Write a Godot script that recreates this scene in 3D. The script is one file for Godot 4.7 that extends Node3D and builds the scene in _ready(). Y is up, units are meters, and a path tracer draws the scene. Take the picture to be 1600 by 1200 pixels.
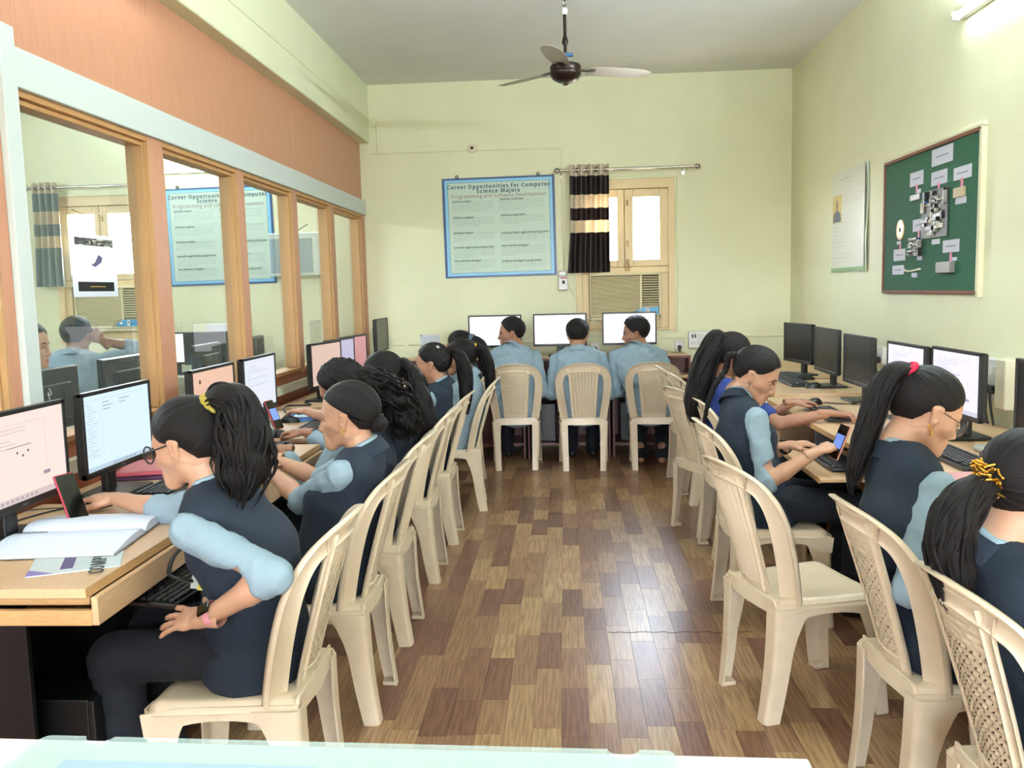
extends Node3D
# A computer lab: camera, light and exposure first, then the room shell, then furniture, devices and people.

const XL := -1.85
const XR := 2.07
const ZB := -8.2
const YC := 3.385
const YD := 0.79

var taken := {}
var M := {}
var font := SystemFont.new()
var fontb := SystemFont.new()
var rng := RandomNumberGenerator.new()

func _ready():
	rng.seed = 7
	font.font_names = PackedStringArray(["Droid Sans"])
	fontb.font_names = PackedStringArray(["Droid Sans"])
	fontb.font_weight = 700
	var cam := Camera3D.new()
	cam.name = "camera"
	cam.fov = rad_to_deg(2.0 * atan(600.0 / 1366.8))
	cam.position = Vector3(0, 1.48, 0)
	cam.rotation = Vector3(-0.10698, 0.06183, -0.02508)
	cam.near = 0.05
	cam.far = 200.0
	add_child(cam)
	var we := WorldEnvironment.new()
	we.name = "world_environment"
	var env := Environment.new()
	var sky := Sky.new()
	var psm := ProceduralSkyMaterial.new()
	psm.sky_top_color = Color(0.80, 0.88, 0.97)
	psm.sky_horizon_color = Color(0.97, 0.97, 0.97)
	psm.ground_bottom_color = Color(0.75, 0.74, 0.70)
	psm.ground_horizon_color = Color(0.92, 0.92, 0.90)
	psm.sky_energy_multiplier = 5.5
	psm.ground_energy_multiplier = 4.5
	sky.sky_material = psm
	env.background_mode = Environment.BG_SKY
	env.sky = sky
	env.tonemap_mode = Environment.TONE_MAPPER_LINEAR
	env.tonemap_exposure = 1.17
	env.sdfgi_enabled = true
	env.ssao_enabled = true
	env.ssil_enabled = true
	we.environment = env
	add_child(we)
	materials()
	# the lab's fluorescent tubes, each a glowing tube with a light of its size in front of it
	tube_light(Vector3(XR - 0.055, 2.81, -4.13), -1, 1.24, 5.4, "fluorescent tube light high on the right wall above the green notice board")
	tube_light(Vector3(-1.715, 2.945, -3.42), 1, 1.24, 2.2, "fluorescent tube light on the ceiling beam above the orange partition")
	tube_light(Vector3(XR - 0.055, 2.86, -0.4), -1, 1.24, 2.4, "fluorescent tube light on the right wall behind the camera")
	tube_light(Vector3(-1.715, 3.02, 0.3), 1, 1.24, 2.8, "fluorescent tube light on the beam behind the camera")
	tube_light(Vector3(XR - 0.055, 2.86, 2.6), -1, 1.24, 3.0, "fluorescent tube light on the right wall at the rear of the lab")
	tube_light(Vector3(-3.17, 2.66, ZB + 0.07), 0, 1.24, 7.0, "glaring tube light on the far wall above the poster seen through the glass")
	tube_light(Vector3(-6.14, 2.75, -4.6), 1, 1.24, 12.0, "fluorescent tube light on the side wall of the room behind the glass")
	room()
	fixtures()
	furniture()
	devices()
	people()


# ---------- naming and committing ----------
func numbered(called: String) -> String:
	if not taken.has(called):
		taken[called] = 0
		return called
	taken[called] += 1
	return "%s_%03d" % [called, taken[called]]

func tag(o: Node3D, label := "", category := "", group := "", kind := ""):
	if label: o.set_meta("label", label)
	if category: o.set_meta("category", category)
	if group: o.set_meta("group", group)
	if kind: o.set_meta("kind", kind)
	return o

func thing(called: String, label: String, category: String, at := Vector3.ZERO, turn := 0.0, group := "") -> Node3D:
	var o := Node3D.new()
	o.name = numbered(called)
	o.position = at
	o.rotation.y = turn
	add_child(o)
	return tag(o, label, category, group)

func part(parent: Node3D, called: String, what, mat: Material, label := "") -> MeshInstance3D:
	var o := MeshInstance3D.new()
	o.name = called
	o.mesh = what.mesh() if what is MB else what
	o.material_override = mat
	parent.add_child(o, true)
	if label: o.set_meta("label", label)
	return o

func single(called: String, what, mat: Material, label: String, category: String, group := "") -> MeshInstance3D:
	var o := MeshInstance3D.new()
	o.name = numbered(called)
	o.mesh = what.mesh() if what is MB else what
	o.material_override = mat
	add_child(o)
	tag(o, label, category, group)
	return o

func struct(called: String, what, mat: Material, label := "") -> MeshInstance3D:
	var o := single(called, what, mat, label, "")
	o.set_meta("kind", "structure")
	return o

func dup(src: Node3D, label: String, at: Vector3, turn: float, group := "") -> Node3D:
	var r: Node3D = src.duplicate()
	var base_name := String(src.name)
	if base_name.length() > 4 and base_name[-4] == "_" and base_name.right(3).is_valid_int():
		base_name = base_name.left(-4)
	r.name = numbered(base_name)
	add_child(r)
	r.position = at
	r.rotation.y = turn
	return tag(r, label, "", group)


# ---------- mesh building ----------
class MB:
	var v := PackedVector3Array()
	var n := PackedVector3Array()
	var t := PackedVector2Array()
	var c := PackedColorArray()
	var i := PackedInt32Array()
	var col := Color.WHITE

	func vert(p: Vector3, nn: Vector3, uv := Vector2.ZERO) -> int:
		v.append(p)
		n.append(nn)
		t.append(uv)
		c.append(col)
		return v.size() - 1

	func tri(a: int, b: int, d: int):
		var g := (v[b] - v[a]).cross(v[d] - v[a])
		if g.dot(n[a] + n[b] + n[d]) > 0.0:
			i.append(a); i.append(d); i.append(b)
		else:
			i.append(a); i.append(b); i.append(d)

	func quad(p0: Vector3, p1: Vector3, p2: Vector3, p3: Vector3, nn := Vector3.ZERO):
		if nn == Vector3.ZERO:
			nn = (p1 - p0).cross(p3 - p0).normalized()
		var a := vert(p0, nn, Vector2(0, 0))
		var b := vert(p1, nn, Vector2(1, 0))
		var d := vert(p2, nn, Vector2(1, 1))
		var e := vert(p3, nn, Vector2(0, 1))
		tri(a, b, d)
		tri(a, d, e)

	# a box with rounded edges
	func box(ctr: Vector3, size: Vector3, bev := 0.003, bs := Basis()) -> MB:
		var h := size * 0.5
		bev = minf(bev, minf(h.x, minf(h.y, h.z)) * 0.9)
		var ids := {}
		for ax in 3:
			var a1 := (ax + 1) % 3
			var a2 := (ax + 2) % 3
			for s: int in [-1, 1]:
				var q := []
				for k in 4:
					var p := Vector3.ZERO
					var s1: int = [-1, 1, 1, -1][k]
					var s2: int = [-1, -1, 1, 1][k]
					p[ax] = s * h[ax]
					p[a1] = s1 * (h[a1] - bev)
					p[a2] = s2 * (h[a2] - bev)
					var nn := Vector3.ZERO
					nn[ax] = s
					var id := vert(ctr + bs * p, bs * nn, Vector2(0.5 + 0.5 * s1, 0.5 + 0.5 * s2))
					q.append(id)
					var sg := Vector3i.ZERO
					sg[ax] = s; sg[a1] = s1; sg[a2] = s2
					ids[[sg, ax]] = id
				tri(q[0], q[1], q[2])
				tri(q[0], q[2], q[3])
		if bev > 0.0:
			for ax in 3:
				var a1 := (ax + 1) % 3
				var a2 := (ax + 2) % 3
				for s1: int in [-1, 1]:
					for s2: int in [-1, 1]:
						var e := []
						for s: int in [-1, 1]:
							var sg := Vector3i.ZERO
							sg[ax] = s; sg[a1] = s1; sg[a2] = s2
							e.append(ids[[sg, a1]])
							e.append(ids[[sg, a2]])
						tri(e[0], e[1], e[2])
						tri(e[1], e[3], e[2])
			for sx: int in [-1, 1]:
				for sy: int in [-1, 1]:
					for sz: int in [-1, 1]:
						var sg := Vector3i(sx, sy, sz)
						tri(ids[[sg, 0]], ids[[sg, 1]], ids[[sg, 2]])
		return self

	# box between two corners
	func span(a: Vector3, b: Vector3, bev := 0.003) -> MB:
		return box((a + b) * 0.5, (b - a).abs(), bev)

	# a tube along a path; r is a number or an array of radii; flat squeezes it along the up vector
	func tube(path: Array, r, seg := 8, flat := 1.0, up := Vector3.UP, caps := true) -> MB:
		var m := path.size()
		var rows := []
		var side := Vector3.ZERO
		var len := 0.0
		for k in m:
			var d: Vector3 = (path[mini(k + 1, m - 1)] - path[maxi(k - 1, 0)]).normalized()
			var w := d.cross(up)
			if w.length() < 0.05:
				w = d.cross(Vector3(1, 0.1, 0.3)) if side == Vector3.ZERO else side
			w = (w - d * w.dot(d)).normalized()
			if side != Vector3.ZERO and w.dot(side) < 0.0:
				w = -w
			side = w
			var u := w.cross(d).normalized()
			var rr: float = r[k] if r is Array or r is PackedFloat32Array else r
			if k > 0:
				len += (path[k] - path[k - 1]).length()
			var row := []
			for j in seg + 1:
				var a := TAU * j / seg
				var nn := (w * cos(a) * flat + u * sin(a)).normalized()
				row.append(vert(path[k] + w * cos(a) * rr + u * sin(a) * rr * flat, nn, Vector2(float(j) / seg, len)))
			rows.append(row)
		for k in m - 1:
			for j in seg:
				tri(rows[k][j], rows[k][j + 1], rows[k + 1][j + 1])
				tri(rows[k][j], rows[k + 1][j + 1], rows[k + 1][j])
		if caps:
			for e: int in [0, m - 1]:
				var d: Vector3 = (path[1] - path[0]).normalized() * -1.0 if e == 0 else (path[m - 1] - path[m - 2]).normalized()
				var ctr := vert(path[e], d)
				var ring := []
				for j in seg + 1:
					ring.append(vert(v[rows[e][j]], d))
				for j in seg:
					tri(ctr, ring[j], ring[j + 1])
		return self

	# a profile of (radius, height) turned round the y axis of xf
	func lathe(prof: Array, seg := 24, xf := Transform3D()) -> MB:
		var rows := []
		for k in prof.size():
			var d: Vector2 = prof[mini(k + 1, prof.size() - 1)] - prof[maxi(k - 1, 0)]
			var nr := Vector2(d.y, -d.x).normalized()
			var row := []
			for j in seg + 1:
				var a := TAU * j / seg
				var dir := Vector3(cos(a), 0, sin(a))
				row.append(vert(xf * (dir * prof[k].x + Vector3(0, prof[k].y, 0)), (xf.basis * (dir * nr.x + Vector3(0, nr.y, 0))).normalized(), Vector2(float(j) / seg, float(k) / (prof.size() - 1))))
			rows.append(row)
		for k in prof.size() - 1:
			for j in seg:
				tri(rows[k][j], rows[k][j + 1], rows[k + 1][j + 1])
				tri(rows[k][j], rows[k + 1][j + 1], rows[k + 1][j])
		return self

	# a surface given by points rows[k][j], smooth normals; flip turns it over; wrap closes j
	func rows_of(pts: Array, flip := false, wrap := false, us := 1.0, vs := 1.0, skip := {}) -> MB:
		var a := pts.size()
		var b: int = pts[0].size()
		var base := v.size()
		for k in a:
			for j in b:
				var p: Vector3 = pts[k][j]
				var j0 := (j - 1 + b - 1) % (b - 1) if wrap and j == 0 else maxi(j - 1, 0)
				var j1 := 1 if wrap and j == b - 1 else mini(j + 1, b - 1)
				var du: Vector3 = pts[k][j1] - pts[k][j0]
				var dv: Vector3 = pts[mini(k + 1, a - 1)][j] - pts[maxi(k - 1, 0)][j]
				var nn := du.cross(dv)
				if nn.length_squared() < 1e-16:
					var kk := 1 if k == 0 else k - 1
					nn = (pts[kk][j1] - pts[kk][j0]).cross(dv)
				nn = nn.normalized()
				vert(p, -nn if flip else nn, Vector2(us * j / (b - 1), vs * k / (a - 1)))
		for k in a - 1:
			for j in b - 1:
				if skip.has(Vector2i(k, j)):
					continue
				var q := base + k * b + j
				tri(q, q + 1, q + b + 1)
				tri(q, q + b + 1, q + b)
		return self

	# both faces and the rim of a sheet of given thickness
	func sheet(pts: Array, th: float, skip := {}) -> MB:
		var a := pts.size()
		var b: int = pts[0].size()
		var back := []
		for k in a:
			var row := []
			for j in b:
				var du: Vector3 = pts[k][mini(j + 1, b - 1)] - pts[k][maxi(j - 1, 0)]
				var dv: Vector3 = pts[mini(k + 1, a - 1)][j] - pts[maxi(k - 1, 0)][j]
				row.append(pts[k][j] - du.cross(dv).normalized() * th)
			back.append(row)
		rows_of(pts, false, false, 1, 1, skip)
		rows_of(back, true, false, 1, 1, skip)
		for k in a - 1:
			quad(pts[k][0], back[k][0], back[k + 1][0], pts[k + 1][0])
			quad(pts[k][b - 1], pts[k + 1][b - 1], back[k + 1][b - 1], back[k][b - 1])
		for j in b - 1:
			quad(pts[0][j], pts[0][j + 1], back[0][j + 1], back[0][j])
			quad(pts[a - 1][j], back[a - 1][j], back[a - 1][j + 1], pts[a - 1][j + 1])
		return self

	func ball(ctr: Vector3, r: Vector3, seg := 12, rings := 8, bs := Basis()) -> MB:
		var pts := []
		for k in rings + 1:
			var row := []
			var e := -PI / 2 + PI * k / rings
			for j in seg + 1:
				var a := TAU * j / seg
				row.append(ctr + bs * (Vector3(cos(a) * cos(e), sin(e), -sin(a) * cos(e)) * r))
			pts.append(row)
		return rows_of(pts, false, true)

	# a flat polygon in the xy plane of xf, given depth along z
	func prism(poly: PackedVector2Array, depth: float, xf := Transform3D()) -> MB:
		var ids := Geometry2D.triangulate_polygon(poly)
		for s: float in [-0.5, 0.5]:
			var base := v.size()
			for p in poly:
				vert(xf * Vector3(p.x, p.y, depth * s), (xf.basis * Vector3(0, 0, signf(s))).normalized(), p)
			for k in range(0, ids.size(), 3):
				tri(base + ids[k], base + ids[k + 1], base + ids[k + 2])
		var m := poly.size()
		var area := 0.0
		for k in m:
			area += poly[k].cross(poly[(k + 1) % m])
		for k in m:
			var p := poly[k]
			var q := poly[(k + 1) % m]
			var e := (q - p) * signf(area)
			var nn := (xf.basis * Vector3(e.y, -e.x, 0)).normalized()
			quad(xf * Vector3(p.x, p.y, -depth / 2), xf * Vector3(q.x, q.y, -depth / 2), xf * Vector3(q.x, q.y, depth / 2), xf * Vector3(p.x, p.y, depth / 2), nn)
		return self

	func torus(ctr: Vector3, axis: Vector3, big: float, small: float, seg := 20, sides := 8, bump := 0.0) -> MB:
		var x := axis.cross(Vector3(0.3, 0.9, 0.2)).normalized()
		var y := axis.cross(x).normalized()
		var pts := []
		for k in seg + 1:
			var a := TAU * k / seg
			var o := x * cos(a) + y * sin(a)
			var row := []
			for j in sides + 1:
				var e := TAU * j / sides
				var rr := small * (1.0 + bump * sin(a * 11.0))
				row.append(ctr + o * (big + rr * cos(e)) + axis.normalized() * rr * sin(e))
			pts.append(row)
		return rows_of(pts, true, true)

	func join(o: MB, xf := Transform3D(), mirror := false):
		var base := v.size()
		for k in o.v.size():
			v.append(xf * o.v[k])
			n.append((xf.basis * o.n[k]).normalized())
		t.append_array(o.t)
		c.append_array(o.c)
		for k in range(0, o.i.size(), 3):
			i.append(base + o.i[k])
			i.append(base + o.i[k + 2 if mirror else k + 1])
			i.append(base + o.i[k + 1 if mirror else k + 2])

	func mesh() -> ArrayMesh:
		var a := []
		a.resize(Mesh.ARRAY_MAX)
		a[Mesh.ARRAY_VERTEX] = v
		a[Mesh.ARRAY_NORMAL] = n
		a[Mesh.ARRAY_TEX_UV] = t
		a[Mesh.ARRAY_COLOR] = c
		a[Mesh.ARRAY_INDEX] = i
		var m := ArrayMesh.new()
		m.add_surface_from_arrays(Mesh.PRIMITIVE_TRIANGLES, a)
		return m

func spline(pts: Array, per := 8) -> Array:
	var out := []
	var m := pts.size()
	for k in m - 1:
		var a: Vector3 = pts[maxi(k - 1, 0)]
		var b: Vector3 = pts[k]
		var c: Vector3 = pts[k + 1]
		var d: Vector3 = pts[mini(k + 2, m - 1)]
		for s in per:
			out.append(b.cubic_interpolate(c, a, d, float(s) / per))
	out.append(pts[m - 1])
	return out


# ---------- materials ----------
func noise_tex(freq: float, seed_: int, octaves := 4, normal := false, ramp: Gradient = null, size := 512, bump := 4.0) -> NoiseTexture2D:
	var f := FastNoiseLite.new()
	f.noise_type = FastNoiseLite.TYPE_SIMPLEX
	f.frequency = freq
	f.seed = seed_
	f.fractal_octaves = octaves
	var t := NoiseTexture2D.new()
	t.noise = f
	t.width = size
	t.height = size
	t.seamless = true
	t.as_normal_map = normal
	t.bump_strength = bump
	if ramp: t.color_ramp = ramp
	return t

func ramp(a: Color, b: Color, mid = null) -> Gradient:
	var g := Gradient.new()
	g.offsets = PackedFloat32Array([0.25, 0.75]) if mid == null else PackedFloat32Array([0.2, 0.5, 0.8])
	g.colors = PackedColorArray([a, b]) if mid == null else PackedColorArray([a, mid, b])
	return g

func mat(key: String, col: Color, rough := 0.6, metal := 0.0) -> StandardMaterial3D:
	if M.has(key):
		return M[key]
	var m := StandardMaterial3D.new()
	m.resource_name = key
	m.albedo_color = col
	m.roughness = rough
	m.metallic = metal
	M[key] = m
	return m

func tri_tex(m: StandardMaterial3D, tex: Texture2D, scale: Vector3, world := true):
	m.albedo_texture = tex
	m.uv1_triplanar = true
	m.uv1_world_triplanar = world
	m.uv1_scale = scale

func glow(key: String, col: Color, energy: float) -> StandardMaterial3D:
	var m := mat(key, col, 0.5)
	m.emission_enabled = true
	m.emission = col
	m.emission_energy_multiplier = energy
	return m

func materials():
	var soft := noise_tex(0.006, 3, 3, false, ramp(Color(0.985, 0.985, 0.985), Color(1, 1, 1)))
	var fine := noise_tex(0.05, 4, 3, true, null, 256, 1.5)
	var wall := mat("wall_paint", Color(0.872, 0.868, 0.735), 0.55)
	tri_tex(wall, soft, Vector3.ONE * 0.4)
	wall.normal_enabled = true
	wall.normal_texture = fine
	wall.normal_scale = 0.12
	var ceil := mat("ceiling_paint", Color(0.89, 0.89, 0.89), 0.7)
	tri_tex(ceil, soft, Vector3.ONE * 0.3)
	var orange := mat("orange_laminate", Color(0.745, 0.525, 0.41), 0.42)
	tri_tex(orange, noise_tex(0.02, 9, 4, false, ramp(Color(0.965, 0.96, 0.955), Color(1, 1, 1))), Vector3(5, 0.4, 5))
	var wood := mat("bead_wood", Color(0.735, 0.575, 0.39), 0.5)
	var grain := noise_tex(0.02, 11, 4, false, ramp(Color(0.92, 0.895, 0.87), Color(1, 1, 1)))
	tri_tex(wood, grain, Vector3(40, 0.5, 40))
	var woodh := mat("sill_wood", Color(0.76, 0.57, 0.36), 0.5)
	tri_tex(woodh, grain, Vector3(14, 14, 0.9))
	mat("white_paint", Color(0.76, 0.785, 0.77), 0.45)
	mat("cream_plastic", Color(0.86, 0.84, 0.74), 0.45)
	var desk := mat("desk_laminate", Color(0.83, 0.69, 0.54), 0.33)
	tri_tex(desk, noise_tex(0.03, 21, 4, false, ramp(Color(0.95, 0.94, 0.925), Color(1, 1, 1))), Vector3(9, 9, 0.6))
	var edge := mat("desk_edge", Color(0.80, 0.64, 0.44), 0.4)
	tri_tex(edge, noise_tex(0.03, 22, 4, false, ramp(Color(0.94, 0.92, 0.90), Color(1, 1, 1))), Vector3(1, 14, 1))
	var brown := mat("red_brown_laminate", Color(0.42, 0.20, 0.14), 0.4)
	tri_tex(brown, noise_tex(0.03, 23, 4, false, ramp(Color(0.8, 0.75, 0.75), Color(1, 1, 1))), Vector3(0.9, 9, 9))
	var chair := mat("chair_plastic", Color(0.85, 0.775, 0.67), 0.36)
	tri_tex(chair, noise_tex(0.02, 31, 3, false, ramp(Color(0.98, 0.978, 0.972), Color(1, 1, 1))), Vector3.ONE * 1.0, false)
	mat("black_plastic", Color(0.035, 0.035, 0.04), 0.38)
	mat("grey_plastic", Color(0.30, 0.31, 0.33), 0.4)
	mat("key_plastic", Color(0.045, 0.046, 0.05), 0.45)
	mat("white_plastic", Color(0.86, 0.86, 0.84), 0.35)
	mat("off_screen", Color(0.02, 0.02, 0.02), 0.3)
	mat("cable_rubber", Color(0.015, 0.015, 0.017), 0.5)
	mat("steel", Color(0.72, 0.70, 0.66), 0.25, 1.0)
	mat("gold", Color(0.83, 0.62, 0.24), 0.3, 1.0)
	mat("paper", Color(0.86, 0.86, 0.88), 0.8)
	mat("window_wood", Color(0.86, 0.765, 0.585), 0.45)
	mat("ac_plastic", Color(0.82, 0.77, 0.62), 0.45)
	mat("dark_gap", Color(0.02, 0.02, 0.02), 0.8)
	var glass := mat("pane_glass", Color(0.85, 0.95, 0.93, 0.06), 0.02)
	glass.transparency = BaseMaterial3D.TRANSPARENCY_ALPHA
	glass.metallic_specular = 0.5
	for k in 4:
		var cloth := mat(["shirt_blue", "vest_navy", "trouser_navy", "striped_kurta"][k], [Color(0.52, 0.60, 0.645), Color(0.075, 0.125, 0.185), Color(0.045, 0.065, 0.11), Color(0.12, 0.2, 0.46)][k], 0.85)
		cloth.rim_enabled = true
		cloth.rim = 0.10
		cloth.rim_tint = 0.6
		cloth.normal_enabled = true
		cloth.uv1_triplanar = true
		cloth.uv1_scale = Vector3.ONE * 6.0
		if k == 0: cloth.normal_texture = noise_tex(0.09, 41, 4, true, null, 256, 3.0)
		else: cloth.normal_texture = M.shirt_blue.normal_texture
		cloth.normal_scale = 0.35
	var hair := mat("hair", Color(0.105, 0.092, 0.092), 0.42)
	hair.metallic_specular = 0.26
	hair.vertex_color_use_as_albedo = true
	hair.resource_name = "hair"
	hair.normal_enabled = true
	hair.normal_texture = noise_tex(0.06, 51, 3, true, null, 256, 6.0)
	hair.uv1_scale = Vector3(9.0, 0.6, 1.0)
	hair.normal_scale = 0.8
	for k in 4:
		var skin := mat("skin_%d" % k, [Color(0.68, 0.50, 0.40), Color(0.72, 0.545, 0.44), Color(0.60, 0.425, 0.33), Color(0.65, 0.465, 0.365)][k], 0.5)
		skin.vertex_color_use_as_albedo = true
		skin.subsurf_scatter_enabled = true
		skin.subsurf_scatter_strength = 0.08


# ---------- lights ----------
func tube_light(at: Vector3, side: int, length: float, energy: float, label: String):
	# side 1: on a wall at its left (light towards +x), -1: towards -x, 0: on the far wall (towards +z)
	var t := thing("tube_light", label, "light", at)
	if side != 0: t.rotation.y = PI / 2 if side > 0 else -PI / 2
	part(t, "batten", MB.new().box(Vector3(0, 0.0, -0.035), Vector3(length + 0.06, 0.03, 0.035), 0.004), M.white_plastic)
	for s: float in [-1.0, 1.0]:
		part(t, "end_cap", MB.new().box(Vector3(s * (length / 2 + 0.012), 0, -0.004), Vector3(0.022, 0.045, 0.04), 0.004), M.white_plastic)
	part(t, "glowing_tube", MB.new().tube([Vector3(-length / 2, 0, 0), Vector3(length / 2, 0, 0)], 0.014, 12), glow("tube_glow", Color(0.95, 1.0, 1.0), 26.0))
	# a tube shines all round: one light outwards and down, one outwards and up
	for k in 2:
		var l := AreaLight3D.new()
		l.name = "tube_area_light"
		l.area_size = Vector2(length, 0.03)
		l.light_color = Color(0.885, 0.965, 1.0)
		l.light_energy = energy * [0.55, 1.8 if at.z > -2.0 or side < 0 else 0.8][k]
		l.area_range = 20.0
		l.area_attenuation = 2.0
		l.shadow_enabled = true
		l.position = Vector3(0, 0, 0.02)
		l.rotation = Vector3(deg_to_rad([-18, 48][k]), PI, 0)
		t.add_child(l, true)


# ---------- the room shell ----------
func room():
	# floor slab and the planks on it
	var fl := struct("floor", MB.new().span(Vector3(-6.3, -0.12, -8.4), Vector3(2.2, -0.006, 4.1), 0.0), mat("floor_base", Color(0.16, 0.10, 0.07), 0.7))
	var tones := [Color(0.52, 0.38, 0.29), Color(0.57, 0.43, 0.32), Color(0.66, 0.53, 0.385), Color(0.48, 0.34, 0.265), Color(0.60, 0.465, 0.34), Color(0.69, 0.565, 0.41)]
	var mats := []
	for k in tones.size() * 2:
		var m := mat("plank_%d" % k, tones[k % 6], 0.30)
		var f := FastNoiseLite.new()
		f.noise_type = FastNoiseLite.TYPE_SIMPLEX
		f.frequency = 0.016
		f.seed = 70 + k
		f.fractal_octaves = 5
		f.domain_warp_enabled = true
		f.domain_warp_amplitude = 16.0
		f.domain_warp_frequency = 0.008
		var tx := NoiseTexture2D.new()
		tx.noise = f
		tx.width = 512
		tx.height = 512
		tx.seamless = true
		tx.color_ramp = ramp(Color(0.80, 0.76, 0.73), Color(1.0, 1.0, 1.0), Color(0.93, 0.91, 0.90))
		tri_tex(m, tx, Vector3(7.5, 1, 0.42))
		m.uv1_offset = Vector3(k * 0.37, 0, k * 0.61)
		m.metallic_specular = 0.45
		mats.append(m)
	var meshes := {}
	var rest := []
	for k in mats.size(): rest.append(MB.new())
	var w := 0.0965
	var count := 0
	for ix in range(-19, 22):
		var x := ix * w + 0.012
		var z := -8.19 + rng.randf() * 0.3
		var zs := -8.195
		while zs < 3.9:
			var len := 0.36 if rng.randf() < 0.7 else (0.25 if rng.randf() < 0.5 else 0.47)
			var ze := minf(z if z > zs + 0.1 else zs + len, 3.95)
			z = ze + len
			var k := rng.randi() % mats.size()
			if x > -0.78 and x < 0.80 and zs < -1.95 and zs > -7.7 and count < 298:
				var key := int(round((ze - zs) * 1000.0))
				if not meshes.has(key):
					meshes[key] = MB.new().box(Vector3(0, -0.003, 0), Vector3(w - 0.0006, 0.006, key / 1000.0 - 0.0006), 0.0004).mesh()
				var p := part(fl, "plank", meshes[key], mats[k])
				p.position = Vector3(x, 0, (zs + ze) * 0.5)
				count += 1
			else:
				rest[k].box(Vector3(x, -0.003, (zs + ze) * 0.5), Vector3(w - 0.0006, 0.006, ze - zs - 0.0006), 0.0)
			zs = ze
	for k in rest.size():
		tag(part(fl, "planks", rest[k], mats[k]), "", "", "", "stuff")
	# a torn seam in the vinyl
	var seam := MB.new()
	var sp := []
	for k in 24:
		sp.append(Vector3(0.16 + k * 0.027, 0.0008, -3.66 + 0.006 * sin(k * 1.9) + (0.012 if k % 7 == 3 else 0.0)))
	seam.tube(sp, 0.0013, 5, 0.6)
	part(fl, "torn_seam", seam, M.dark_gap)
	# far wall with two window openings
	var bw := MB.new()
	var z0 := ZB - 0.24
	for s in [[-6.3, -4.862, 0, 3.5], [-4.862, -3.942, 0, 1.075], [-4.862, -3.942, 2.47, 3.5], [-3.942, 0.11, 0, 3.5], [0.11, 1.03, 0, 1.075], [0.11, 1.03, 2.47, 3.5], [1.03, 2.3, 0, 3.5]]:
		bw.span(Vector3(s[0], s[2], z0), Vector3(s[1], s[3], ZB), 0.0)
	struct("wall_back", bw, M.wall_paint)
	struct("wall_right", MB.new().span(Vector3(XR, 0, ZB), Vector3(XR + 0.2, 3.5, 4.2), 0.0), M.wall_paint)
	struct("ceiling", MB.new().span(Vector3(-6.3, YC, -8.4), Vector3(2.27, YC + 0.15, 4.2), 0.0), M.ceiling_paint)
	struct("wall_side", MB.new().span(Vector3(-6.4, 0, -8.4), Vector3(-6.2, 3.5, 4.2), 0.0), M.wall_paint)
	# the wall behind the camera, with two open windows for daylight
	var nw := MB.new()
	for s in [[-6.3, -1.4, 0, 3.5], [-1.4, -0.2, 0, 0.95], [-1.4, -0.2, 2.35, 3.5], [-0.2, 0.5, 0, 3.5], [0.5, 1.7, 0, 0.95], [0.5, 1.7, 2.35, 3.5], [1.7, 2.3, 0, 3.5]]:
		nw.span(Vector3(s[0], s[2], 4.0), Vector3(s[1], s[3], 4.2), 0.0)
	struct("wall_near", nw, M.wall_paint)
	# the beam over the partition
	var beam := struct("trim_beam", MB.new().span(Vector3(-2.02, 2.862, ZB), Vector3(-1.772, YC + 0.01, 4.0), 0.012), M.wall_paint)
	part(beam, "conduit", MB.new().tube([Vector3(-1.771, 3.068, ZB), Vector3(-1.771, 3.07, 3.9)], 0.006, 8), M.wall_paint)
	var cond := MB.new()
	var y := 2.77
	for pa in [[Vector3(-1.76, y, ZB), Vector3(-0.86, y - 0.003, ZB)], [Vector3(-0.78, y - 0.003, ZB), Vector3(-0.01, y - 0.008, ZB), Vector3(0.0, y - 0.02, ZB), Vector3(0.0, 1.66, ZB)], [Vector3(-1.70, 3.05, ZB), Vector3(-1.70, y, ZB)],
			[Vector3(-1.62, 0.99, ZB), Vector3(-1.52, 0.99, ZB)], [Vector3(-1.48, 0.99, ZB), Vector3(-0.2, 0.992, ZB)], [Vector3(-1.66, 0.86, ZB), Vector3(-1.48, 0.86, ZB)], [Vector3(0.2, 0.998, ZB), Vector3(XR, 1.003, ZB)], [Vector3(0.2, 1.035, ZB), Vector3(0.45, 1.035, ZB)], [Vector3(0.9, 0.73, ZB), Vector3(XR, 0.735, ZB)]]:
		cond.tube(pa, 0.009, 8)
	var tr := struct("trim_1", cond, M.wall_paint, "thin cream conduit running along the far wall")
	part(tr, "round_box", MB.new().lathe([Vector2(0, 0.03), Vector2(0.03, 0.03), Vector2(0.042, 0.022), Vector2(0.045, 0)], 20, Transform3D(Basis(Vector3.RIGHT, PI / 2), Vector3(-0.82, 2.785, ZB))), M.cream_plastic)
	part(tr, "rose", MB.new().lathe([Vector2(0, 0.045), Vector2(0.012, 0.043), Vector2(0.016, 0.03)], 14, Transform3D(Basis(Vector3.RIGHT, PI / 2), Vector3(-0.82, 2.785, ZB))), mat("dark_rose", Color(0.25, 0.10, 0.06), 0.5))
	var tw := MB.new().tube([Vector3(XR, 1.0, ZB), Vector3(XR, 0.985, -2.0)], 0.009, 8)
	tw.tube([Vector3(XR, 0.88, -6.9), Vector3(XR, 0.875, -5.0)], 0.007, 8)
	struct("trim_2", tw, M.wall_paint, "thin cream conduit running along the right wall")
	partition()
	window("window_1", 0.0, false)
	window("window_2", -4.972, true)


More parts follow.
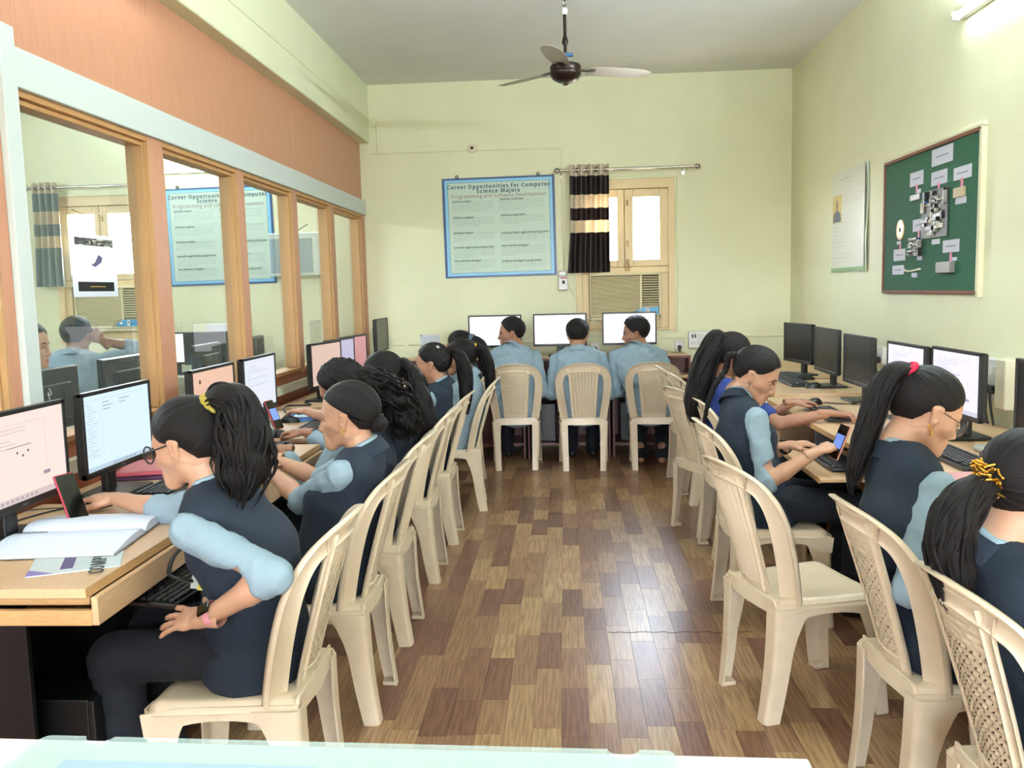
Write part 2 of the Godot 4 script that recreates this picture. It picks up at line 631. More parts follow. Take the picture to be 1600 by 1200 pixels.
func partition():
	var pt := Node3D.new()
	pt.name = "wall_left"
	add_child(pt)
	tag(pt, "orange laminate and glass partition with wooden beads along the left side", "", "", "structure")
	var zs := [ZB, -7.225, -6.149, -5.049, -4.017, -3.0, -1.95, -0.9, 0.2, 4.0]
	for k in zs.size() - 1:
		part(pt, "panel", MB.new().span(Vector3(-1.93, 2.30, zs[k] + 0.001), Vector3(-1.868 + 0.002 * (k % 2), 2.868, zs[k + 1] - 0.001), 0.003), M.orange_laminate)
	part(pt, "top_rail", MB.new().span(Vector3(-1.93, 2.205, ZB), Vector3(-1.832, 2.34, -2.862), 0.004), M.white_paint)
	part(pt, "top_rail", MB.new().span(Vector3(-1.93, 2.215, -2.862), Vector3(-1.84, 2.35, 4.0), 0.004), M.white_paint)
	part(pt, "white_post", MB.new().span(Vector3(-1.93, 0.955, -2.945), Vector3(-1.828, 2.40, -2.862), 0.004), M.white_paint)
	# posts of orange laminate with wooden beads towards the glass
	var posts := [[-8.199, -8.06], [-7.09, -7.0], [-6.10, -6.01], [-5.08, -4.99], [-4.05, -3.92], [-2.862, -2.80], [-1.75, -1.62], [-0.6, -0.5], [0.5, 0.6], [3.85, 4.0]]
	for p in posts:
		part(pt, "post", MB.new().span(Vector3(-1.905, 0.94, p[0]), Vector3(-1.85, 2.21, p[1]), 0.003), M.orange_laminate)
	for k in posts.size() - 1:
		var a: float = posts[k][1]
		var b: float = posts[k + 1][0]
		if k == 4: b = -2.945
		# jambs and heads: two stepped strips each
		for e in [[a, a + 0.012], [b - 0.012, b]]:
			part(pt, "bead", MB.new().span(Vector3(-1.945, 0.975, e[0]), Vector3(-1.851, 2.206, e[1]), 0.002), M.bead_wood)
		for e in [[a + 0.012, a + 0.026], [b - 0.026, b - 0.012]]:
			part(pt, "bead", MB.new().span(Vector3(-1.95, 0.985, e[0]), Vector3(-1.872, 2.195, e[1]), 0.002), M.bead_wood)
		part(pt, "bead", MB.new().span(Vector3(-1.945, 2.182, a + 0.012), Vector3(-1.853, 2.205, b - 0.012), 0.002), M.sill_wood)
		part(pt, "bead", MB.new().span(Vector3(-1.95, 2.162, a + 0.02), Vector3(-1.874, 2.182, b - 0.02), 0.002), M.sill_wood)
		part(pt, "sill", MB.new().span(Vector3(-1.955, 0.958, a), Vector3(-1.843, 0.982, b), 0.003), M.sill_wood)
		var g := MB.new()
		g.quad(Vector3(-1.91, 0.975, a), Vector3(-1.91, 0.975, b), Vector3(-1.91, 2.185, b), Vector3(-1.91, 2.185, a), Vector3.RIGHT)
		part(pt, "pane", g, M.pane_glass)
	var zl := [ZB, -6.1, -4.05, -2.0, 0.0, 4.0]
	for k in zl.size() - 1:
		part(pt, "lower_panel", MB.new().span(Vector3(-1.93, 0, zl[k] + 0.001), Vector3(-1.853, 0.96, zl[k + 1] - 0.001), 0.003), mat("lower_laminate", Color(0.66, 0.37, 0.25), 0.4))
	part(pt, "cable_trunking", MB.new().span(Vector3(-1.853, 0.845, -8.0), Vector3(-1.815, 0.90, 4.0), 0.004), M.cream_plastic)
	part(pt, "bracket", MB.new().span(Vector3(-1.853, 0.92, -7.85), Vector3(-1.82, 0.985, -7.75), 0.004), M.white_plastic)


func window(called: String, dx: float, other: bool):
	var w := Node3D.new()
	w.name = called
	w.position = Vector3(dx, 0, ZB)
	add_child(w)
	tag(w, "cream painted wooden window frame with two glazed sashes above a boxed air conditioner", "", "", "structure")
	var fm: Material = M.window_wood
	var f := MB.new()
	f.span(Vector3(0.11, 1.075, -0.10), Vector3(0.17, 2.47, 0.012), 0.004)
	f.span(Vector3(0.963, 1.075, -0.10), Vector3(1.03, 2.47, 0.012), 0.004)
	f.span(Vector3(0.165, 2.375, -0.10), Vector3(0.968, 2.468, 0.0105), 0.004)
	f.span(Vector3(0.165, 1.077, -0.10), Vector3(0.968, 1.10, 0.0105), 0.004)
	f.span(Vector3(0.17, 1.61, -0.10), Vector3(0.963, 1.664, 0.006), 0.004)
	part(w, "frame", f, fm)
	var lip := MB.new()
	lip.span(Vector3(0.10, 2.462, 0.0), Vector3(1.045, 2.482, 0.022), 0.005)
	lip.span(Vector3(1.022, 1.06, 0.0), Vector3(1.042, 2.47, 0.02), 0.005)
	lip.span(Vector3(0.9, 1.055, 0.0), Vector3(1.042, 1.075, 0.02), 0.005)
	part(w, "plaster_lip", lip, M.wall_paint)
	var astragal := MB.new().span(Vector3(0.545, 1.655, -0.068), Vector3(0.585, 2.38, -0.0505), 0.002)
	astragal.span(Vector3(0.165, 1.652, -0.068), Vector3(0.968, 1.69, -0.0505), 0.002)
	astragal.span(Vector3(0.165, 2.35, -0.068), Vector3(0.968, 2.385, -0.0505), 0.002)
	part(w, "stop_bead", astragal, fm)
	for s in [[0.172, 0.563, 0.25, 0.498], [0.567, 0.961, 0.645, 0.885]]:
		var b := MB.new()
		b.span(Vector3(s[0], 1.668, -0.05), Vector3(s[2], 2.372, -0.008), 0.004)
		b.span(Vector3(s[3], 1.668, -0.05), Vector3(s[1], 2.372, -0.008), 0.004)
		b.span(Vector3(s[2], 2.30, -0.05), Vector3(s[3], 2.372, -0.008), 0.004)
		b.span(Vector3(s[2], 1.668, -0.05), Vector3(s[3], 1.73, -0.008), 0.004)
		b.box(Vector3(s[1] - 0.02 if s[0] < 0.3 else s[0] + 0.02, 1.71, -0.003), Vector3(0.014, 0.05, 0.012), 0.003)
		var sash := part(w, "sash", b, fm)
		var g := MB.new()
		g.quad(Vector3(s[2], 1.73, -0.03), Vector3(s[3], 1.73, -0.03), Vector3(s[3], 2.30, -0.03), Vector3(s[2], 2.30, -0.03), Vector3(0, 0, 1))
		part(sash, "pane", g, M.pane_glass)
	var latch := MB.new().box(Vector3(0.585, 1.645, 0.014), Vector3(0.045, 0.03, 0.02), 0.004)
	latch.tube([Vector3(0.60, 1.70, 0.0), Vector3(0.605, 1.66, 0.01)], 0.005, 8)
	for yy: float in [2.25, 1.88, 1.71]: latch.box(Vector3(0.59, yy, -0.004), Vector3(0.02, 0.05, 0.014), 0.003)
	part(w, "latch", latch, mat("old_brass", Color(0.55, 0.44, 0.28), 0.4, 0.6))
	# boards closing the lower half round the air conditioner
	var bd := MB.new()
	bd.span(Vector3(0.17, 1.10, -0.06), Vector3(0.232, 1.61, -0.02), 0.003)
	bd.span(Vector3(0.895, 1.10, -0.06), Vector3(0.963, 1.61, -0.02), 0.003)
	bd.span(Vector3(0.232, 1.10, -0.06), Vector3(0.895, 1.175, -0.02), 0.003)
	bd.span(Vector3(0.112, 1.078, -0.085), Vector3(1.028, 1.66, -0.065), 0.0)
	part(w, "lower_board", bd, fm)
	if other:
		# struts of the sun shade outside this window
		var st := MB.new().tube([Vector3(0.28, 2.36, -0.02), Vector3(0.45, 2.28, 0.05), Vector3(0.62, 2.30, 0.05)], 0.006, 6)
		part(w, "stay", st, M.steel)


func window_ac(dx: float, label: String):
	var t := thing("air_conditioner", label, "air conditioner", Vector3(dx + 0.5635, 1.18, ZB))
	var m: Material = M.ac_plastic
	var hw := 0.328
	var b := MB.new()
	b.span(Vector3(-hw, 0, -0.055), Vector3(hw, 0.43, 0.004), 0.004)
	b.span(Vector3(-hw, 0, 0.0), Vector3(-hw + 0.016, 0.43, 0.045), 0.006)
	b.span(Vector3(hw - 0.022, 0, 0.0), Vector3(hw, 0.43, 0.045), 0.006)
	b.span(Vector3(-hw, 0.407, 0.0), Vector3(hw, 0.43, 0.045), 0.006)
	b.span(Vector3(-hw, 0, 0.0), Vector3(hw, 0.05, 0.045), 0.006)
	b.span(Vector3(0.13, 0.05, 0.0), Vector3(0.155, 0.407, 0.045), 0.005)
	part(t, "body", b, m)
	part(t, "seam", MB.new().span(Vector3(-hw + 0.002, 0.028, 0.0452), Vector3(hw - 0.002, 0.032, 0.0458), 0.0), M.dark_gap)
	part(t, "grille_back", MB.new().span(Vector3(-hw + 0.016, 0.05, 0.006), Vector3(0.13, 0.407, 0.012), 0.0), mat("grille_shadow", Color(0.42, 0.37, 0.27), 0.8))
	for k in 26:
		var yy := 0.058 + k * 0.0135
		part(t, "louvre", MB.new().box(Vector3(-0.091, yy, 0.028), Vector3(0.44, 0.0075, 0.02), 0.002, Basis(Vector3.RIGHT, 0.5)), m)
	part(t, "vent_back", MB.new().span(Vector3(0.155, 0.13, 0.006), Vector3(hw - 0.022, 0.407, 0.012), 0.0), M.dark_gap)
	for k in 12:
		part(t, "vane", MB.new().box(Vector3(0.231, 0.142 + k * 0.0225, 0.03), Vector3(0.15, 0.007, 0.026), 0.002, Basis(Vector3.RIGHT, 0.4)), m)
	# the curved control panel with its blue face
	var po := PackedVector2Array([Vector2(0.306, 0.04), Vector2(0.306, 0.132), Vector2(0.16, 0.128)])
	for k in 7:
		var a := deg_to_rad(95 + k * 13)
		po.append(Vector2(0.15 + cos(a) * 0.115, 0.022 + sin(a) * 0.1))
	po.append(Vector2(0.035, 0.045))
	part(t, "control_surround", MB.new().prism(po, 0.05, Transform3D(Basis(), Vector3(0, 0, 0.023))), m)
	var pb := PackedVector2Array([Vector2(0.302, 0.045), Vector2(0.302, 0.112), Vector2(0.17, 0.110)])
	for k in 6:
		var a := deg_to_rad(98 + k * 13)
		pb.append(Vector2(0.155 + cos(a) * 0.085, 0.025 + sin(a) * 0.082))
	pb.append(Vector2(0.075, 0.047))
	var cp := part(t, "control_face", MB.new().prism(pb, 0.006, Transform3D(Basis(), Vector3(0, 0, 0.049))), mat("control_blue", Color(0.10, 0.55, 0.75), 0.3))
	part(cp, "selector", MB.new().span(Vector3(0.185, 0.05, 0.05), Vector3(0.215, 0.105, 0.055), 0.003), M.white_plastic)
	part(cp, "knob", MB.new().lathe([Vector2(0, 0.02), Vector2(0.011, 0.02), Vector2(0.013, 0.0)], 16, Transform3D(Basis(Vector3.RIGHT, PI / 2), Vector3(0.13, 0.078, 0.05))), M.white_plastic)
	part(cp, "button", MB.new().box(Vector3(0.2, 0.085, 0.056), Vector3(0.014, 0.012, 0.004), 0.001), M.key_plastic)


func curtain(dx: float, w: float, dark: Color, label: String):
	var t := thing("curtain", label, "curtain", Vector3(dx + 0.245, 1.62, ZB + 0.09))
	var bands := [[0.0, 0.365, 1], [0.365, 0.475, 0], [0.475, 0.585, 1], [0.585, 0.705, 0], [0.705, 0.873, 1], [0.873, 0.975, 0]]
	var lights := mat("curtain_cream", Color(0.82, 0.78, 0.70), 0.85)
	lights.backlight_enabled = true
	lights.backlight = Color(0.75, 0.68, 0.58)
	var darks := mat("curtain_dark_%s" % ("a" if dark.r > dark.g else "b"), dark, 0.6)
	darks.backlight_enabled = true
	darks.backlight = Color(0.10, 0.06, 0.05)
	for b in bands:
		var pts := []
		for k in 9:
			var yy: float = lerp(b[0], b[1], k / 8.0)
			var row := []
			for j in 81:
				var u := j / 80.0
				var spread := 1.0 + 0.08 * clampf((0.4 - yy) / 0.4, 0, 1)
				var fold := sin(u * TAU * 4.0 + 0.6 + 0.25 * sin(yy * 5.0)) * (0.028 + 0.006 * sin(u * 9.0 + yy * 3.0))
				row.append(Vector3((u - 0.5) * w * spread - 0.015 * clampf((0.4 - yy) / 0.4, 0, 1), yy, fold))
			pts.append(row)
		part(t, "dark_band" if b[2] else "cream_band", MB.new().sheet(pts, 0.0015), darks if b[2] else lights)
	for k in 8:
		part(t, "eyelet", MB.new().torus(Vector3((k + 0.5 - 4) / 8.0 * w * 0.98, 0.925, 0), Vector3(1, 0, 0.4 if k % 2 else -0.4), 0.021, 0.004, 16, 6), M.steel)


func curtain_rod(dx: float, label: String):
	var r := thing("curtain_rod", label, "curtain rod", Vector3(dx, 2.545, ZB + 0.09))
	part(r, "rod", MB.new().tube([Vector3(-0.02, 0, 0), Vector3(1.19, 0, 0)], 0.0125, 14), M.steel)
	for x: float in [-0.045, 1.215]:
		part(r, "finial", MB.new().ball(Vector3(x, 0, 0), Vector3(0.03, 0.026, 0.026), 16, 10), M.steel)
	for x: float in [-0.005, 1.10]:
		var br := MB.new().tube([Vector3(x, -0.012, 0), Vector3(x, -0.015, -0.06), Vector3(x, -0.03, -0.089)], 0.006, 8)
		br.box(Vector3(x, -0.03, -0.087), Vector3(0.03, 0.06, 0.006), 0.002)
		part(r, "bracket", br, M.steel)


# ---------- things on the walls and the ceiling ----------
func text(parent: Node3D, called: String, s: String, size: float, at: Vector3, m: Material, bold := false, turn := 0.0, align := HORIZONTAL_ALIGNMENT_CENTER, spacing := 0) -> MeshInstance3D:
	var tm := TextMesh.new()
	tm.text = s
	tm.font = fontb if bold else font
	tm.font_size = 32
	tm.pixel_size = size / 32.0
	tm.depth = 0.0006
	tm.curve_step = 4.0
	tm.horizontal_alignment = align
	tm.vertical_alignment = VERTICAL_ALIGNMENT_CENTER
	if spacing:
		var fv := FontVariation.new()
		fv.base_font = tm.font
		fv.spacing_glyph = spacing
		tm.font = fv
	var o := part(parent, called, tm, m)
	o.position = at
	o.rotation.y = turn
	return o

# rows of small grey marks like print too small to read
func print_image(w: int, h: int, bg: Color, blocks: Array, ink: Color) -> ImageTexture:
	var im := Image.create(w, h, false, Image.FORMAT_RGB8)
	im.fill(bg)
	var r := RandomNumberGenerator.new()
	r.seed = w * 31 + h + blocks.size()
	for b in blocks:                                    # [x, y, width, lines, pitch, glyph height]
		for k in int(b[3]):
			var x: int = b[0]
			var stop: int = b[0] + b[2] * (1.0 if k < b[3] - 1 else r.randf_range(0.3, 0.8))
			while x < stop:
				var ww := r.randi_range(2, 9) * int(maxf(1, b[5] / 3))
				var c := bg.lerp(ink, r.randf_range(0.45, 0.9))
				for gx in range(x, mini(x + ww, stop), 2):
					im.fill_rect(Rect2i(gx, b[1] + k * b[4] + r.randi_range(0, 1), 1, maxi(1, int(b[5]) - r.randi_range(0, 2))), c)
				x += ww + 3
	return ImageTexture.create_from_image(im)

func face_mat(key: String, tex: Texture2D, rough := 0.6) -> StandardMaterial3D:
	var m := mat(key, Color.WHITE, rough)
	m.albedo_texture = tex
	return m

func card(w: float, h: float, z := 0.0) -> MB:
	var m := MB.new()
	var a := m.vert(Vector3(-w / 2, -h / 2, z), Vector3(0, 0, 1), Vector2(0, 1))
	var b := m.vert(Vector3(w / 2, -h / 2, z), Vector3(0, 0, 1), Vector2(1, 1))
	var c := m.vert(Vector3(w / 2, h / 2, z), Vector3(0, 0, 1), Vector2(1, 0))
	var d := m.vert(Vector3(-w / 2, h / 2, z), Vector3(0, 0, 1), Vector2(0, 0))
	m.tri(a, b, c)
	m.tri(a, c, d)
	return m

func career_poster(at: Vector3, tilt: float, label: String):
	var t := thing("poster", label, "poster", at)
	t.rotation.z = tilt
	var w := 1.04
	var h := 0.915
	part(t, "sheet", MB.new().box(Vector3(0, 0, 0), Vector3(w, h, 0.004), 0.001), mat("poster_blue", Color(0.10, 0.25, 0.47), 0.35))
	part(t, "light_border", MB.new().box(Vector3(0, 0, 0.002), Vector3(w - 0.045, h - 0.035, 0.0015), 0.0), mat("poster_sky", Color(0.50, 0.74, 0.88), 0.35))
	part(t, "inner_line", MB.new().box(Vector3(0, 0, 0.0028), Vector3(w - 0.10, h - 0.085, 0.0012), 0.0), mat("poster_line", Color(0.06, 0.22, 0.30), 0.35))
	var blocks := []
	for k in 5:
		blocks.append([20, [100, 196, 286, 374, 452][k] + 12, 196, [6, 5, 5, 6, 6][k], 11, 5])
		blocks.append([246, [96, 190, 300, 370, 462][k] + 12, 214, [6, 5, 4, 6, 5][k], 11, 5])
	part(t, "print", card(w - 0.106, h - 0.091, 0.0036), face_mat("poster_print", print_image(484, 540, Color(0.73, 0.80, 0.75), blocks, Color(0.40, 0.46, 0.44)), 0.4))
	var ink := mat("ink_blue", Color(0.07, 0.20, 0.30), 0.5)
	var red := mat("ink_red", Color(0.45, 0.22, 0.22), 0.5)
	var blk := mat("ink_black", Color(0.10, 0.13, 0.13), 0.5)
	text(t, "lettering", "Career Opportunities for Computer", 0.050, Vector3(0, 0.375, 0.0042), ink, true, 0, HORIZONTAL_ALIGNMENT_CENTER, 2)
	text(t, "lettering", "Science Majors", 0.050, Vector3(0, 0.332, 0.0042), ink, true, 0, HORIZONTAL_ALIGNMENT_CENTER, 2)
	text(t, "lettering", "Programming and Software Development", 0.042, Vector3(0, 0.288, 0.0042), red, false, 0, HORIZONTAL_ALIGNMENT_CENTER, 2)
	var heads := [["Systems analyst", "Software engineer", "Database analyst", "Scientific applications programmer", "User interface designer"], ["Business consultant", "Systems programmer", "Custom product application programmer", "User interface designer", "Artificial intelligence programmer"]]
	for s in 2:
		for k in 5:
			var tx := text(t, "lettering", heads[s][k], 0.026, Vector3([-0.43, 0.015][s], 0.246 - [[0.0, 0.148, 0.288, 0.422, 0.545], [-0.008, 0.138, 0.30, 0.418, 0.56]][s][k], 0.0042), blk, true, 0, HORIZONTAL_ALIGNMENT_LEFT)
			tx.scale.x = 0.86
	for x: float in [-0.38, 0.37]:
		part(t, "hook", MB.new().torus(Vector3(x, h / 2 + 0.012, 0.0), Vector3(0, 0, 1), 0.012, 0.004, 14, 6), M.dark_gap)

func fixtures():
	career_poster(Vector3(-0.587, 2.063, ZB + 0.006), 0.008, "blue bordered poster on career opportunities for computer science majors beside the striped curtain")
	career_poster(Vector3(-3.235, 2.055, ZB + 0.006), 0.012, "blue bordered careers poster on the far wall of the room behind the glass")
	window_ac(0.0, "cream window air conditioner with blue control panel under the sashes above the boys")
	window_ac(-4.925, "cream window air conditioner seen through the first glass pane of the partition")
	curtain_rod(0.0, "steel curtain rod with ball ends above the bright window beside the careers poster")
	curtain_rod(-5.0, "steel curtain rod seen through the glass partition")
	curtain(0.0, 0.355, Color(0.115, 0.055, 0.055), "short curtain with brown and cream bands drawn to the left of the window")
	curtain(-5.105, 0.25, Color(0.42, 0.48, 0.49), "short curtain with grey and cream bands seen through the glass partition")
	ceiling_fan(Vector3(0.036, YC, -5.95), 0.35, "brown ceiling fan with blades hanging on a rod over the aisle")
	ceiling_fan(Vector3(-4.15, YC, -5.3), 0.9, "ceiling fan in the next room seen through the top of the glass")
	notice_board()
	# paper poster on the right wall
	var rp := thing("wall_poster", "tall white poster with a man's portrait and printed lines beside the green board", "poster", Vector3(XR - 0.012, 1.918, -6.525), -PI / 2)
	var blk := [[60, 26, 110, 1, 10, 6], [88, 46, 70, 1, 9, 5], [84, 66, 60, 1, 9, 4], [84, 84, 128, 1, 9, 3], [84, 112, 128, 5, 11, 3]]
	for k in 12: blk.append([14, 200 + k * 19, 196 if k % 3 else 150, 1, 8, 4])
	var pts := []
	for k in 9:
		var row := []
		for j in 13:
			row.append(Vector3((j / 12.0 - 0.5) * 0.755, (k / 8.0 - 0.5) * 0.735, 0.003 + 0.006 * sin(k * 0.8) * (j / 12.0) ** 3))
		pts.append(row)
	var sh := MB.new().sheet(pts, 0.006)
	part(rp, "sheet", sh, mat("poster_white", Color(0.80, 0.82, 0.76), 0.4))
	part(rp, "print", card(0.72, 0.70, 0.012), face_mat("lesson_print", print_image(230, 470, Color(0.82, 0.82, 0.76), blk, Color(0.35, 0.35, 0.40)), 0.4))
	part(rp, "green_strip", MB.new().span(Vector3(-0.37, -0.362, 0.0), Vector3(0.37, -0.335, 0.0135), 0.001), mat("strip_green", Color(0.45, 0.60, 0.36), 0.5))
	var ph := part(rp, "portrait_ground", MB.new().span(Vector3(-0.345, 0.0, 0.011), Vector3(-0.135, 0.20, 0.0128), 0.0), mat("portrait_yellow", Color(0.80, 0.72, 0.40), 0.5))
	var bust := PackedVector2Array([Vector2(-0.335, 0.003), Vector2(-0.145, 0.003), Vector2(-0.16, 0.06), Vector2(-0.205, 0.085), Vector2(-0.275, 0.085), Vector2(-0.32, 0.06)])
	part(ph, "portrait_jacket", MB.new().prism(bust, 0.001, Transform3D(Basis(), Vector3(0, 0, 0.0132))), mat("portrait_grey", Color(0.30, 0.33, 0.37), 0.6))
	part(ph, "portrait_face", MB.new().ball(Vector3(-0.24, 0.125, 0.0125), Vector3(0.032, 0.046, 0.0016), 16, 8), mat("portrait_skin", Color(0.62, 0.47, 0.36), 0.6))
	# electrical fittings
	switchboard(Vector3(1.24, 0.982, ZB), 0.0, 0.205, 0.155, "white switchboard with sockets on the far wall right of the boys", [0.085], true)
	var sb := switchboard(Vector3(XR, 1.0, -4.30), -PI / 2, 0.20, 0.20, "white switchboard with three black plugs behind the lit screen on the right", [-0.05, 0.01, 0.07], true)
	part(sb, "box_side", MB.new().span(Vector3(0.10, -0.13, 0.0), Vector3(0.20, 0.11, 0.07), 0.012), M.cream_plastic)
	switchboard(Vector3(XR, 1.0, -5.80), -PI / 2, 0.16, 0.12, "white switchboard with black plugs on the right wall between two monitors", [-0.05, 0.0, 0.05], true)
	switchboard(Vector3(0.28, 0.935, ZB), 0.0, 0.085, 0.085, "small white socket box on the far wall between two boys' screens", [0.0], false)
	switchboard(Vector3(1.054, 0.935, ZB), 0.0, 0.088, 0.085, "small white socket box on the far wall right of the third boy's screen", [0.0], false)
	switchboard(Vector3(-1.815, 0.98, -5.02), PI / 2, 0.13, 0.16, "white socket box with black plugs on the left partition beside a lit monitor", [-0.03, 0.02], false)
	var st := thing("voltage_stabiliser", "small white voltage stabiliser box with red lettering below the poster corner", "stabiliser", Vector3(-0.008, 1.555, ZB))
	part(st, "casing", MB.new().span(Vector3(-0.047, -0.09, 0), Vector3(0.047, 0.04, 0.05), 0.012), M.white_plastic)
	part(st, "upper_casing", MB.new().span(Vector3(-0.047, 0.035, 0), Vector3(0.04, 0.095, 0.045), 0.018), M.white_plastic)
	part(st, "red_label", MB.new().span(Vector3(-0.025, 0.018, 0.05), Vector3(0.035, 0.028, 0.0512), 0.0), mat("label_red", Color(0.65, 0.12, 0.12), 0.5))
	part(st, "display", MB.new().span(Vector3(-0.008, -0.03, 0.05), Vector3(0.016, 0.0, 0.0515), 0.0), M.dark_gap)
	part(st, "cable", MB.new().tube(spline([Vector3(0.045, -0.03, 0.03), Vector3(0.075, -0.09, 0.02), Vector3(0.12, -0.2, 0.02), Vector3(0.14, -0.29, 0.06), Vector3(0.24, -0.36, 0.062), Vector3(0.33, -0.40, 0.06)], 6), 0.005, 6), M.cream_plastic)
	var pp := thing("notice_sheet", "white paper notice taped to the far wall behind the left row of girls", "paper", Vector3(-1.272, 0.98, ZB + 0.004))
	pp.rotation.z = -0.01
	part(pp, "sheet", MB.new().box(Vector3.ZERO, Vector3(0.19, 0.20, 0.0016), 0.0), M.paper)
	part(pp, "print", card(0.18, 0.19, 0.0012), face_mat("notice_print", print_image(96, 100, Color(0.80, 0.83, 0.87), [[8, 10, 22, 7, 11, 3], [38, 10, 20, 7, 11, 3], [66, 10, 22, 7, 11, 3]], Color(0.5, 0.52, 0.58))))
	part(pp, "tape", MB.new().box(Vector3(-0.085, 0.092, 0.002), Vector3(0.014, 0.012, 0.001), 0.0), mat("tape_blue", Color(0.3, 0.38, 0.5), 0.5))
	# poster taped to the first pane of the glass
	var gp := thing("glass_poster", "white plastic covered poster with pictures taped on the first glass pane", "poster", Vector3(-1.903, 1.625, -3.483), PI / 2)
	part(gp, "sleeve", MB.new().box(Vector3(0, -0.005, 0), Vector3(0.34, 0.25, 0.002), 0.0), mat("sleeve_white", Color(0.78, 0.81, 0.86), 0.2))
	part(gp, "photo_strip", MB.new().span(Vector3(-0.14, 0.075, 0.001), Vector3(0.15, 0.105, 0.0016), 0.0), face_mat("photo_strip", photo_image(60, 10, 5)))
	part(gp, "small_picture", MB.new().prism(PackedVector2Array([Vector2(-0.03, -0.012), Vector2(0.0, -0.002), Vector2(0.03, 0.03), Vector2(0.06, 0.02), Vector2(0.05, 0.0), Vector2(0.0, -0.02)]), 0.001, Transform3D(Basis(), Vector3(0, 0.01, 0.0015))), mat("ink_violet", Color(0.2, 0.18, 0.38), 0.4))
	var bs := part(gp, "black_strip", MB.new().span(Vector3(-0.135, -0.108, 0.001), Vector3(0.14, -0.07, 0.0016), 0.0), M.dark_gap)
	part(bs, "gold_line", MB.new().span(Vector3(-0.05, -0.091, 0.0016), Vector3(0.07, -0.087, 0.002), 0.0), mat("ink_gold", Color(0.6, 0.5, 0.2), 0.5))
	# things on the far wall of the next room
	var gb := thing("wall_unit", "pale grey framed unit on the far wall behind the third glass pane", "cabinet", Vector3(-2.50, 1.86, ZB + 0.05))
	part(gb, "casing", MB.new().box(Vector3.ZERO, Vector3(0.50, 0.40, 0.1), 0.01), mat("pale_casing", Color(0.76, 0.80, 0.77), 0.5))
	part(gb, "front", MB.new().box(Vector3(-0.03, -0.01, 0.05), Vector3(0.40, 0.32, 0.008), 0.003), mat("grey_front", Color(0.52, 0.58, 0.60), 0.5))
	part(gb, "hook", MB.new().tube([Vector3(-0.08, 0.2, 0.0), Vector3(-0.08, 0.28, 0.02), Vector3(0.03, 0.22, 0.03), Vector3(0.13, 0.28, 0.02)], 0.006, 6), M.grey_plastic)
	var fb := thing("wall_frame", "small cream plate on the wall left of the grey curtain behind glass", "plate", Vector3(-5.06, 1.93, ZB + 0.01))
	part(fb, "plate", MB.new().box(Vector3(-0.08, 0, 0), Vector3(0.08, 0.42, 0.02), 0.006), M.cream_plastic)

func photo_image(w: int, h: int, sd: int) -> ImageTexture:
	var im := Image.create(w, h, false, Image.FORMAT_RGB8)
	var r := RandomNumberGenerator.new()
	r.seed = sd
	im.fill(Color(0.25, 0.25, 0.25))
	for k in w * h / 6:
		var g := r.randf()
		im.fill_rect(Rect2i(r.randi_range(0, w - 1), r.randi_range(0, h - 1), r.randi_range(1, w / 8), r.randi_range(1, maxi(2, h / 5))), [Color(0.08, 0.08, 0.09), Color(0.75, 0.74, 0.68), Color(0.45, 0.44, 0.40), Color(0.2, 0.4, 0.3)][int(g * 3.4)])
	return ImageTexture.create_from_image(im)

func switchboard(at: Vector3, turn: float, w: float, h: float, label: String, plugs: Array, wide: bool) -> Node3D:
	var t := thing("switchboard", label, "switchboard", at, turn)
	part(t, "plate", MB.new().span(Vector3(-w / 2, -h / 2, 0), Vector3(w / 2, h / 2, 0.045), 0.008), M.white_plastic)
	if wide:
		for k in 3:
			part(t, "rocker", MB.new().box(Vector3(-w * 0.02 + k * w * 0.13, h * 0.2, 0.047), Vector3(w * 0.1, h * 0.24, 0.01), 0.003), M.white_plastic)
		part(t, "black_switch", MB.new().box(Vector3(-w * 0.32, h * 0.22, 0.048), Vector3(w * 0.07, h * 0.22, 0.012), 0.003), M.key_plastic)
		part(t, "red_switch", MB.new().box(Vector3(-w * 0.2, h * 0.22, 0.048), Vector3(w * 0.07, h * 0.22, 0.012), 0.003), mat("switch_red", Color(0.35, 0.05, 0.07), 0.4))
	for k in 3 if wide else 1:
		var x := (-0.3 + 0.3 * k) * w if wide else 0.0
		var hs := MB.new()
		for q in [Vector2(0, 0.014), Vector2(-0.011, -0.004), Vector2(0.011, -0.004)]:
			hs.lathe([Vector2(0, 0.0475), Vector2(0.0035, 0.0475), Vector2(0.004, 0.044)], 8, Transform3D(Basis(Vector3.RIGHT, PI / 2), Vector3(x + q.x, -h * 0.22 + q.y, 0)))
		part(t, "socket", hs, M.dark_gap)
	for px: float in plugs:
		var pl := MB.new()
		pl.box(Vector3(px, -h * 0.22, 0.066), Vector3(0.036, 0.04, 0.045), 0.011)
		pl.tube(spline([Vector3(px, -h * 0.22 - 0.015, 0.07), Vector3(px, -h * 0.22 - 0.06, 0.07), Vector3(px + 0.004, -h * 0.5 - 0.12, 0.05), Vector3(px + 0.01, -0.30 if at.y < 1.05 else -0.4, 0.03)], 6), 0.006, 6)
		part(t, "plug", pl, M.cable_rubber)
	return t

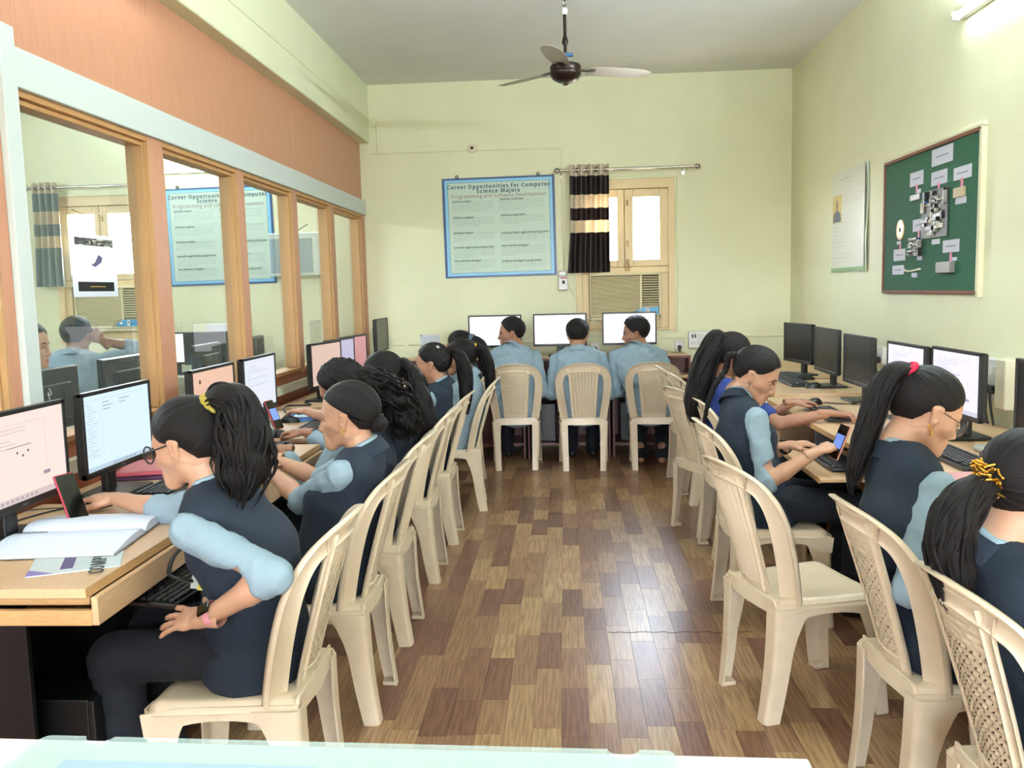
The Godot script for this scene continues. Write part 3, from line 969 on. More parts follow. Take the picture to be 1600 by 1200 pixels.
func ceiling_fan(at: Vector3, spin: float, label: String):
	var t := thing("ceiling_fan", label, "ceiling fan", at)
	var dark := mat("fan_bronze", Color(0.16, 0.105, 0.085), 0.3, 0.5)
	var blade := mat("fan_blade", Color(0.70, 0.665, 0.62), 0.4)
	part(t, "hook", MB.new().torus(Vector3(0, -0.05, 0), Vector3(1, 0, 0.3), 0.03, 0.006, 16, 8), M.steel)
	part(t, "shackle", MB.new().box(Vector3(0, -0.105, 0), Vector3(0.04, 0.05, 0.035), 0.012), M.white_plastic)
	part(t, "rod", MB.new().tube([Vector3(0, -0.12, 0), Vector3(0, -0.47, 0)], 0.011, 12), dark)
	part(t, "collar", MB.new().lathe([Vector2(0.012, -0.26), Vector2(0.022, -0.3), Vector2(0.016, -0.315)], 16), dark)
	part(t, "capacitor", MB.new().tube([Vector3(-0.02, -0.385, 0.025), Vector3(0.05, -0.39, 0.03)], 0.014, 12), mat("capacitor_blue", Color(0.22, 0.38, 0.55), 0.4))
	part(t, "wire", MB.new().tube(spline([Vector3(-0.02, -0.385, 0.025), Vector3(-0.05, -0.36, 0.02), Vector3(-0.05, -0.40, 0.02), Vector3(-0.01, -0.42, 0.01)], 6), 0.003, 6), M.cable_rubber)
	part(t, "motor", MB.new().lathe([Vector2(0, -0.425), Vector2(0.05, -0.43), Vector2(0.095, -0.445), Vector2(0.102, -0.455), Vector2(0.102, -0.478), Vector2(0.097, -0.482), Vector2(0.102, -0.487), Vector2(0.102, -0.51), Vector2(0.085, -0.535), Vector2(0.05, -0.555), Vector2(0, -0.56)], 36), dark)
	part(t, "cap", MB.new().lathe([Vector2(0.0, -0.578), Vector2(0.018, -0.574), Vector2(0.03, -0.555)], 20), M.steel)
	for k in 3:
		var a := spin + TAU * k / 3.0
		var bs := Basis(Vector3.UP, a)
		var pts := []
		for q in 9:
			var s := q / 8.0
			var row := []
			for j in 7:
				var u := j / 6.0 - 0.5
				var wd := 0.115 + 0.03 * sin(s * PI) - (0.05 * maxf(0, s - 0.85) / 0.15)
				row.append(bs * Vector3(0.16 + s * 0.44, -0.475 + u * wd * 0.16 + 0.012 * (0.25 - u * u), u * wd))
			pts.append(row)
		var b := part(t, "blade", MB.new().sheet(pts, 0.002), blade)
		part(b, "blade_arm", MB.new().box(bs * Vector3(0.14, -0.475, 0), Vector3(0.13, 0.006, 0.045), 0.002, bs), dark)

func notice_board():
	var t := thing("notice_board", "green felt notice board with computer parts and paper labels on the right wall", "notice board", Vector3(XR - 0.012, 1.81, -5.155), -PI / 2)
	# x runs from the far end (left) to the near end
	part(t, "felt", MB.new().box(Vector3(0, 0, -0.001), Vector3(1.27, 0.79, 0.014), 0.0), felt())
	var old := mat("peeling_wood", Color(0.42, 0.23, 0.15), 0.6)
	var fr := MB.new()
	fr.box(Vector3(0, 0.40, 0), Vector3(1.31, 0.02, 0.03), 0.004)
	fr.box(Vector3(-0.645, 0, 0), Vector3(0.02, 0.82, 0.03), 0.004)
	fr.box(Vector3(0, -0.40, 0), Vector3(1.31, 0.02, 0.03), 0.004)
	part(t, "frame", fr, old)
	var fw := MB.new().box(Vector3(0.651, 0.0, 0), Vector3(0.03, 0.85, 0.030), 0.004)
	fw.box(Vector3(0.0, 0.418, 0.0), Vector3(1.34, 0.02, 0.026), 0.004)
	part(t, "painted_edge", fw, mat("peeling_paint", Color(0.82, 0.80, 0.68), 0.6))
	var paper: Material = mat("label_paper", Color(0.80, 0.80, 0.86), 0.8)
	var pink := mat("pink_ribbon", Color(0.85, 0.50, 0.62), 0.6)
	# [x, y, w, h] of the paper labels
	for p in [[0.197, 0.335, 0.267, 0.091], [-0.143, 0.253, 0.194, 0.080], [0.165, 0.221, 0.203, 0.075], [0.448, 0.212, 0.206, 0.066], [-0.088, -0.016, 0.187, 0.069], [-0.380, -0.176, 0.187, 0.070], [-0.396, -0.267, 0.183, 0.056], [0.336, -0.156, 0.199, 0.066]]:
		var l := part(t, "paper_label", MB.new().box(Vector3(p[0], p[1], 0.0075), Vector3(p[2], p[3], 0.0012), 0.0), paper)
		part(l, "print_line", MB.new().box(Vector3(p[0], p[1], 0.0083), Vector3(p[2] * 0.6, 0.006, 0.0004), 0.0), mat("faint_ink", Color(0.5, 0.5, 0.58), 0.8))
	for p in [[-0.111, 0.179, 0.066, 0.023], [0.438, 0.072, 0.124, 0.033], [0.144, -0.123, 0.107, 0.028], [-0.072, -0.204, 0.070, 0.025], [-0.392, -0.102, 0.068, 0.021], [0.384, -0.225, 0.056, 0.018], [-0.143, -0.302, 0.082, 0.026]]:
		part(t, "name_slip", MB.new().box(Vector3(p[0], p[1], 0.0075), Vector3(p[2], p[3], 0.0012), 0.0), paper)
	for p in [[-0.138, 0.197, 0.050], [0.165, 0.176, 0.04], [0.445, 0.160, 0.055], [-0.092, -0.069, 0.046], [-0.369, -0.126, 0.034], [0.338, -0.212, 0.05], [-0.29, -0.27, 0.02]]:
		part(t, "ribbon", MB.new().box(Vector3(p[0], p[1], 0.0075), Vector3(0.024, p[2], 0.002), 0.0), pink)
	# the mounted circuit boards
	var board := func(x: float, y: float, w: float, h: float, sd: int, called: String):
		var pc := part(t, called, MB.new().box(Vector3(x, y, 0.011), Vector3(w, h, 0.005), 0.001), mat("circuit_dark", Color(0.16, 0.17, 0.16), 0.5))
		var r := RandomNumberGenerator.new()
		r.seed = sd
		var kinds := [mat("chip_black", Color(0.05, 0.05, 0.05), 0.4), mat("slot_white", Color(0.78, 0.76, 0.70), 0.5), mat("chip_grey", Color(0.5, 0.5, 0.48), 0.4), mat("slot_blue", Color(0.12, 0.32, 0.62), 0.5)]
		for q in 4:
			var m := MB.new()
			for k in [14, 12, 10, 2][q]:
				var s := Vector3(r.randf_range(0.012, w * 0.33), r.randf_range(0.008, h * 0.10), r.randf_range(0.006, 0.02))
				if r.randf() < 0.3: s = Vector3(s.y, s.x * 0.7, s.z)
				m.box(Vector3(x + r.randf_range(-0.5, 0.5) * (w - s.x), y + r.randf_range(-0.5, 0.5) * (h - s.y), 0.013 + s.z / 2), s, 0.001)
			tag(part(pc, ["chips", "slots", "sockets", "blue_slots"][q], m, kinds[q]), "", "", "", "stuff")
	board.call(0.125, 0.031, 0.345, 0.262, 3, "motherboard")
	board.call(-0.122, -0.139, 0.175, 0.106, 4, "circuit_card")
	part(t, "memory_stick", MB.new().box(Vector3(-0.149, 0.147, 0.012), Vector3(0.14, 0.032, 0.006), 0.001), mat("chip_grey", Color(0.5, 0.5, 0.48), 0.4))
	part(t, "processor", MB.new().box(Vector3(0.428, 0.115, 0.012), Vector3(0.124, 0.05, 0.012), 0.002), mat("processor_tan", Color(0.66, 0.60, 0.45), 0.5))
	part(t, "disk_platter", MB.new().lathe([Vector2(0.012, 0.004), Vector2(0.014, 0.006), Vector2(0.06, 0.006), Vector2(0.062, 0.0)], 28, Transform3D(Basis(Vector3.RIGHT, PI / 2), Vector3(-0.366, -0.026, 0.008))), mat("platter_tan", Color(0.80, 0.66, 0.42), 0.35))
	part(t, "drive", MB.new().box(Vector3(0.302, -0.267, 0.02), Vector3(0.18, 0.06, 0.03), 0.004), mat("drive_grey", Color(0.45, 0.44, 0.42), 0.4))
	part(t, "cable_sample", MB.new().tube(spline([Vector3(-0.28, -0.27, 0.012), Vector3(-0.2, -0.278, 0.014), Vector3(-0.05, -0.268, 0.012)], 6), 0.006, 6), M.cream_plastic)

func felt() -> StandardMaterial3D:
	var m := mat("green_felt", Color(0.075, 0.33, 0.22), 0.8)
	m.rim_enabled = true
	m.rim = 0.15
	tri_tex(m, noise_tex(0.03, 61, 4, false, ramp(Color(0.9, 0.9, 0.9), Color(1, 1, 1))), Vector3.ONE * 2.0)
	return m


# ---------- chairs ----------
func back_x(y: float, z: float) -> float:
	var s := maxf(0.0, (y - 0.40) / 0.485)
	return -0.190 - 0.145 * pow(s, 1.1) + 0.105 * (1.0 - 0.35 * s) * pow(z / 0.21, 2.0)

func splat_half(y: float) -> float:
	return lerpf(0.080, 0.108, clampf((y - 0.41) / 0.42, 0, 1))

func make_chair(weave: bool) -> Node3D:
	var t := thing("plastic_chair", "x", "chair")
	var m: Material = M.chair_plastic
	# seat: a dished sheet whose edges turn down
	var pts := []
	for k in 22:
		var u := k / 21.0
		var row := []
		for j in 25:
			var q := j / 24.0 * 2.0 - 1.0
			var x := -0.205 + u * 0.43
			var hw := lerpf(0.182, 0.208, clampf(u * 1.3, 0, 1)) - 0.03 * pow(maxf(0, u - 0.86) / 0.14, 2)
			var edge := maxf(0.0, (absf(q) - 0.86) / 0.14)
			var y := 0.428 - 0.014 * (1.0 - q * q) * sin(PI * clampf(u, 0.05, 0.95)) - 0.032 * edge * edge
			var fr := maxf(0.0, (u - 0.86) / 0.14)
			y -= 0.045 * fr * fr
			x -= 0.012 * fr * fr
			row.append(Vector3(x, y, q * hw))
		pts.append(row)
	part(t, "seat", MB.new().sheet(pts, 0.004), m)
	# aprons: arched side panels, and front and rear rails
	for s: float in [-1.0, 1.0]:
		var po := PackedVector2Array([Vector2(-0.205, 0.412), Vector2(-0.205, 0.33)])
		for k in 9:
			var a := k / 8.0
			po.append(Vector2(-0.15 + a * 0.30, 0.335 + 0.04 * pow(sin(PI * a), 0.45)))
		po.append(Vector2(0.205, 0.33))
		po.append(Vector2(0.212, 0.395))
		po.append(Vector2(0.12, 0.412))
		part(t, "side_apron", MB.new().prism(po, 0.007, Transform3D(Basis(Vector3.UP, -0.06 * s), Vector3(0, 0, s * 0.190))), m)
	var fa := PackedVector2Array([Vector2(-0.19, 0.39), Vector2(-0.19, 0.335)])
	for k in 9:
		fa.append(Vector2(-0.15 + k * 0.0375, 0.335 + 0.03 * pow(sin(PI * k / 8.0), 0.4)))
	fa.append(Vector2(0.19, 0.335))
	fa.append(Vector2(0.19, 0.39))
	part(t, "front_apron", MB.new().prism(fa, 0.006, Transform3D(Basis(Vector3.UP, PI / 2), Vector3(0.207, 0, 0))), m)
	part(t, "rear_apron", MB.new().sheet([[Vector3(-0.20, 0.375, -0.175), Vector3(-0.213, 0.375, 0), Vector3(-0.20, 0.375, 0.175)], [Vector3(-0.195, 0.43, -0.175), Vector3(-0.205, 0.43, 0), Vector3(-0.195, 0.43, 0.175)]], 0.006), m)
	# legs: tapering angle sections with a foot pad
	for f: float in [-1.0, 1.0]:
		for s: float in [-1.0, 1.0]:
			var top := Vector3(0.205 * f, 0.40, 0.192 * s)
			var bot := Vector3(0.215 if f > 0 else -0.235, 0.0, (0.205 if f > 0 else 0.172) * s)
			var lg := MB.new()
			var rows := [[], [], []]
			var ca := [[], [], []]
			for k in 9:
				var u := k / 8.0
				var flare := pow(1.0 - minf(1.0, u * 2.2), 2.0) * 0.05
				var c := top.lerp(bot, u) + Vector3(-0.02 * f * sin(PI * u) * 0.4, 0, 0)
				var wd := lerpf(0.072, 0.050, u) + flare
				var wz := lerpf(0.060, 0.045, u)
				rows[0].append(c + Vector3(-f * wd, 0, 0))
				rows[1].append(c)
				rows[2].append(c + Vector3(0, 0, -s * wz))
				for q in 3: ca[q] = rows[q]
			var g := []
			for k in 9:
				g.append([rows[0][k], rows[0][k].lerp(rows[1][k], 0.85), rows[1][k] + Vector3(-f * 0.004, 0, -s * 0.004), rows[1][k].lerp(rows[2][k], 0.2), rows[2][k]])
			lg.sheet(g, 0.006 * f * s)
			lg.box(bot + Vector3(-f * 0.025, 0.009, -s * 0.022), Vector3(0.052, 0.018, 0.046), 0.004)
			part(t, "leg", lg, m)
	# the arched frame of the back: a band with a rim turned to the rear
	var key := [Vector2(0.180, 0.385), Vector2(0.192, 0.46), Vector2(0.206, 0.55), Vector2(0.217, 0.64), Vector2(0.221, 0.71), Vector2(0.213, 0.775), Vector2(0.184, 0.832), Vector2(0.128, 0.868), Vector2(0.06, 0.884), Vector2(0.0, 0.888)]
	var all := []
	for k in key.size(): all.append(Vector3(key[k].x, key[k].y, 0))
	for k in range(key.size() - 2, -1, -1): all.append(Vector3(-key[k].x, key[k].y, 0))
	var sm := spline(all, 5)
	var band := []
	for k in sm.size():
		var p: Vector3 = sm[k]
		var d: Vector3 = (sm[mini(k + 1, sm.size() - 1)] - sm[maxi(k - 1, 0)]).normalized()
		var inn := Vector3(-d.y, d.x, 0)
		if inn.dot(Vector3(0, 0.62, 0) - p) < 0.0: inn = -inn
		var wd := 0.055 + 0.008 * clampf((p.y - 0.8) / 0.08, 0, 1)
		var row := []
		for q in [[0.004, -0.016], [0.0, -0.006], [0.003, 0.0], [0.2, 0.003], [0.5, 0.004], [0.8, 0.003], [0.97, 0.0], [1.0, -0.006]]:
			var w: Vector3 = p + inn * wd * q[0]
			row.append(Vector3(back_x(w.y, w.x) + q[1], w.y, w.x))
		band.append(row)
	part(t, "back_frame", MB.new().sheet(band, -0.0045), m)
	# the centre panel
	if weave:
		var nc := 9
		var nr := 21
		var g := []
		var skip := {}
		for k in nr * 3 + 1:
			var y := 0.455 + 0.365 * k / (nr * 3)
			var row := []
			for j in nc * 3 + 1:
				var z: float = (float(j) / (nc * 3) * 2.0 - 1.0) * (splat_half(y) - 0.012)
				var cr := k / 3
				var cc := j / 3
				var s := 0.0030 * sin(PI * (k % 3) / 3.0) + 0.0012 * (1.0 if (cr + cc) % 2 else -1.0) * sin(PI * ((j % 3) + 0.5) / 3.0)
				row.append(Vector3(back_x(y, z) + 0.001 + s, y, z))
				if k % 3 == 0 and j % 3 == 1 and k > 2 and k < nr * 2.4 and k < nr * 3: skip[Vector2i(k, j)] = true
			g.append(row)
		part(t, "woven_panel", MB.new().sheet(g, 0.003, skip), m)
	else:
		for j in 7:
			var sl := []
			for k in 15:
				var y := 0.45 + 0.385 * k / 14.0
				var hw := splat_half(y) - 0.012
				var row := []
				for q in 5:
					var e := q / 4.0
					var z := (((j + 0.15 + 0.70 * e) / 7.0) * 2.0 - 1.0) * hw
					row.append(Vector3(back_x(y, z) - 0.002 + 0.006 * sin(PI * e), y, z))
				sl.append(row)
			part(t, "slat", MB.new().sheet(sl, 0.004), m)
	var border := []
	for s: float in [-1.0, 1.0]:
		var sp := []
		for k in 17:
			var y := 0.40 + 0.445 * k / 16.0
			var row := []
			for q in [[-0.014, -0.006], [-0.013, 0.002], [-0.004, 0.004], [0.006, 0.002], [0.007, -0.006]]:
				var z: float = s * (splat_half(y) + q[0] + 0.004 + (0.02 * pow(maxf(0, (y - 0.78) / 0.065), 2.0)) * (1.0 if q[0] > 0 else 0.0))
				row.append(Vector3(back_x(y, z) + q[1], y, z))
			sp.append(row)
		border.append(sp)
		part(t, "panel_border", MB.new().sheet(sp, 0.003 * s), m)
	var lo := []
	for k in 4:
		var y := [0.385, 0.40, 0.445, 0.458][k] as float
		var row := []
		for j in 11:
			var z := (j / 5.0 - 1.0) * (splat_half(y) + 0.004)
			row.append(Vector3(back_x(y, z) + [-0.008, 0.0, 0.003, -0.002][k], y, z))
		lo.append(row)
	part(t, "panel_foot", MB.new().sheet(lo, 0.004), m)
	var hi := []
	for k in 4:
		var y := [0.815, 0.822, 0.84, 0.858][k] as float
		var row := []
		for j in 11:
			var z := (j / 5.0 - 1.0) * (splat_half(y) + 0.004)
			row.append(Vector3(back_x(y, z) + [-0.003, 0.002, 0.003, 0.0][k], y, z))
		hi.append(row)
	part(t, "panel_head", MB.new().sheet(hi, 0.004), m)
	return t

# [rear feet x, z, heading in degrees (0 faces +x, 180 faces -x), woven back, label]
const CHAIRS := [
	[-0.70, -2.33, 180.0, true, "cream plastic chair with woven back under the girl with the yellow hair band"],
	[-0.68, -3.01, 180.0, true, "cream plastic chair with woven back under the girl with the low bun"],
	[-0.685, -3.68, 180.0, false, "cream plastic chair with slatted back under the curly haired student"],
	[-0.68, -4.47, 180.0, true, "cream plastic chair under the girl with parted hair in the left row"],
	[-0.67, -5.15, 180.0, false, "cream plastic chair under the girl with the white star clip"],
	[-0.58, -5.93, 186.0, true, "cream plastic chair under the girl with the yellow ribbon"],
	[-0.66, -6.63, 180.0, true, "cream plastic chair under the girl with the grey scrunchie at the left corner"],
	[-0.415, -7.10, 92.0, true, "cream plastic chair with woven back under the boy at the left screen"],
	[0.141, -7.04, 90.0, false, "cream plastic chair with slatted back under the boy at the middle screen"],
	[0.70, -7.02, 84.0, true, "cream plastic chair with woven back under the boy at the right screen"],
	[0.615, -3.02, 16.7, false, "empty cream plastic chair with slatted back facing the right desks, nearest the aisle"],
	[0.86, -2.40, 4.0, true, "cream plastic chair with woven back under the girl with the pink hair band"],
	[0.86, -1.78, 4.0, true, "cream plastic chair with woven back under the girl with the gold claw clip"],
	[0.69, -3.90, 2.0, false, "cream plastic chair with slatted back under the girl using her phone"],
	[0.78, -4.82, 6.0, false, "cream plastic chair under the long haired girl with the purple flower clip"],
	[0.72, -5.22, 24.0, true, "empty cream plastic chair pulled back into the aisle, third behind the slatted empty one"],
	[0.83, -6.02, 4.0, true, "empty cream plastic chair at the far right desks, second from the far wall"],
	[0.80, -6.62, 4.0, true, "empty cream plastic chair at the far right desks, nearest the far wall"],
	[-3.36, -5.42, 90.0, true, "cream plastic chair behind the glass under the man in the blue shirt"],
	[-3.02, -5.75, 120.0, true, "cream plastic chair behind the glass standing beside the seated man"],
]

func furniture():
	var weave := make_chair(true)
	var slat := make_chair(false)
	var first := {true: weave, false: slat}
	var placed := {}
	for c in CHAIRS:
		var h := deg_to_rad(c[2])
		var f := Vector3(cos(h), 0, -sin(h))
		var at: Vector3 = Vector3(c[0], 0, c[1]) + f * 0.22
		var src: Node3D = first[c[3]]
		var g := "cream plastic chairs of the computer lab"
		if placed.has(c[3]):
			dup(src, c[4], at, h, g)
		else:
			placed[c[3]] = true
			src.position = at
			src.rotation.y = h
			tag(src, c[4], "chair", g)
	desks()
	near_table()

func desk(z0: float, z1: float, front: float, back: float, y: float, label: String, drawers := false, tray := true) -> Node3D:
	# z0 is the far end, z1 the near end
	var s := signf(front - back)
	var t := thing("computer_desk", label, "desk", Vector3((front + back) / 2, 0, (z0 + z1) / 2))
	var hw := absf(front - back) / 2
	var hz := (z1 - z0) / 2
	part(t, "desk_top", MB.new().box(Vector3(0, y - 0.0125, 0), Vector3(hw * 2, 0.025, hz * 2), 0.003), M.desk_laminate)
	part(t, "edge_band", MB.new().box(Vector3(s * hw, y - 0.0125, 0), Vector3(0.002, 0.0245, hz * 2 - 0.004), 0.0), M.desk_edge)
	for e: float in [-1.0, 1.0]:
		part(t, "side_panel", MB.new().box(Vector3(-s * 0.10, (y - 0.025) / 2, e * (hz - 0.12)), Vector3(hw * 2 - 0.26, y - 0.025, 0.018), 0.002), M.dark_panel)
	part(t, "back_panel", MB.new().box(Vector3(-s * (hw - 0.05), y * 0.55, 0), Vector3(0.016, y * 0.8, hz * 2 - 0.27), 0.002), M.dark_panel)
	if tray:
		var d := part(t, "keyboard_drawer", MB.new().box(Vector3(s * (hw + 0.012), y - 0.062, 0.0), Vector3(0.018, 0.072, hz * 2 - 0.03), 0.003), M.desk_laminate)
		part(d, "drawer_end", MB.new().box(Vector3(s * (hw - 0.16), y - 0.078, hz - 0.02), Vector3(0.33, 0.04, 0.016), 0.003), M.desk_edge)
		part(d, "drawer_rail", MB.new().box(Vector3(s * (hw - 0.20), y - 0.045, hz - 0.06), Vector3(0.36, 0.03, 0.016), 0.003), M.desk_edge)
		part(d, "drawer_shelf", MB.new().box(Vector3(s * (hw - 0.16), y - 0.095, 0), Vector3(0.33, 0.012, hz * 2 - 0.05), 0.002), M.desk_edge)
		part(d, "lock", MB.new().lathe([Vector2(0, 0.006), Vector2(0.008, 0.006), Vector2(0.009, 0)], 12, Transform3D(Basis(Vector3(0, 0, 1), -PI / 2 * s), Vector3(s * (hw + 0.021), y - 0.055, -hz + 0.05))), M.grey_plastic)
	if drawers:
		var c := part(t, "pedestal", MB.new().box(Vector3(0.02 * s, (y - 0.025) / 2, -hz + 0.23), Vector3(hw * 2 - 0.06, y - 0.03, 0.40), 0.002), M.desk_laminate)
		for k in 3:
			part(c, "drawer_front", MB.new().box(Vector3(s * (hw - 0.004), y - 0.14 - k * 0.225, -hz + 0.23), Vector3(0.016, 0.215, 0.39), 0.003), M.desk_laminate)
			part(c, "keyhole", MB.new().lathe([Vector2(0, 0.004), Vector2(0.007, 0.004), Vector2(0.008, 0)], 12, Transform3D(Basis(Vector3(0, 0, 1), -PI / 2 * s), Vector3(s * (hw + 0.005), y - 0.10 - k * 0.225, -hz + 0.35))), M.grey_plastic)
	return t

func desks():
	var dp := mat("dark_panel", Color(0.06, 0.05, 0.05), 0.5)
	tri_tex(dp, noise_tex(0.03, 25, 3, false, ramp(Color(0.85, 0.8, 0.8), Color(1, 1, 1))), Vector3(2, 2, 2))
	desk(-2.84, -1.975, -1.165, -1.80, YD, "light wood computer desk at the near left with an open notebook on it")
	desk(-3.96, -2.96, -1.15, -1.80, YD, "light wood computer desk on the left in front of the girl with the bun")
	desk(-5.15, -4.12, -1.17, -1.80, YD, "light wood computer desk on the left with a blue folder lying on it")
	desk(-6.70, -5.30, -1.17, -1.80, YD, "light wood computer desk at the far left by the last glass panes", false, false)
	desk(-8.05, -5.45, 1.285, 2.05, 0.80, "light wood desk at the far right carrying two dark monitors", false, false)
	var d := desk(-5.43, -3.62, 1.215, 2.05, 0.785, "light wood desk on the right with a drawer pedestal and one dark monitor", true, false)
	part(d, "sliding_tray", MB.new().box(Vector3(-0.43, 0.655, 0.52), Vector3(0.30, 0.016, 0.70), 0.003), M.desk_laminate)
	part(d, "tray_edge", MB.new().box(Vector3(-0.582, 0.655, 0.52), Vector3(0.004, 0.022, 0.70), 0.001), M.desk_edge)
	part(d, "tray_bracket", MB.new().box(Vector3(-0.28, 0.71, 0.18), Vector3(0.26, 0.11, 0.012), 0.002), M.grey_plastic)
	desk(-3.60, -2.30, 1.215, 2.05, 0.79, "light wood desk on the right under the lit monitor and the pink sheet", false, false)
	desk(-2.28, -1.10, 1.215, 2.05, 0.79, "light wood desk at the near right edge of the picture", false, false)
	# red-brown tables along the far wall, each with a raised monitor shelf
	var xs := [[-1.78, -1.12, "red brown computer table in the far left corner"], [-1.08, -0.36, "red brown computer table before the boy at the left screen"], [-0.34, 0.38, "red brown computer table before the boy at the middle screen"], [0.40, 1.115, "red brown computer table before the boy at the right screen"]]
	for s in xs:
		var t := thing("computer_table", s[2], "table", Vector3((s[0] + s[1]) / 2, 0, -7.86))
		var hw: float = (s[1] - s[0]) / 2
		var b: Material = M.red_brown_laminate
		part(t, "monitor_shelf", MB.new().box(Vector3(0, 0.866, -0.04), Vector3(hw * 2 - 0.05, 0.018, 0.46), 0.002), M.desk_laminate)
		part(t, "shelf_edge", MB.new().box(Vector3(0, 0.866, 0.192), Vector3(hw * 2 - 0.05, 0.022, 0.006), 0.001), b)
		part(t, "shelf_back", MB.new().box(Vector3(0, 0.78, -0.06), Vector3(hw * 2 - 0.06, 0.15, 0.014), 0.002), b)
		part(t, "keyboard_shelf", MB.new().box(Vector3(0, 0.705, 0.05), Vector3(hw * 2, 0.02, 0.62), 0.002), M.desk_laminate)
		part(t, "shelf_edge", MB.new().box(Vector3(0, 0.692, 0.362), Vector3(hw * 2, 0.014, 0.006), 0.001), b)
		for e: float in [-1.0, 1.0]:
			part(t, "side_panel", MB.new().box(Vector3(e * (hw - 0.009), 0.35, 0.03), Vector3(0.018, 0.69, 0.56), 0.002), b)
			part(t, "shelf_side", MB.new().box(Vector3(e * (hw - 0.035), 0.785, -0.04), Vector3(0.018, 0.145, 0.46), 0.002), b)
		part(t, "back_panel", MB.new().box(Vector3(0, 0.40, -0.2), Vector3(hw * 2 - 0.04, 0.55, 0.014), 0.002), b)
		part(t, "base_shelf", MB.new().box(Vector3(0, 0.12, 0.0), Vector3(hw * 2 - 0.04, 0.02, 0.45), 0.002), b)
		part(t, "cpu_box", MB.new().box(Vector3(-hw + 0.16, 0.30, -0.02), Vector3(0.17, 0.34, 0.36), 0.006), M.black_plastic)
	# tables of the next room
	for q in [[-2.75, -2.05, -6.9, -3.1, "pale desk behind the glass carrying the dark backs of monitors"], [-4.9, -2.6, -8.0, -7.45, "pale desk along the far wall of the next room"]]:
		var t := thing("long_desk", q[4], "desk", Vector3((q[0] + q[1]) / 2, 0, (q[2] + q[3]) / 2))
		var sx: float = q[1] - q[0]
		var sz: float = q[3] - q[2]
		part(t, "desk_top", MB.new().box(Vector3(0, 0.775, 0), Vector3(sx, 0.03, sz), 0.003), mat("pale_laminate", Color(0.72, 0.70, 0.60), 0.4))
		for e: float in [-1.0, 0.0, 1.0]:
			if sz > sx: part(t, "support", MB.new().box(Vector3(0, 0.38, e * (sz / 2 - 0.1)), Vector3(sx - 0.1, 0.76, 0.02), 0.002), M.dark_panel)
			else: part(t, "support", MB.new().box(Vector3(e * (sx / 2 - 0.1), 0.38, 0), Vector3(0.02, 0.76, sz - 0.1), 0.002), M.dark_panel)

func near_table():
	var bs := Basis(Vector3.UP, -0.034)
	var t := thing("white_table", "white topped table under a glass sheet across the bottom of the picture", "table", Vector3(-0.48, 0, -0.93))
	t.basis = bs
	part(t, "table_top", MB.new().box(Vector3(0, 0.760, 0), Vector3(1.64, 0.03, 0.72), 0.004), mat("table_white", Color(0.84, 0.87, 0.87), 0.25))
	part(t, "edge_strip", MB.new().box(Vector3(0, 0.759, -0.3605), Vector3(1.636, 0.027, 0.003), 0.001), mat("table_edge", Color(0.50, 0.33, 0.24), 0.5))
	for x: float in [-0.74, 0.74]:
		part(t, "side_panel", MB.new().box(Vector3(x, 0.372, 0.02), Vector3(0.02, 0.744, 0.6), 0.002), mat("table_side", Color(0.62, 0.48, 0.36), 0.5))
	var g := single("glass_sheet", glass_sheet(), mat("table_glass", Color(0.62, 0.84, 0.78, 0.35), 0.03), "greenish glass sheet with finger notches lying on the white table", "glass sheet")
	g.position = Vector3(-0.48, 0.7755, -0.93)
	g.basis = bs
	var gm: StandardMaterial3D = M.table_glass
	gm.transparency = BaseMaterial3D.TRANSPARENCY_ALPHA
	gm.albedo_color = Color(0.80, 0.89, 0.87, 0.30)
	gm.roughness = 0.3
	gm.metallic_specular = 0.6
	var p := thing("paper_sheet", "pale blue paper lying under the glass sheet on the white table", "paper", Vector3(-0.56, 0.7752, -1.05))
	p.basis = bs
	part(p, "sheet", MB.new().box(Vector3(-0.03, 0.0006, 0.0), Vector3(0.40, 0.0008, 0.36), 0.0), mat("paper_blue", Color(0.62, 0.74, 0.90), 0.7))

func glass_sheet() -> MB:
	# outline with two half-round notches in the far edge and rounded corners
	var po := PackedVector2Array()
	var x0 := -0.385
	var x1 := 0.622
	var zf := -0.357
	po.append(Vector2(x1, 0.33))
	for k in 5: po.append(Vector2(x1 - 0.015 + 0.015 * cos(k * PI / 8), zf + 0.015 - 0.015 * sin(k * PI / 8)))
	for nx: float in [0.545, -0.29]:
		for k in 11:
			var a := PI * k / 10.0
			po.append(Vector2(nx + 0.024 * cos(a), zf + 0.016 * sin(a)))
	for k in 5: po.append(Vector2(x0 + 0.015 - 0.015 * sin(k * PI / 8), zf + 0.015 - 0.015 * cos(k * PI / 8)))
	po.append(Vector2(x0 - 0.02, 0.33))
	return MB.new().prism(po, 0.006, Transform3D(Basis(Vector3.RIGHT, PI / 2), Vector3(0, 0.004, 0)))


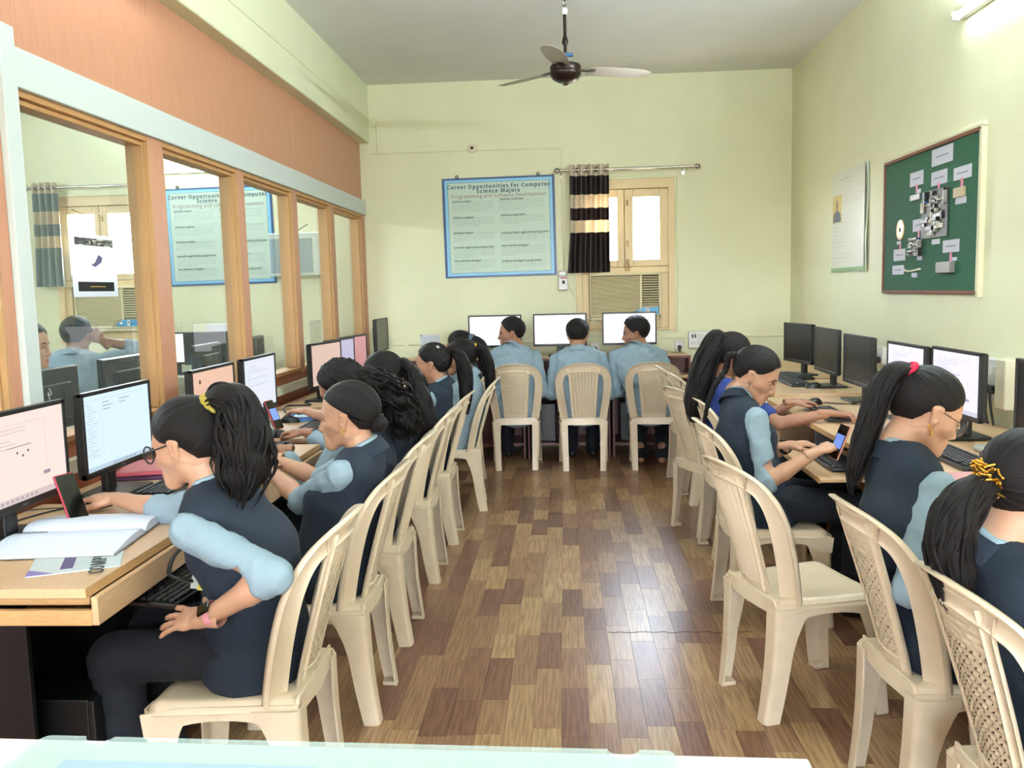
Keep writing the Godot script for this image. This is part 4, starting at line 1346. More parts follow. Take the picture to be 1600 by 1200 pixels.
# ---------- computers and small things on the desks ----------
func screen_mat(key: String, kind: int, base: Color, energy: float) -> StandardMaterial3D:
	var im := Image.create(320, 190, false, Image.FORMAT_RGB8)
	im.fill(base)
	var r := RandomNumberGenerator.new()
	r.seed = kind * 13 + 5
	var ink := base * Color(0.62, 0.64, 0.70)
	var line := base * Color(0.86, 0.87, 0.89)
	if kind == 0:                                       # file list with a side pane
		im.fill_rect(Rect2i(0, 12, 320, 1), line)
		im.fill_rect(Rect2i(78, 34, 1, 140), line)
		for k in 20: im.fill_rect(Rect2i(8 + (k % 3) * 4, 20 + k * 7, r.randi_range(16, 48), 2), line)
		for k in 5: im.fill_rect(Rect2i(86 + (k % 2) * 80, 22 + (k / 2) * 9, r.randi_range(30, 70), 2), ink)
		im.fill_rect(Rect2i(0, 179, 320, 11), line)
		for k in 9: im.fill_rect(Rect2i(120 + k * 13, 182, 6, 5), ink)
	elif kind == 1:                                     # a document window
		im.fill_rect(Rect2i(20, 22, 230, 1), line)
		im.fill_rect(Rect2i(250, 22, 1, 128), line)
		for k in 6: im.fill_rect(Rect2i(36, 30 + k * 8, r.randi_range(60, 160), 2), line)
		im.fill_rect(Rect2i(120, 70, 80, 2), ink)
		for k in 3: im.fill_rect(Rect2i(150 + k * 18, 82 + (k % 2) * 8, 5, 5), ink * 0.5)
		im.fill_rect(Rect2i(236, 140, 24, 8), ink)
		im.fill_rect(Rect2i(0, 176, 320, 14), line)
		for k in 8: im.fill_rect(Rect2i(90 + k * 16, 180, 6, 5), ink)
	elif kind == 2:                                     # a page with a table
		im.fill_rect(Rect2i(0, 10, 320, 1), line)
		for k in 3: im.fill_rect(Rect2i(40, 46 + k * 26, 190, 1), ink)
		for k in 2: im.fill_rect(Rect2i(40 + k * 190, 46, 1, 53), ink)
		for k in 5: im.fill_rect(Rect2i(40, 24 + k * 4, r.randi_range(60, 200), 1), line)
	elif kind == 3:
		im.fill_rect(Rect2i(46, 26, 14, 12), ink * 0.6)
		for k in 4: im.fill_rect(Rect2i(30, 60 + k * 22, r.randi_range(90, 230), 1), line)
	var m := face_mat(key, null, 0.35)
	m.albedo_color = Color(0.03, 0.03, 0.03)
	m.emission_enabled = true
	m.emission = Color.BLACK
	m.emission_texture = ImageTexture.create_from_image(im)
	m.emission_energy_multiplier = energy
	return m

func monitor_body(t: Node3D, scr: Material, desk_y: float, lit: bool):
	# local: the screen faces +z, the base stands on y = 0
	var w := 0.482
	var h := 0.292
	var y0 := 0.092
	var cy := y0 + h / 2
	var bez := MB.new()
	bez.span(Vector3(-w / 2, y0, -0.016), Vector3(-w / 2 + 0.014, y0 + h, 0.004), 0.002)
	bez.span(Vector3(w / 2 - 0.014, y0, -0.016), Vector3(w / 2, y0 + h, 0.004), 0.002)
	bez.span(Vector3(-w / 2, y0 + h - 0.014, -0.016), Vector3(w / 2, y0 + h, 0.004), 0.002)
	bez.span(Vector3(-w / 2, y0, -0.016), Vector3(w / 2, y0 + 0.021, 0.004), 0.002)
	part(t, "bezel", bez, M.black_plastic if lit else mat("bezel_grey", Color(0.09, 0.09, 0.09), 0.4))
	var sm := card(w - 0.026, h - 0.034)
	var sp := part(t, "screen", sm, scr)
	sp.position = Vector3(0, cy + 0.0035, 0.0)
	var bk := MB.new()
	bk.box(Vector3(0, cy, -0.022), Vector3(w - 0.004, h - 0.004, 0.02), 0.006)
	bk.box(Vector3(0, cy - 0.01, -0.042), Vector3(w * 0.62, h * 0.6, 0.03), 0.012)
	part(t, "back_shell", bk, M.black_plastic)
	part(t, "brand_mark", MB.new().box(Vector3(0, y0 + 0.0105, 0.0045), Vector3(0.022, 0.006, 0.001), 0.0), M.grey_plastic)
	part(t, "neck", MB.new().box(Vector3(0, 0.09, -0.055), Vector3(0.065, 0.17, 0.03), 0.008), M.black_plastic)
	part(t, "base", MB.new().box(Vector3(0, 0.007, -0.03), Vector3(0.22, 0.014, 0.175), 0.005), M.black_plastic)

var mon := {}
func monitor(x: float, y: float, z: float, turn: float, kind: String, label: String) -> Node3D:
	if mon.has(kind):
		return dup(mon[kind], label, Vector3(x, y, z), turn, "computer monitors on the desks")
	var t := thing("monitor", label, "monitor", Vector3(x, y, z), turn, "computer monitors on the desks")
	var lit := kind != "off"
	var sc: Material
	match kind:
		"off": sc = M.off_screen
		"blank": sc = screen_mat("screen_blank", 9, Color(0.98, 0.98, 1.0), 1.25)
		"files": sc = screen_mat("screen_files", 0, Color(0.86, 0.95, 1.0), 0.90)
		"document": sc = screen_mat("screen_document", 1, Color(1.0, 0.91, 0.88), 0.86)
		"orange": sc = screen_mat("screen_orange", 3, Color(0.98, 0.80, 0.70), 0.80)
		"page": sc = screen_mat("screen_page", 2, Color(0.93, 0.95, 1.0), 0.82)
		"peach": sc = screen_mat("screen_peach", 9, Color(0.93, 0.80, 0.74), 0.78)
		"lilac": sc = screen_mat("screen_lilac", 9, Color(0.80, 0.78, 0.88), 0.78)
		"pink": sc = screen_mat("screen_pink", 9, Color(0.86, 0.62, 0.62), 0.75)
		"violet": sc = screen_mat("screen_violet", 1, Color(0.95, 0.93, 1.0), 0.92)
	monitor_body(t, sc, y, lit)
	mon[kind] = t
	return t

var kb0: Node3D
func keyboard(at: Vector3, turn: float, label: String, tilt := Vector3.ZERO):
	# local: long side along x, typist at +z
	if kb0:
		var k := dup(kb0, label, at, turn, "black keyboards")
		k.rotation = Vector3(tilt.x, turn, tilt.z)
		return
	kb0 = thing("keyboard", label, "keyboard", at, turn, "black keyboards")
	kb0.rotation = Vector3(tilt.x, turn, tilt.z)
	part(kb0, "tray", MB.new().box(Vector3(0, 0.009, 0), Vector3(0.44, 0.016, 0.145), 0.005), M.black_plastic)
	var keys := MB.new()
	for r in 6:
		var z := -0.054 + r * 0.0205 + (0.004 if r > 0 else 0.0)
		var x := -0.207
		while x < 0.20:
			var w := 0.016
			if r == 5 and x > -0.13 and x < -0.05: w = 0.105
			elif r in [2, 3, 4] and (x < -0.2 or (x > 0.055 and x < 0.07)): w = 0.024
			if not ((x > 0.085 and x < 0.093) or (x > 0.148 and x < 0.153)):
				keys.box(Vector3(x + w / 2, 0.0205, z), Vector3(w, 0.008, 0.016), 0.002)
			x += w + 0.0032
	tag(part(kb0, "keys", keys, M.key_plastic), "", "", "", "stuff")
	part(kb0, "indicator", MB.new().box(Vector3(0.17, 0.0175, -0.062), Vector3(0.05, 0.001, 0.008), 0.0), M.grey_plastic)

var ms0: Node3D
func mouse(at: Vector3, turn: float, label: String, cable := true):
	# local: buttons towards -z
	if ms0:
		dup(ms0, label, at, turn, "black computer mice")
		return
	ms0 = thing("computer_mouse", label, "mouse", at, turn, "black computer mice")
	var pts := []
	for k in 9:
		var e := k / 8.0 * PI / 2
		var row := []
		for j in 25:
			var a := TAU * j / 24.0
			var rx := 0.029 + 0.002 * cos(a * 2)
			row.append(Vector3(cos(a) * rx * pow(cos(e), 0.6), sin(e) * 0.034 * (1.0 - 0.12 * -sin(a)), -sin(a) * 0.054 * pow(cos(e), 0.6)))
		pts.append(row)
	part(ms0, "shell", MB.new().rows_of(pts, true, true), M.black_plastic)
	part(ms0, "wheel", MB.new().tube([Vector3(-0.004, 0.031, -0.026), Vector3(0.004, 0.031, -0.026)], 0.008, 12), M.grey_plastic)
	part(ms0, "split_line", MB.new().box(Vector3(0, 0.0325, -0.012), Vector3(0.001, 0.002, 0.05), 0.0, Basis(Vector3.RIGHT, -0.12)), M.dark_gap)
	part(ms0, "cable_stub", MB.new().tube(spline([Vector3(0, 0.01, -0.052), Vector3(0.004, 0.005, -0.10), Vector3(0.02, 0.003, -0.16), Vector3(0.015, 0.003, -0.24)], 5), 0.002, 5), M.cable_rubber)

func cable(pts: Array, r: float, label: String):
	single("cable", MB.new().tube(spline(pts, 7), r, 6), M.cable_rubber, label, "cable")

func devices():
	var L := PI / 2
	monitor(-1.59, YD, -2.42, L, "document", "lit monitor with pale pink page at the left edge of the picture")
	monitor(-1.60, YD, -3.015, L, "files", "lit monitor with pale blue file list in front of the girl with glasses")
	monitor(-1.58, YD, -3.83, L, "orange", "lit monitor with orange tinted page behind the girl with the yellow hair band")
	monitor(-1.59, YD, -4.455, L, "page", "lit monitor with white page and tall rows before the blue folder")
	monitor(-1.56, YD, -5.63, L - 0.15, "peach", "lit monitor with peach screen, nearest of three close together at left")
	monitor(-1.565, YD, -6.03, L - 0.15, "lilac", "lit monitor with lilac screen, middle of three close together at left")
	monitor(-1.565, YD, -6.43, L - 0.15, "pink", "lit monitor with dusty pink screen, farthest of three close together at left")
	monitor(-1.62, 0.875, -7.70, L, "off", "dark monitor in the far left corner beside the last partition post")
	monitor(-0.63, 0.875, -7.88, 0.0, "blank", "bright white monitor on the far wall table before the boy looking left")
	monitor(-0.045, 0.875, -7.90, -0.06, "blank", "bright white monitor on the far wall table before the middle boy")
	monitor(0.575, 0.875, -7.86, 0.0, "blank", "bright white monitor on the far wall table under the air conditioner")
	monitor(1.715, 0.80, -6.58, -L + 0.16, "off", "dark monitor on the right desks, farthest of three switched off screens")
	monitor(1.69, 0.80, -5.80, -L, "off", "dark monitor on the right desks, middle of three switched off screens")
	monitor(1.69, 0.785, -5.18, -L, "off", "dark monitor on the right desks, nearest of three switched off screens")
	monitor(1.68, 0.785, -4.43, -L, "violet", "lit monitor on the right behind the pink banded girl, farther of two")
	monitor(1.70, 0.79, -3.92, -L, "violet", "lit monitor on the right behind the pink banded girl, nearer of two")
	monitor(1.72, 0.79, -3.20, -L, "off", "dark monitor at the right edge of the picture beside the switchboard")
	# monitors of the next room, their dark backs towards the glass
	var far := [[-2.40, -3.87, 0.0, "with a chalked figure on its back"], [-2.42, -4.62, 0.0, "second from the near end"], [-2.42, -5.74, 0.05, "behind the second glass pane"], [-2.42, -6.62, 0.05, "behind the third glass pane"]]
	for q in far:
		monitor(q[0], YD, q[1], -L + q[2], "off", "dark monitor back seen through the glass, " + q[3])
	var chalk := MB.new().tube(spline([Vector3(-2.333, 1.09, -3.80), Vector3(-2.333, 1.065, -3.815), Vector3(-2.333, 1.06, -3.795), Vector3(-2.333, 1.062, -3.785)], 4), 0.0022, 5)
	chalk.tube([Vector3(-2.333, 1.075, -3.792), Vector3(-2.333, 1.03, -3.80)], 0.0022, 5)
	single("chalk_figure", chalk, M.paper, "white handwritten figure four on the back of a monitor behind the glass", "marking")
	monitor(-3.55, 0.79, -7.75, 0.0, "blank", "white monitor in front of the seated man in the next room")
	monitor(-3.18, 0.79, -7.7, 0.2, "off", "dark monitor right of the seated man in the next room")
	var wb := thing("whiteboard", "white panel with a pale blue sheet leaning on the far wall behind the second pane", "panel", Vector3(-3.20, 1.02, -8.17))
	part(wb, "board", MB.new().box(Vector3.ZERO, Vector3(0.42, 0.42, 0.02), 0.004), M.paper)
	part(wb, "sheet", MB.new().box(Vector3(0.05, 0.0, 0.011), Vector3(0.24, 0.28, 0.002), 0.0), M.paper_blue)
	# keyboards
	keyboard(Vector3(-1.44, YD, -3.10), L, "black keyboard on the near left desk beside the girl with glasses")
	keyboard(Vector3(-1.10, 0.655, -2.42), L - 0.10, "black keyboard resting on the lap of the girl with glasses", Vector3(0.06, 0, 0.0))
	keyboard(Vector3(-1.33, YD, -3.70), L, "black keyboard at the edge of the desk before the girl with the bun")
	keyboard(Vector3(-1.30, YD, -4.45), L, "black keyboard on the left desk beyond the student's hand on the mouse")
	keyboard(Vector3(-1.30, YD, -5.9), L, "black keyboard at the far left beside the three lit monitors")
	keyboard(Vector3(1.64, 0.80, -6.42), -L + 0.16, "black keyboard in front of the farthest dark monitor on the right")
	keyboard(Vector3(1.55, 0.80, -6.02), -L, "black keyboard in front of the middle dark monitor on the right")
	keyboard(Vector3(1.375, 0.785, -4.63), -L, "black keyboard under the hands of the girl with the striped scarf")
	keyboard(Vector3(1.21, 0.663, -4.00), -L, "black keyboard on the pull-out tray below the phone")
	keyboard(Vector3(1.49, 0.79, -3.40), -L, "black keyboard in front of the face of the girl with the pink band")
	for k in 3:
		keyboard(Vector3(-0.68 + k * 0.62, 0.715, -7.62), 0.0, "black keyboard on the far wall table before the %s boy" % ["left", "middle", "right"][k])
	# mice
	mouse(Vector3(-1.585, YD, -2.79), L + 0.3, "black mouse under the right hand of the girl with glasses")
	mouse(Vector3(-1.40, YD, -4.17), L, "black mouse under the hand beside the small red phone")
	mouse(Vector3(-1.51, YD, -4.66), L, "black mouse beside the blue folder")
	mouse(Vector3(1.60, 0.80, -5.74), -L, "black mouse on the far right desk near the edge")
	mouse(Vector3(1.67, 0.80, -6.28), -L, "black mouse beside the farthest keyboard on the right")
	mouse(Vector3(1.41, 0.785, -5.06), -L, "black mouse above the hands of the girl with the striped scarf")
	small_things()

func small_things():
	# open notebook with curling pages, on a flat printed magazine
	var nb := thing("open_notebook", "open notebook with white lined pages on the near left desk", "notebook", Vector3(-1.43, YD + 0.004, -2.44))
	nb.rotation.y = 0.10
	var bs := MB.new()
	for side: int in [-1, 1]:
		var top := []
		var rows := 19
		for k in rows:
			var u := k / 18.0
			var row := []
			for j in 9:
				var hgt := 0.004 + 0.022 * pow(sin(PI * pow(u, 0.55)), 1.0) * (1.0 if side < 0 else 0.75)
				row.append(Vector3((j / 8.0 - 0.5) * 0.36, hgt, side * (0.004 + u * 0.225)))
			top.append(row)
		var pg := MB.new().rows_of(top, side < 0)
		var low := []
		for k in rows:
			var row := []
			for j in 9: row.append(Vector3(top[k][j].x, 0.001, top[k][j].z))
			low.append(row)
		pg.rows_of(low, side > 0)
		for e: int in [0, 8]:
			for k in rows - 1:
				pg.quad(low[k][e], low[k + 1][e], top[k + 1][e], top[k][e])
		for j in 8:
			pg.quad(low[rows - 1][j], low[rows - 1][j + 1], top[rows - 1][j + 1], top[rows - 1][j])
		part(nb, "page_block", pg, page_mat())
	part(nb, "cover", MB.new().box(Vector3(0, 0.0, 0), Vector3(0.37, 0.002, 0.46), 0.0), mat("card_grey", Color(0.45, 0.44, 0.42), 0.6))
	var mg := thing("magazine", "white magazine with violet corners and bold lettering under the notebook", "magazine", Vector3(-1.325, YD, -2.235))
	mg.rotation.y = 0.42
	part(mg, "cover", MB.new().box(Vector3(0, 0.0015, 0), Vector3(0.22, 0.003, 0.29), 0.001), mat("cover_white", Color(0.78, 0.83, 0.84), 0.35))
	for c in [[Vector2(-0.11, 0.145), Vector2(-0.11, 0.09), Vector2(-0.045, 0.145)], [Vector2(0.11, -0.145), Vector2(0.11, -0.05), Vector2(0.0, -0.145)]]:
		part(mg, "violet_corner", MB.new().prism(PackedVector2Array(c), 0.0006, Transform3D(Basis(Vector3.RIGHT, PI / 2), Vector3(0, 0.0033, 0))), mat("cover_violet", Color(0.50, 0.47, 0.70), 0.4))
	var tt := text(mg, "lettering", "COMPUTER", 0.05, Vector3(0.055, 0.0036, 0.055), M.ink_black, true)
	tt.rotation = Vector3(-PI / 2, PI / 2, 0)
	var vb := part(mg, "violet_band", MB.new().box(Vector3(-0.02, 0.0033, 0.06), Vector3(0.03, 0.0006, 0.11), 0.0), mat("band_violet", Color(0.30, 0.27, 0.45), 0.4))
	part(mg, "orange_dot", MB.new().lathe([Vector2(0, 0.0042), Vector2(0.012, 0.0042), Vector2(0.013, 0.0036)], 14, Transform3D(Basis(), Vector3(0.08, 0, -0.11))), mat("dot_orange", Color(0.85, 0.50, 0.20), 0.5))
	# phone leaning against the near monitor
	phone(Vector3(-1.515, YD + 0.012, -2.575), Basis.from_euler(Vector3(-0.36, 1.28, 0.0)) , Color(0.62, 0.13, 0.22), false, "black phone in a red case leaning on the near left monitor")
	phone(Vector3(-1.43, YD + 0.03, -4.25), Basis.from_euler(Vector3(-0.4, 1.35, 0.0)), Color(0.62, 0.16, 0.20), true, "small lit phone in a red case standing by the second left hand")
	phone(Vector3(1.125, 0.735, -3.74), Basis.from_euler(Vector3(-0.35, -1.30, -0.10)), Color(0.75, 0.52, 0.45), true, "phone with lit screen held by the girl on the right")
	# books behind the second monitor
	var cols := [[Color(0.72, 0.30, 0.36), "pink covered book on top of the pile behind the blue lit monitor"], [Color(0.30, 0.16, 0.30), "patterned violet and orange book under the pink one"]]
	for k in 2:
		var b := thing("book", cols[k][1], "book", Vector3(-1.66, YD + (0.018 if k == 0 else 0.0), -3.33), 0.0)
		b.rotation.y = 0.25 - 0.1 * k
		part(b, "cover", MB.new().box(Vector3(0, 0.008, 0), Vector3(0.20, 0.016, 0.27), 0.003), mat("book_%d" % k, cols[k][0], 0.4))
		part(b, "pages", MB.new().box(Vector3(0.004, 0.008, 0), Vector3(0.199, 0.011, 0.262), 0.0), M.paper if k == 0 else mat("book_orange", Color(0.75, 0.35, 0.12), 0.5))
		part(b, "cover_print", card(0.17, 0.24), mat("book_print_%d" % k, cols[k][0].lightened(0.25), 0.4)).transform = Transform3D(Basis(Vector3.RIGHT, -PI / 2), Vector3(0, 0.0163, 0))
	var fo := thing("document_folder", "shiny blue plastic folder on the left desk under a student's forearm", "folder", Vector3(-1.47, YD, -4.86), 0.15)
	part(fo, "folder", MB.new().box(Vector3(0, 0.008, 0), Vector3(0.25, 0.014, 0.36), 0.003), mat("folder_blue", Color(0.08, 0.45, 0.75), 0.2))
	part(fo, "white_edge", MB.new().box(Vector3(0.12, 0.008, 0), Vector3(0.014, 0.01, 0.35), 0.002), M.paper)
	part(fo, "label", MB.new().box(Vector3(-0.03, 0.0155, 0.05), Vector3(0.08, 0.001, 0.12), 0.0), mat("folder_label", Color(0.65, 0.80, 0.90), 0.4))
	var gl := thing("glass_ornament", "small clear glass paperweight on the left desk beside the red phone", "paperweight", Vector3(-1.46, YD, -4.12))
	part(gl, "glass", MB.new().lathe([Vector2(0, 0.075), Vector2(0.03, 0.068), Vector2(0.045, 0.045), Vector2(0.042, 0.015), Vector2(0.03, 0.0), Vector2(0, 0)], 20), clear_glass())
	var pk := single("pink_sheet", MB.new().box(Vector3.ZERO, Vector3(0.22, 0.0015, 0.30), 0.0), mat("paper_pink", Color(0.80, 0.58, 0.58), 0.7), "pale pink paper sheet on the right desk beside the keyboard", "paper")
	pk.position = Vector3(1.35, 0.7915, -3.02)
	pk.rotation.y = 0.08
	var wm := thing("white_mouse", "small grey mouse with a cord behind the glasses of the girl with the pink band", "mouse", Vector3(1.66, 0.79, -3.56))
	part(wm, "shell", MB.new().ball(Vector3(0, 0.012, 0), Vector3(0.03, 0.018, 0.045), 14, 8), mat("shell_grey", Color(0.55, 0.54, 0.50), 0.4))
	# identity card lying on the lap keyboard
	var id := thing("identity_card", "yellow identity card on a dark ribbon lying on the girl's lap keyboard", "identity card", Vector3(-0.955, 0.715, -2.235))
	id.basis = Basis.from_euler(Vector3(0.45, 0.25, -0.20))
	part(id, "card", MB.new().box(Vector3.ZERO, Vector3(0.085, 0.003, 0.06), 0.001), mat("card_yellow", Color(0.80, 0.74, 0.32), 0.35))
	part(id, "printed_line", MB.new().box(Vector3(0.006, 0.0018, 0), Vector3(0.008, 0.0006, 0.05), 0.0), M.dark_gap)
	part(id, "sleeve", MB.new().box(Vector3(-0.048, 0.0, 0), Vector3(0.024, 0.002, 0.05), 0.001), mat("clear_sleeve", Color(0.70, 0.72, 0.70), 0.2))
	part(id, "ribbon", MB.new().tube(spline([Vector3(-0.055, 0.002, 0), Vector3(-0.085, 0.006, 0.0), Vector3(-0.12, 0.0, -0.03), Vector3(-0.10, 0.03, -0.09), Vector3(0.0, 0.07, -0.11)], 5), 0.006, 6, 0.25), M.cable_rubber)
	# cables on the desks
	cable([Vector3(-1.60, YD + 0.004, -2.83), Vector3(-1.70, YD + 0.004, -2.72), Vector3(-1.74, YD + 0.004, -2.55), Vector3(-1.66, YD + 0.004, -2.40)], 0.003, "thin black cable running on the near left desk under the monitors")
	cable([Vector3(-1.55, YD + 0.004, -4.95), Vector3(-1.66, YD + 0.006, -5.05), Vector3(-1.70, YD + 0.02, -5.2), Vector3(-1.60, YD + 0.006, -5.35), Vector3(-1.68, YD + 0.004, -5.5)], 0.006, "thick black cable looped on the left desk beyond the blue folder")
	cable([Vector3(1.43, 0.789, -5.12), Vector3(1.52, 0.789, -5.10), Vector3(1.66, 0.789, -4.98), Vector3(1.80, 0.789, -4.9)], 0.002, "thin mouse cord on the right desk before the nearest dark monitor")
	cable([Vector3(1.62, 0.795, -3.50), Vector3(1.72, 0.797, -3.48), Vector3(1.82, 0.797, -3.62), Vector3(2.0, 0.80, -3.9)], 0.005, "black cable curving on the right desk under the switchboard")
	cable([Vector3(1.74, 0.97, -5.0), Vector3(1.86, 0.93, -4.95), Vector3(1.98, 0.86, -4.9), Vector3(2.02, 0.79, -4.85)], 0.004, "black cable hanging behind the nearest dark monitor on the right")
	cable([Vector3(1.325, 0.95, ZB + 0.07), Vector3(1.33, 0.84, ZB + 0.06), Vector3(1.29, 0.72, ZB + 0.06), Vector3(1.24, 0.62, ZB + 0.08), Vector3(1.13, 0.58, ZB + 0.1)], 0.007, "black power cable hanging from the far wall switchboard to the brown table")
	cable([Vector3(1.10, 0.80, ZB + 0.12), Vector3(1.25, 0.72, ZB + 0.12), Vector3(1.42, 0.62, ZB + 0.14)], 0.007, "black cable slanting from the brown table end to the right corner")
	# the black computer case under the near left desk
	var cp := thing("computer_case", "black computer case with blue light on the floor under the near left desk", "computer", Vector3(-1.50, 0, -2.25))
	part(cp, "case", MB.new().box(Vector3(0, 0.21, 0), Vector3(0.42, 0.42, 0.18), 0.006), M.black_plastic)
	part(cp, "front", MB.new().box(Vector3(0.215, 0.21, 0), Vector3(0.02, 0.41, 0.175), 0.006), M.key_plastic)
	part(cp, "power_light", MB.new().box(Vector3(0.05, 0.30, 0.0905), Vector3(0.012, 0.004, 0.002), 0.0), glow("power_blue", Color(0.1, 0.2, 0.9), 0.8))

func clear_glass() -> StandardMaterial3D:
	var m := mat("clear_glass", Color(0.75, 0.85, 0.82, 0.15), 0.05)
	m.refraction_enabled = true
	m.refraction_scale = 0.05
	return m

func page_mat() -> StandardMaterial3D:
	if M.has("lined_page"): return M.lined_page
	var blocks := [[10, 14, 190, 16, 11, 4]]
	var m := face_mat("lined_page", print_image(220, 200, Color(0.83, 0.86, 0.92), blocks, Color(0.66, 0.70, 0.82)), 0.75)
	return m

func phone(at: Vector3, bs: Basis, c: Color, lit: bool, label: String):
	# local: screen faces +z, foot at the origin
	var t := thing("phone", label, "phone", at)
	t.basis = bs
	part(t, "case", MB.new().box(Vector3(0, 0.076, -0.004), Vector3(0.076, 0.156, 0.011), 0.005), mat("phone_case_%d" % int(c.r * 255 + c.g * 99), c, 0.4))
	var s := part(t, "screen", MB.new().box(Vector3(0, 0.076, 0.0018), Vector3(0.069, 0.148, 0.001), 0.0005), mat("phone_glass", Color(0.02, 0.025, 0.02), 0.08))
	if lit:
		part(s, "lit_area", MB.new().box(Vector3(0, 0.078, 0.0024), Vector3(0.06, 0.06, 0.0004), 0.0), glow("phone_glow", Color(0.36, 0.46, 0.72), 0.7))


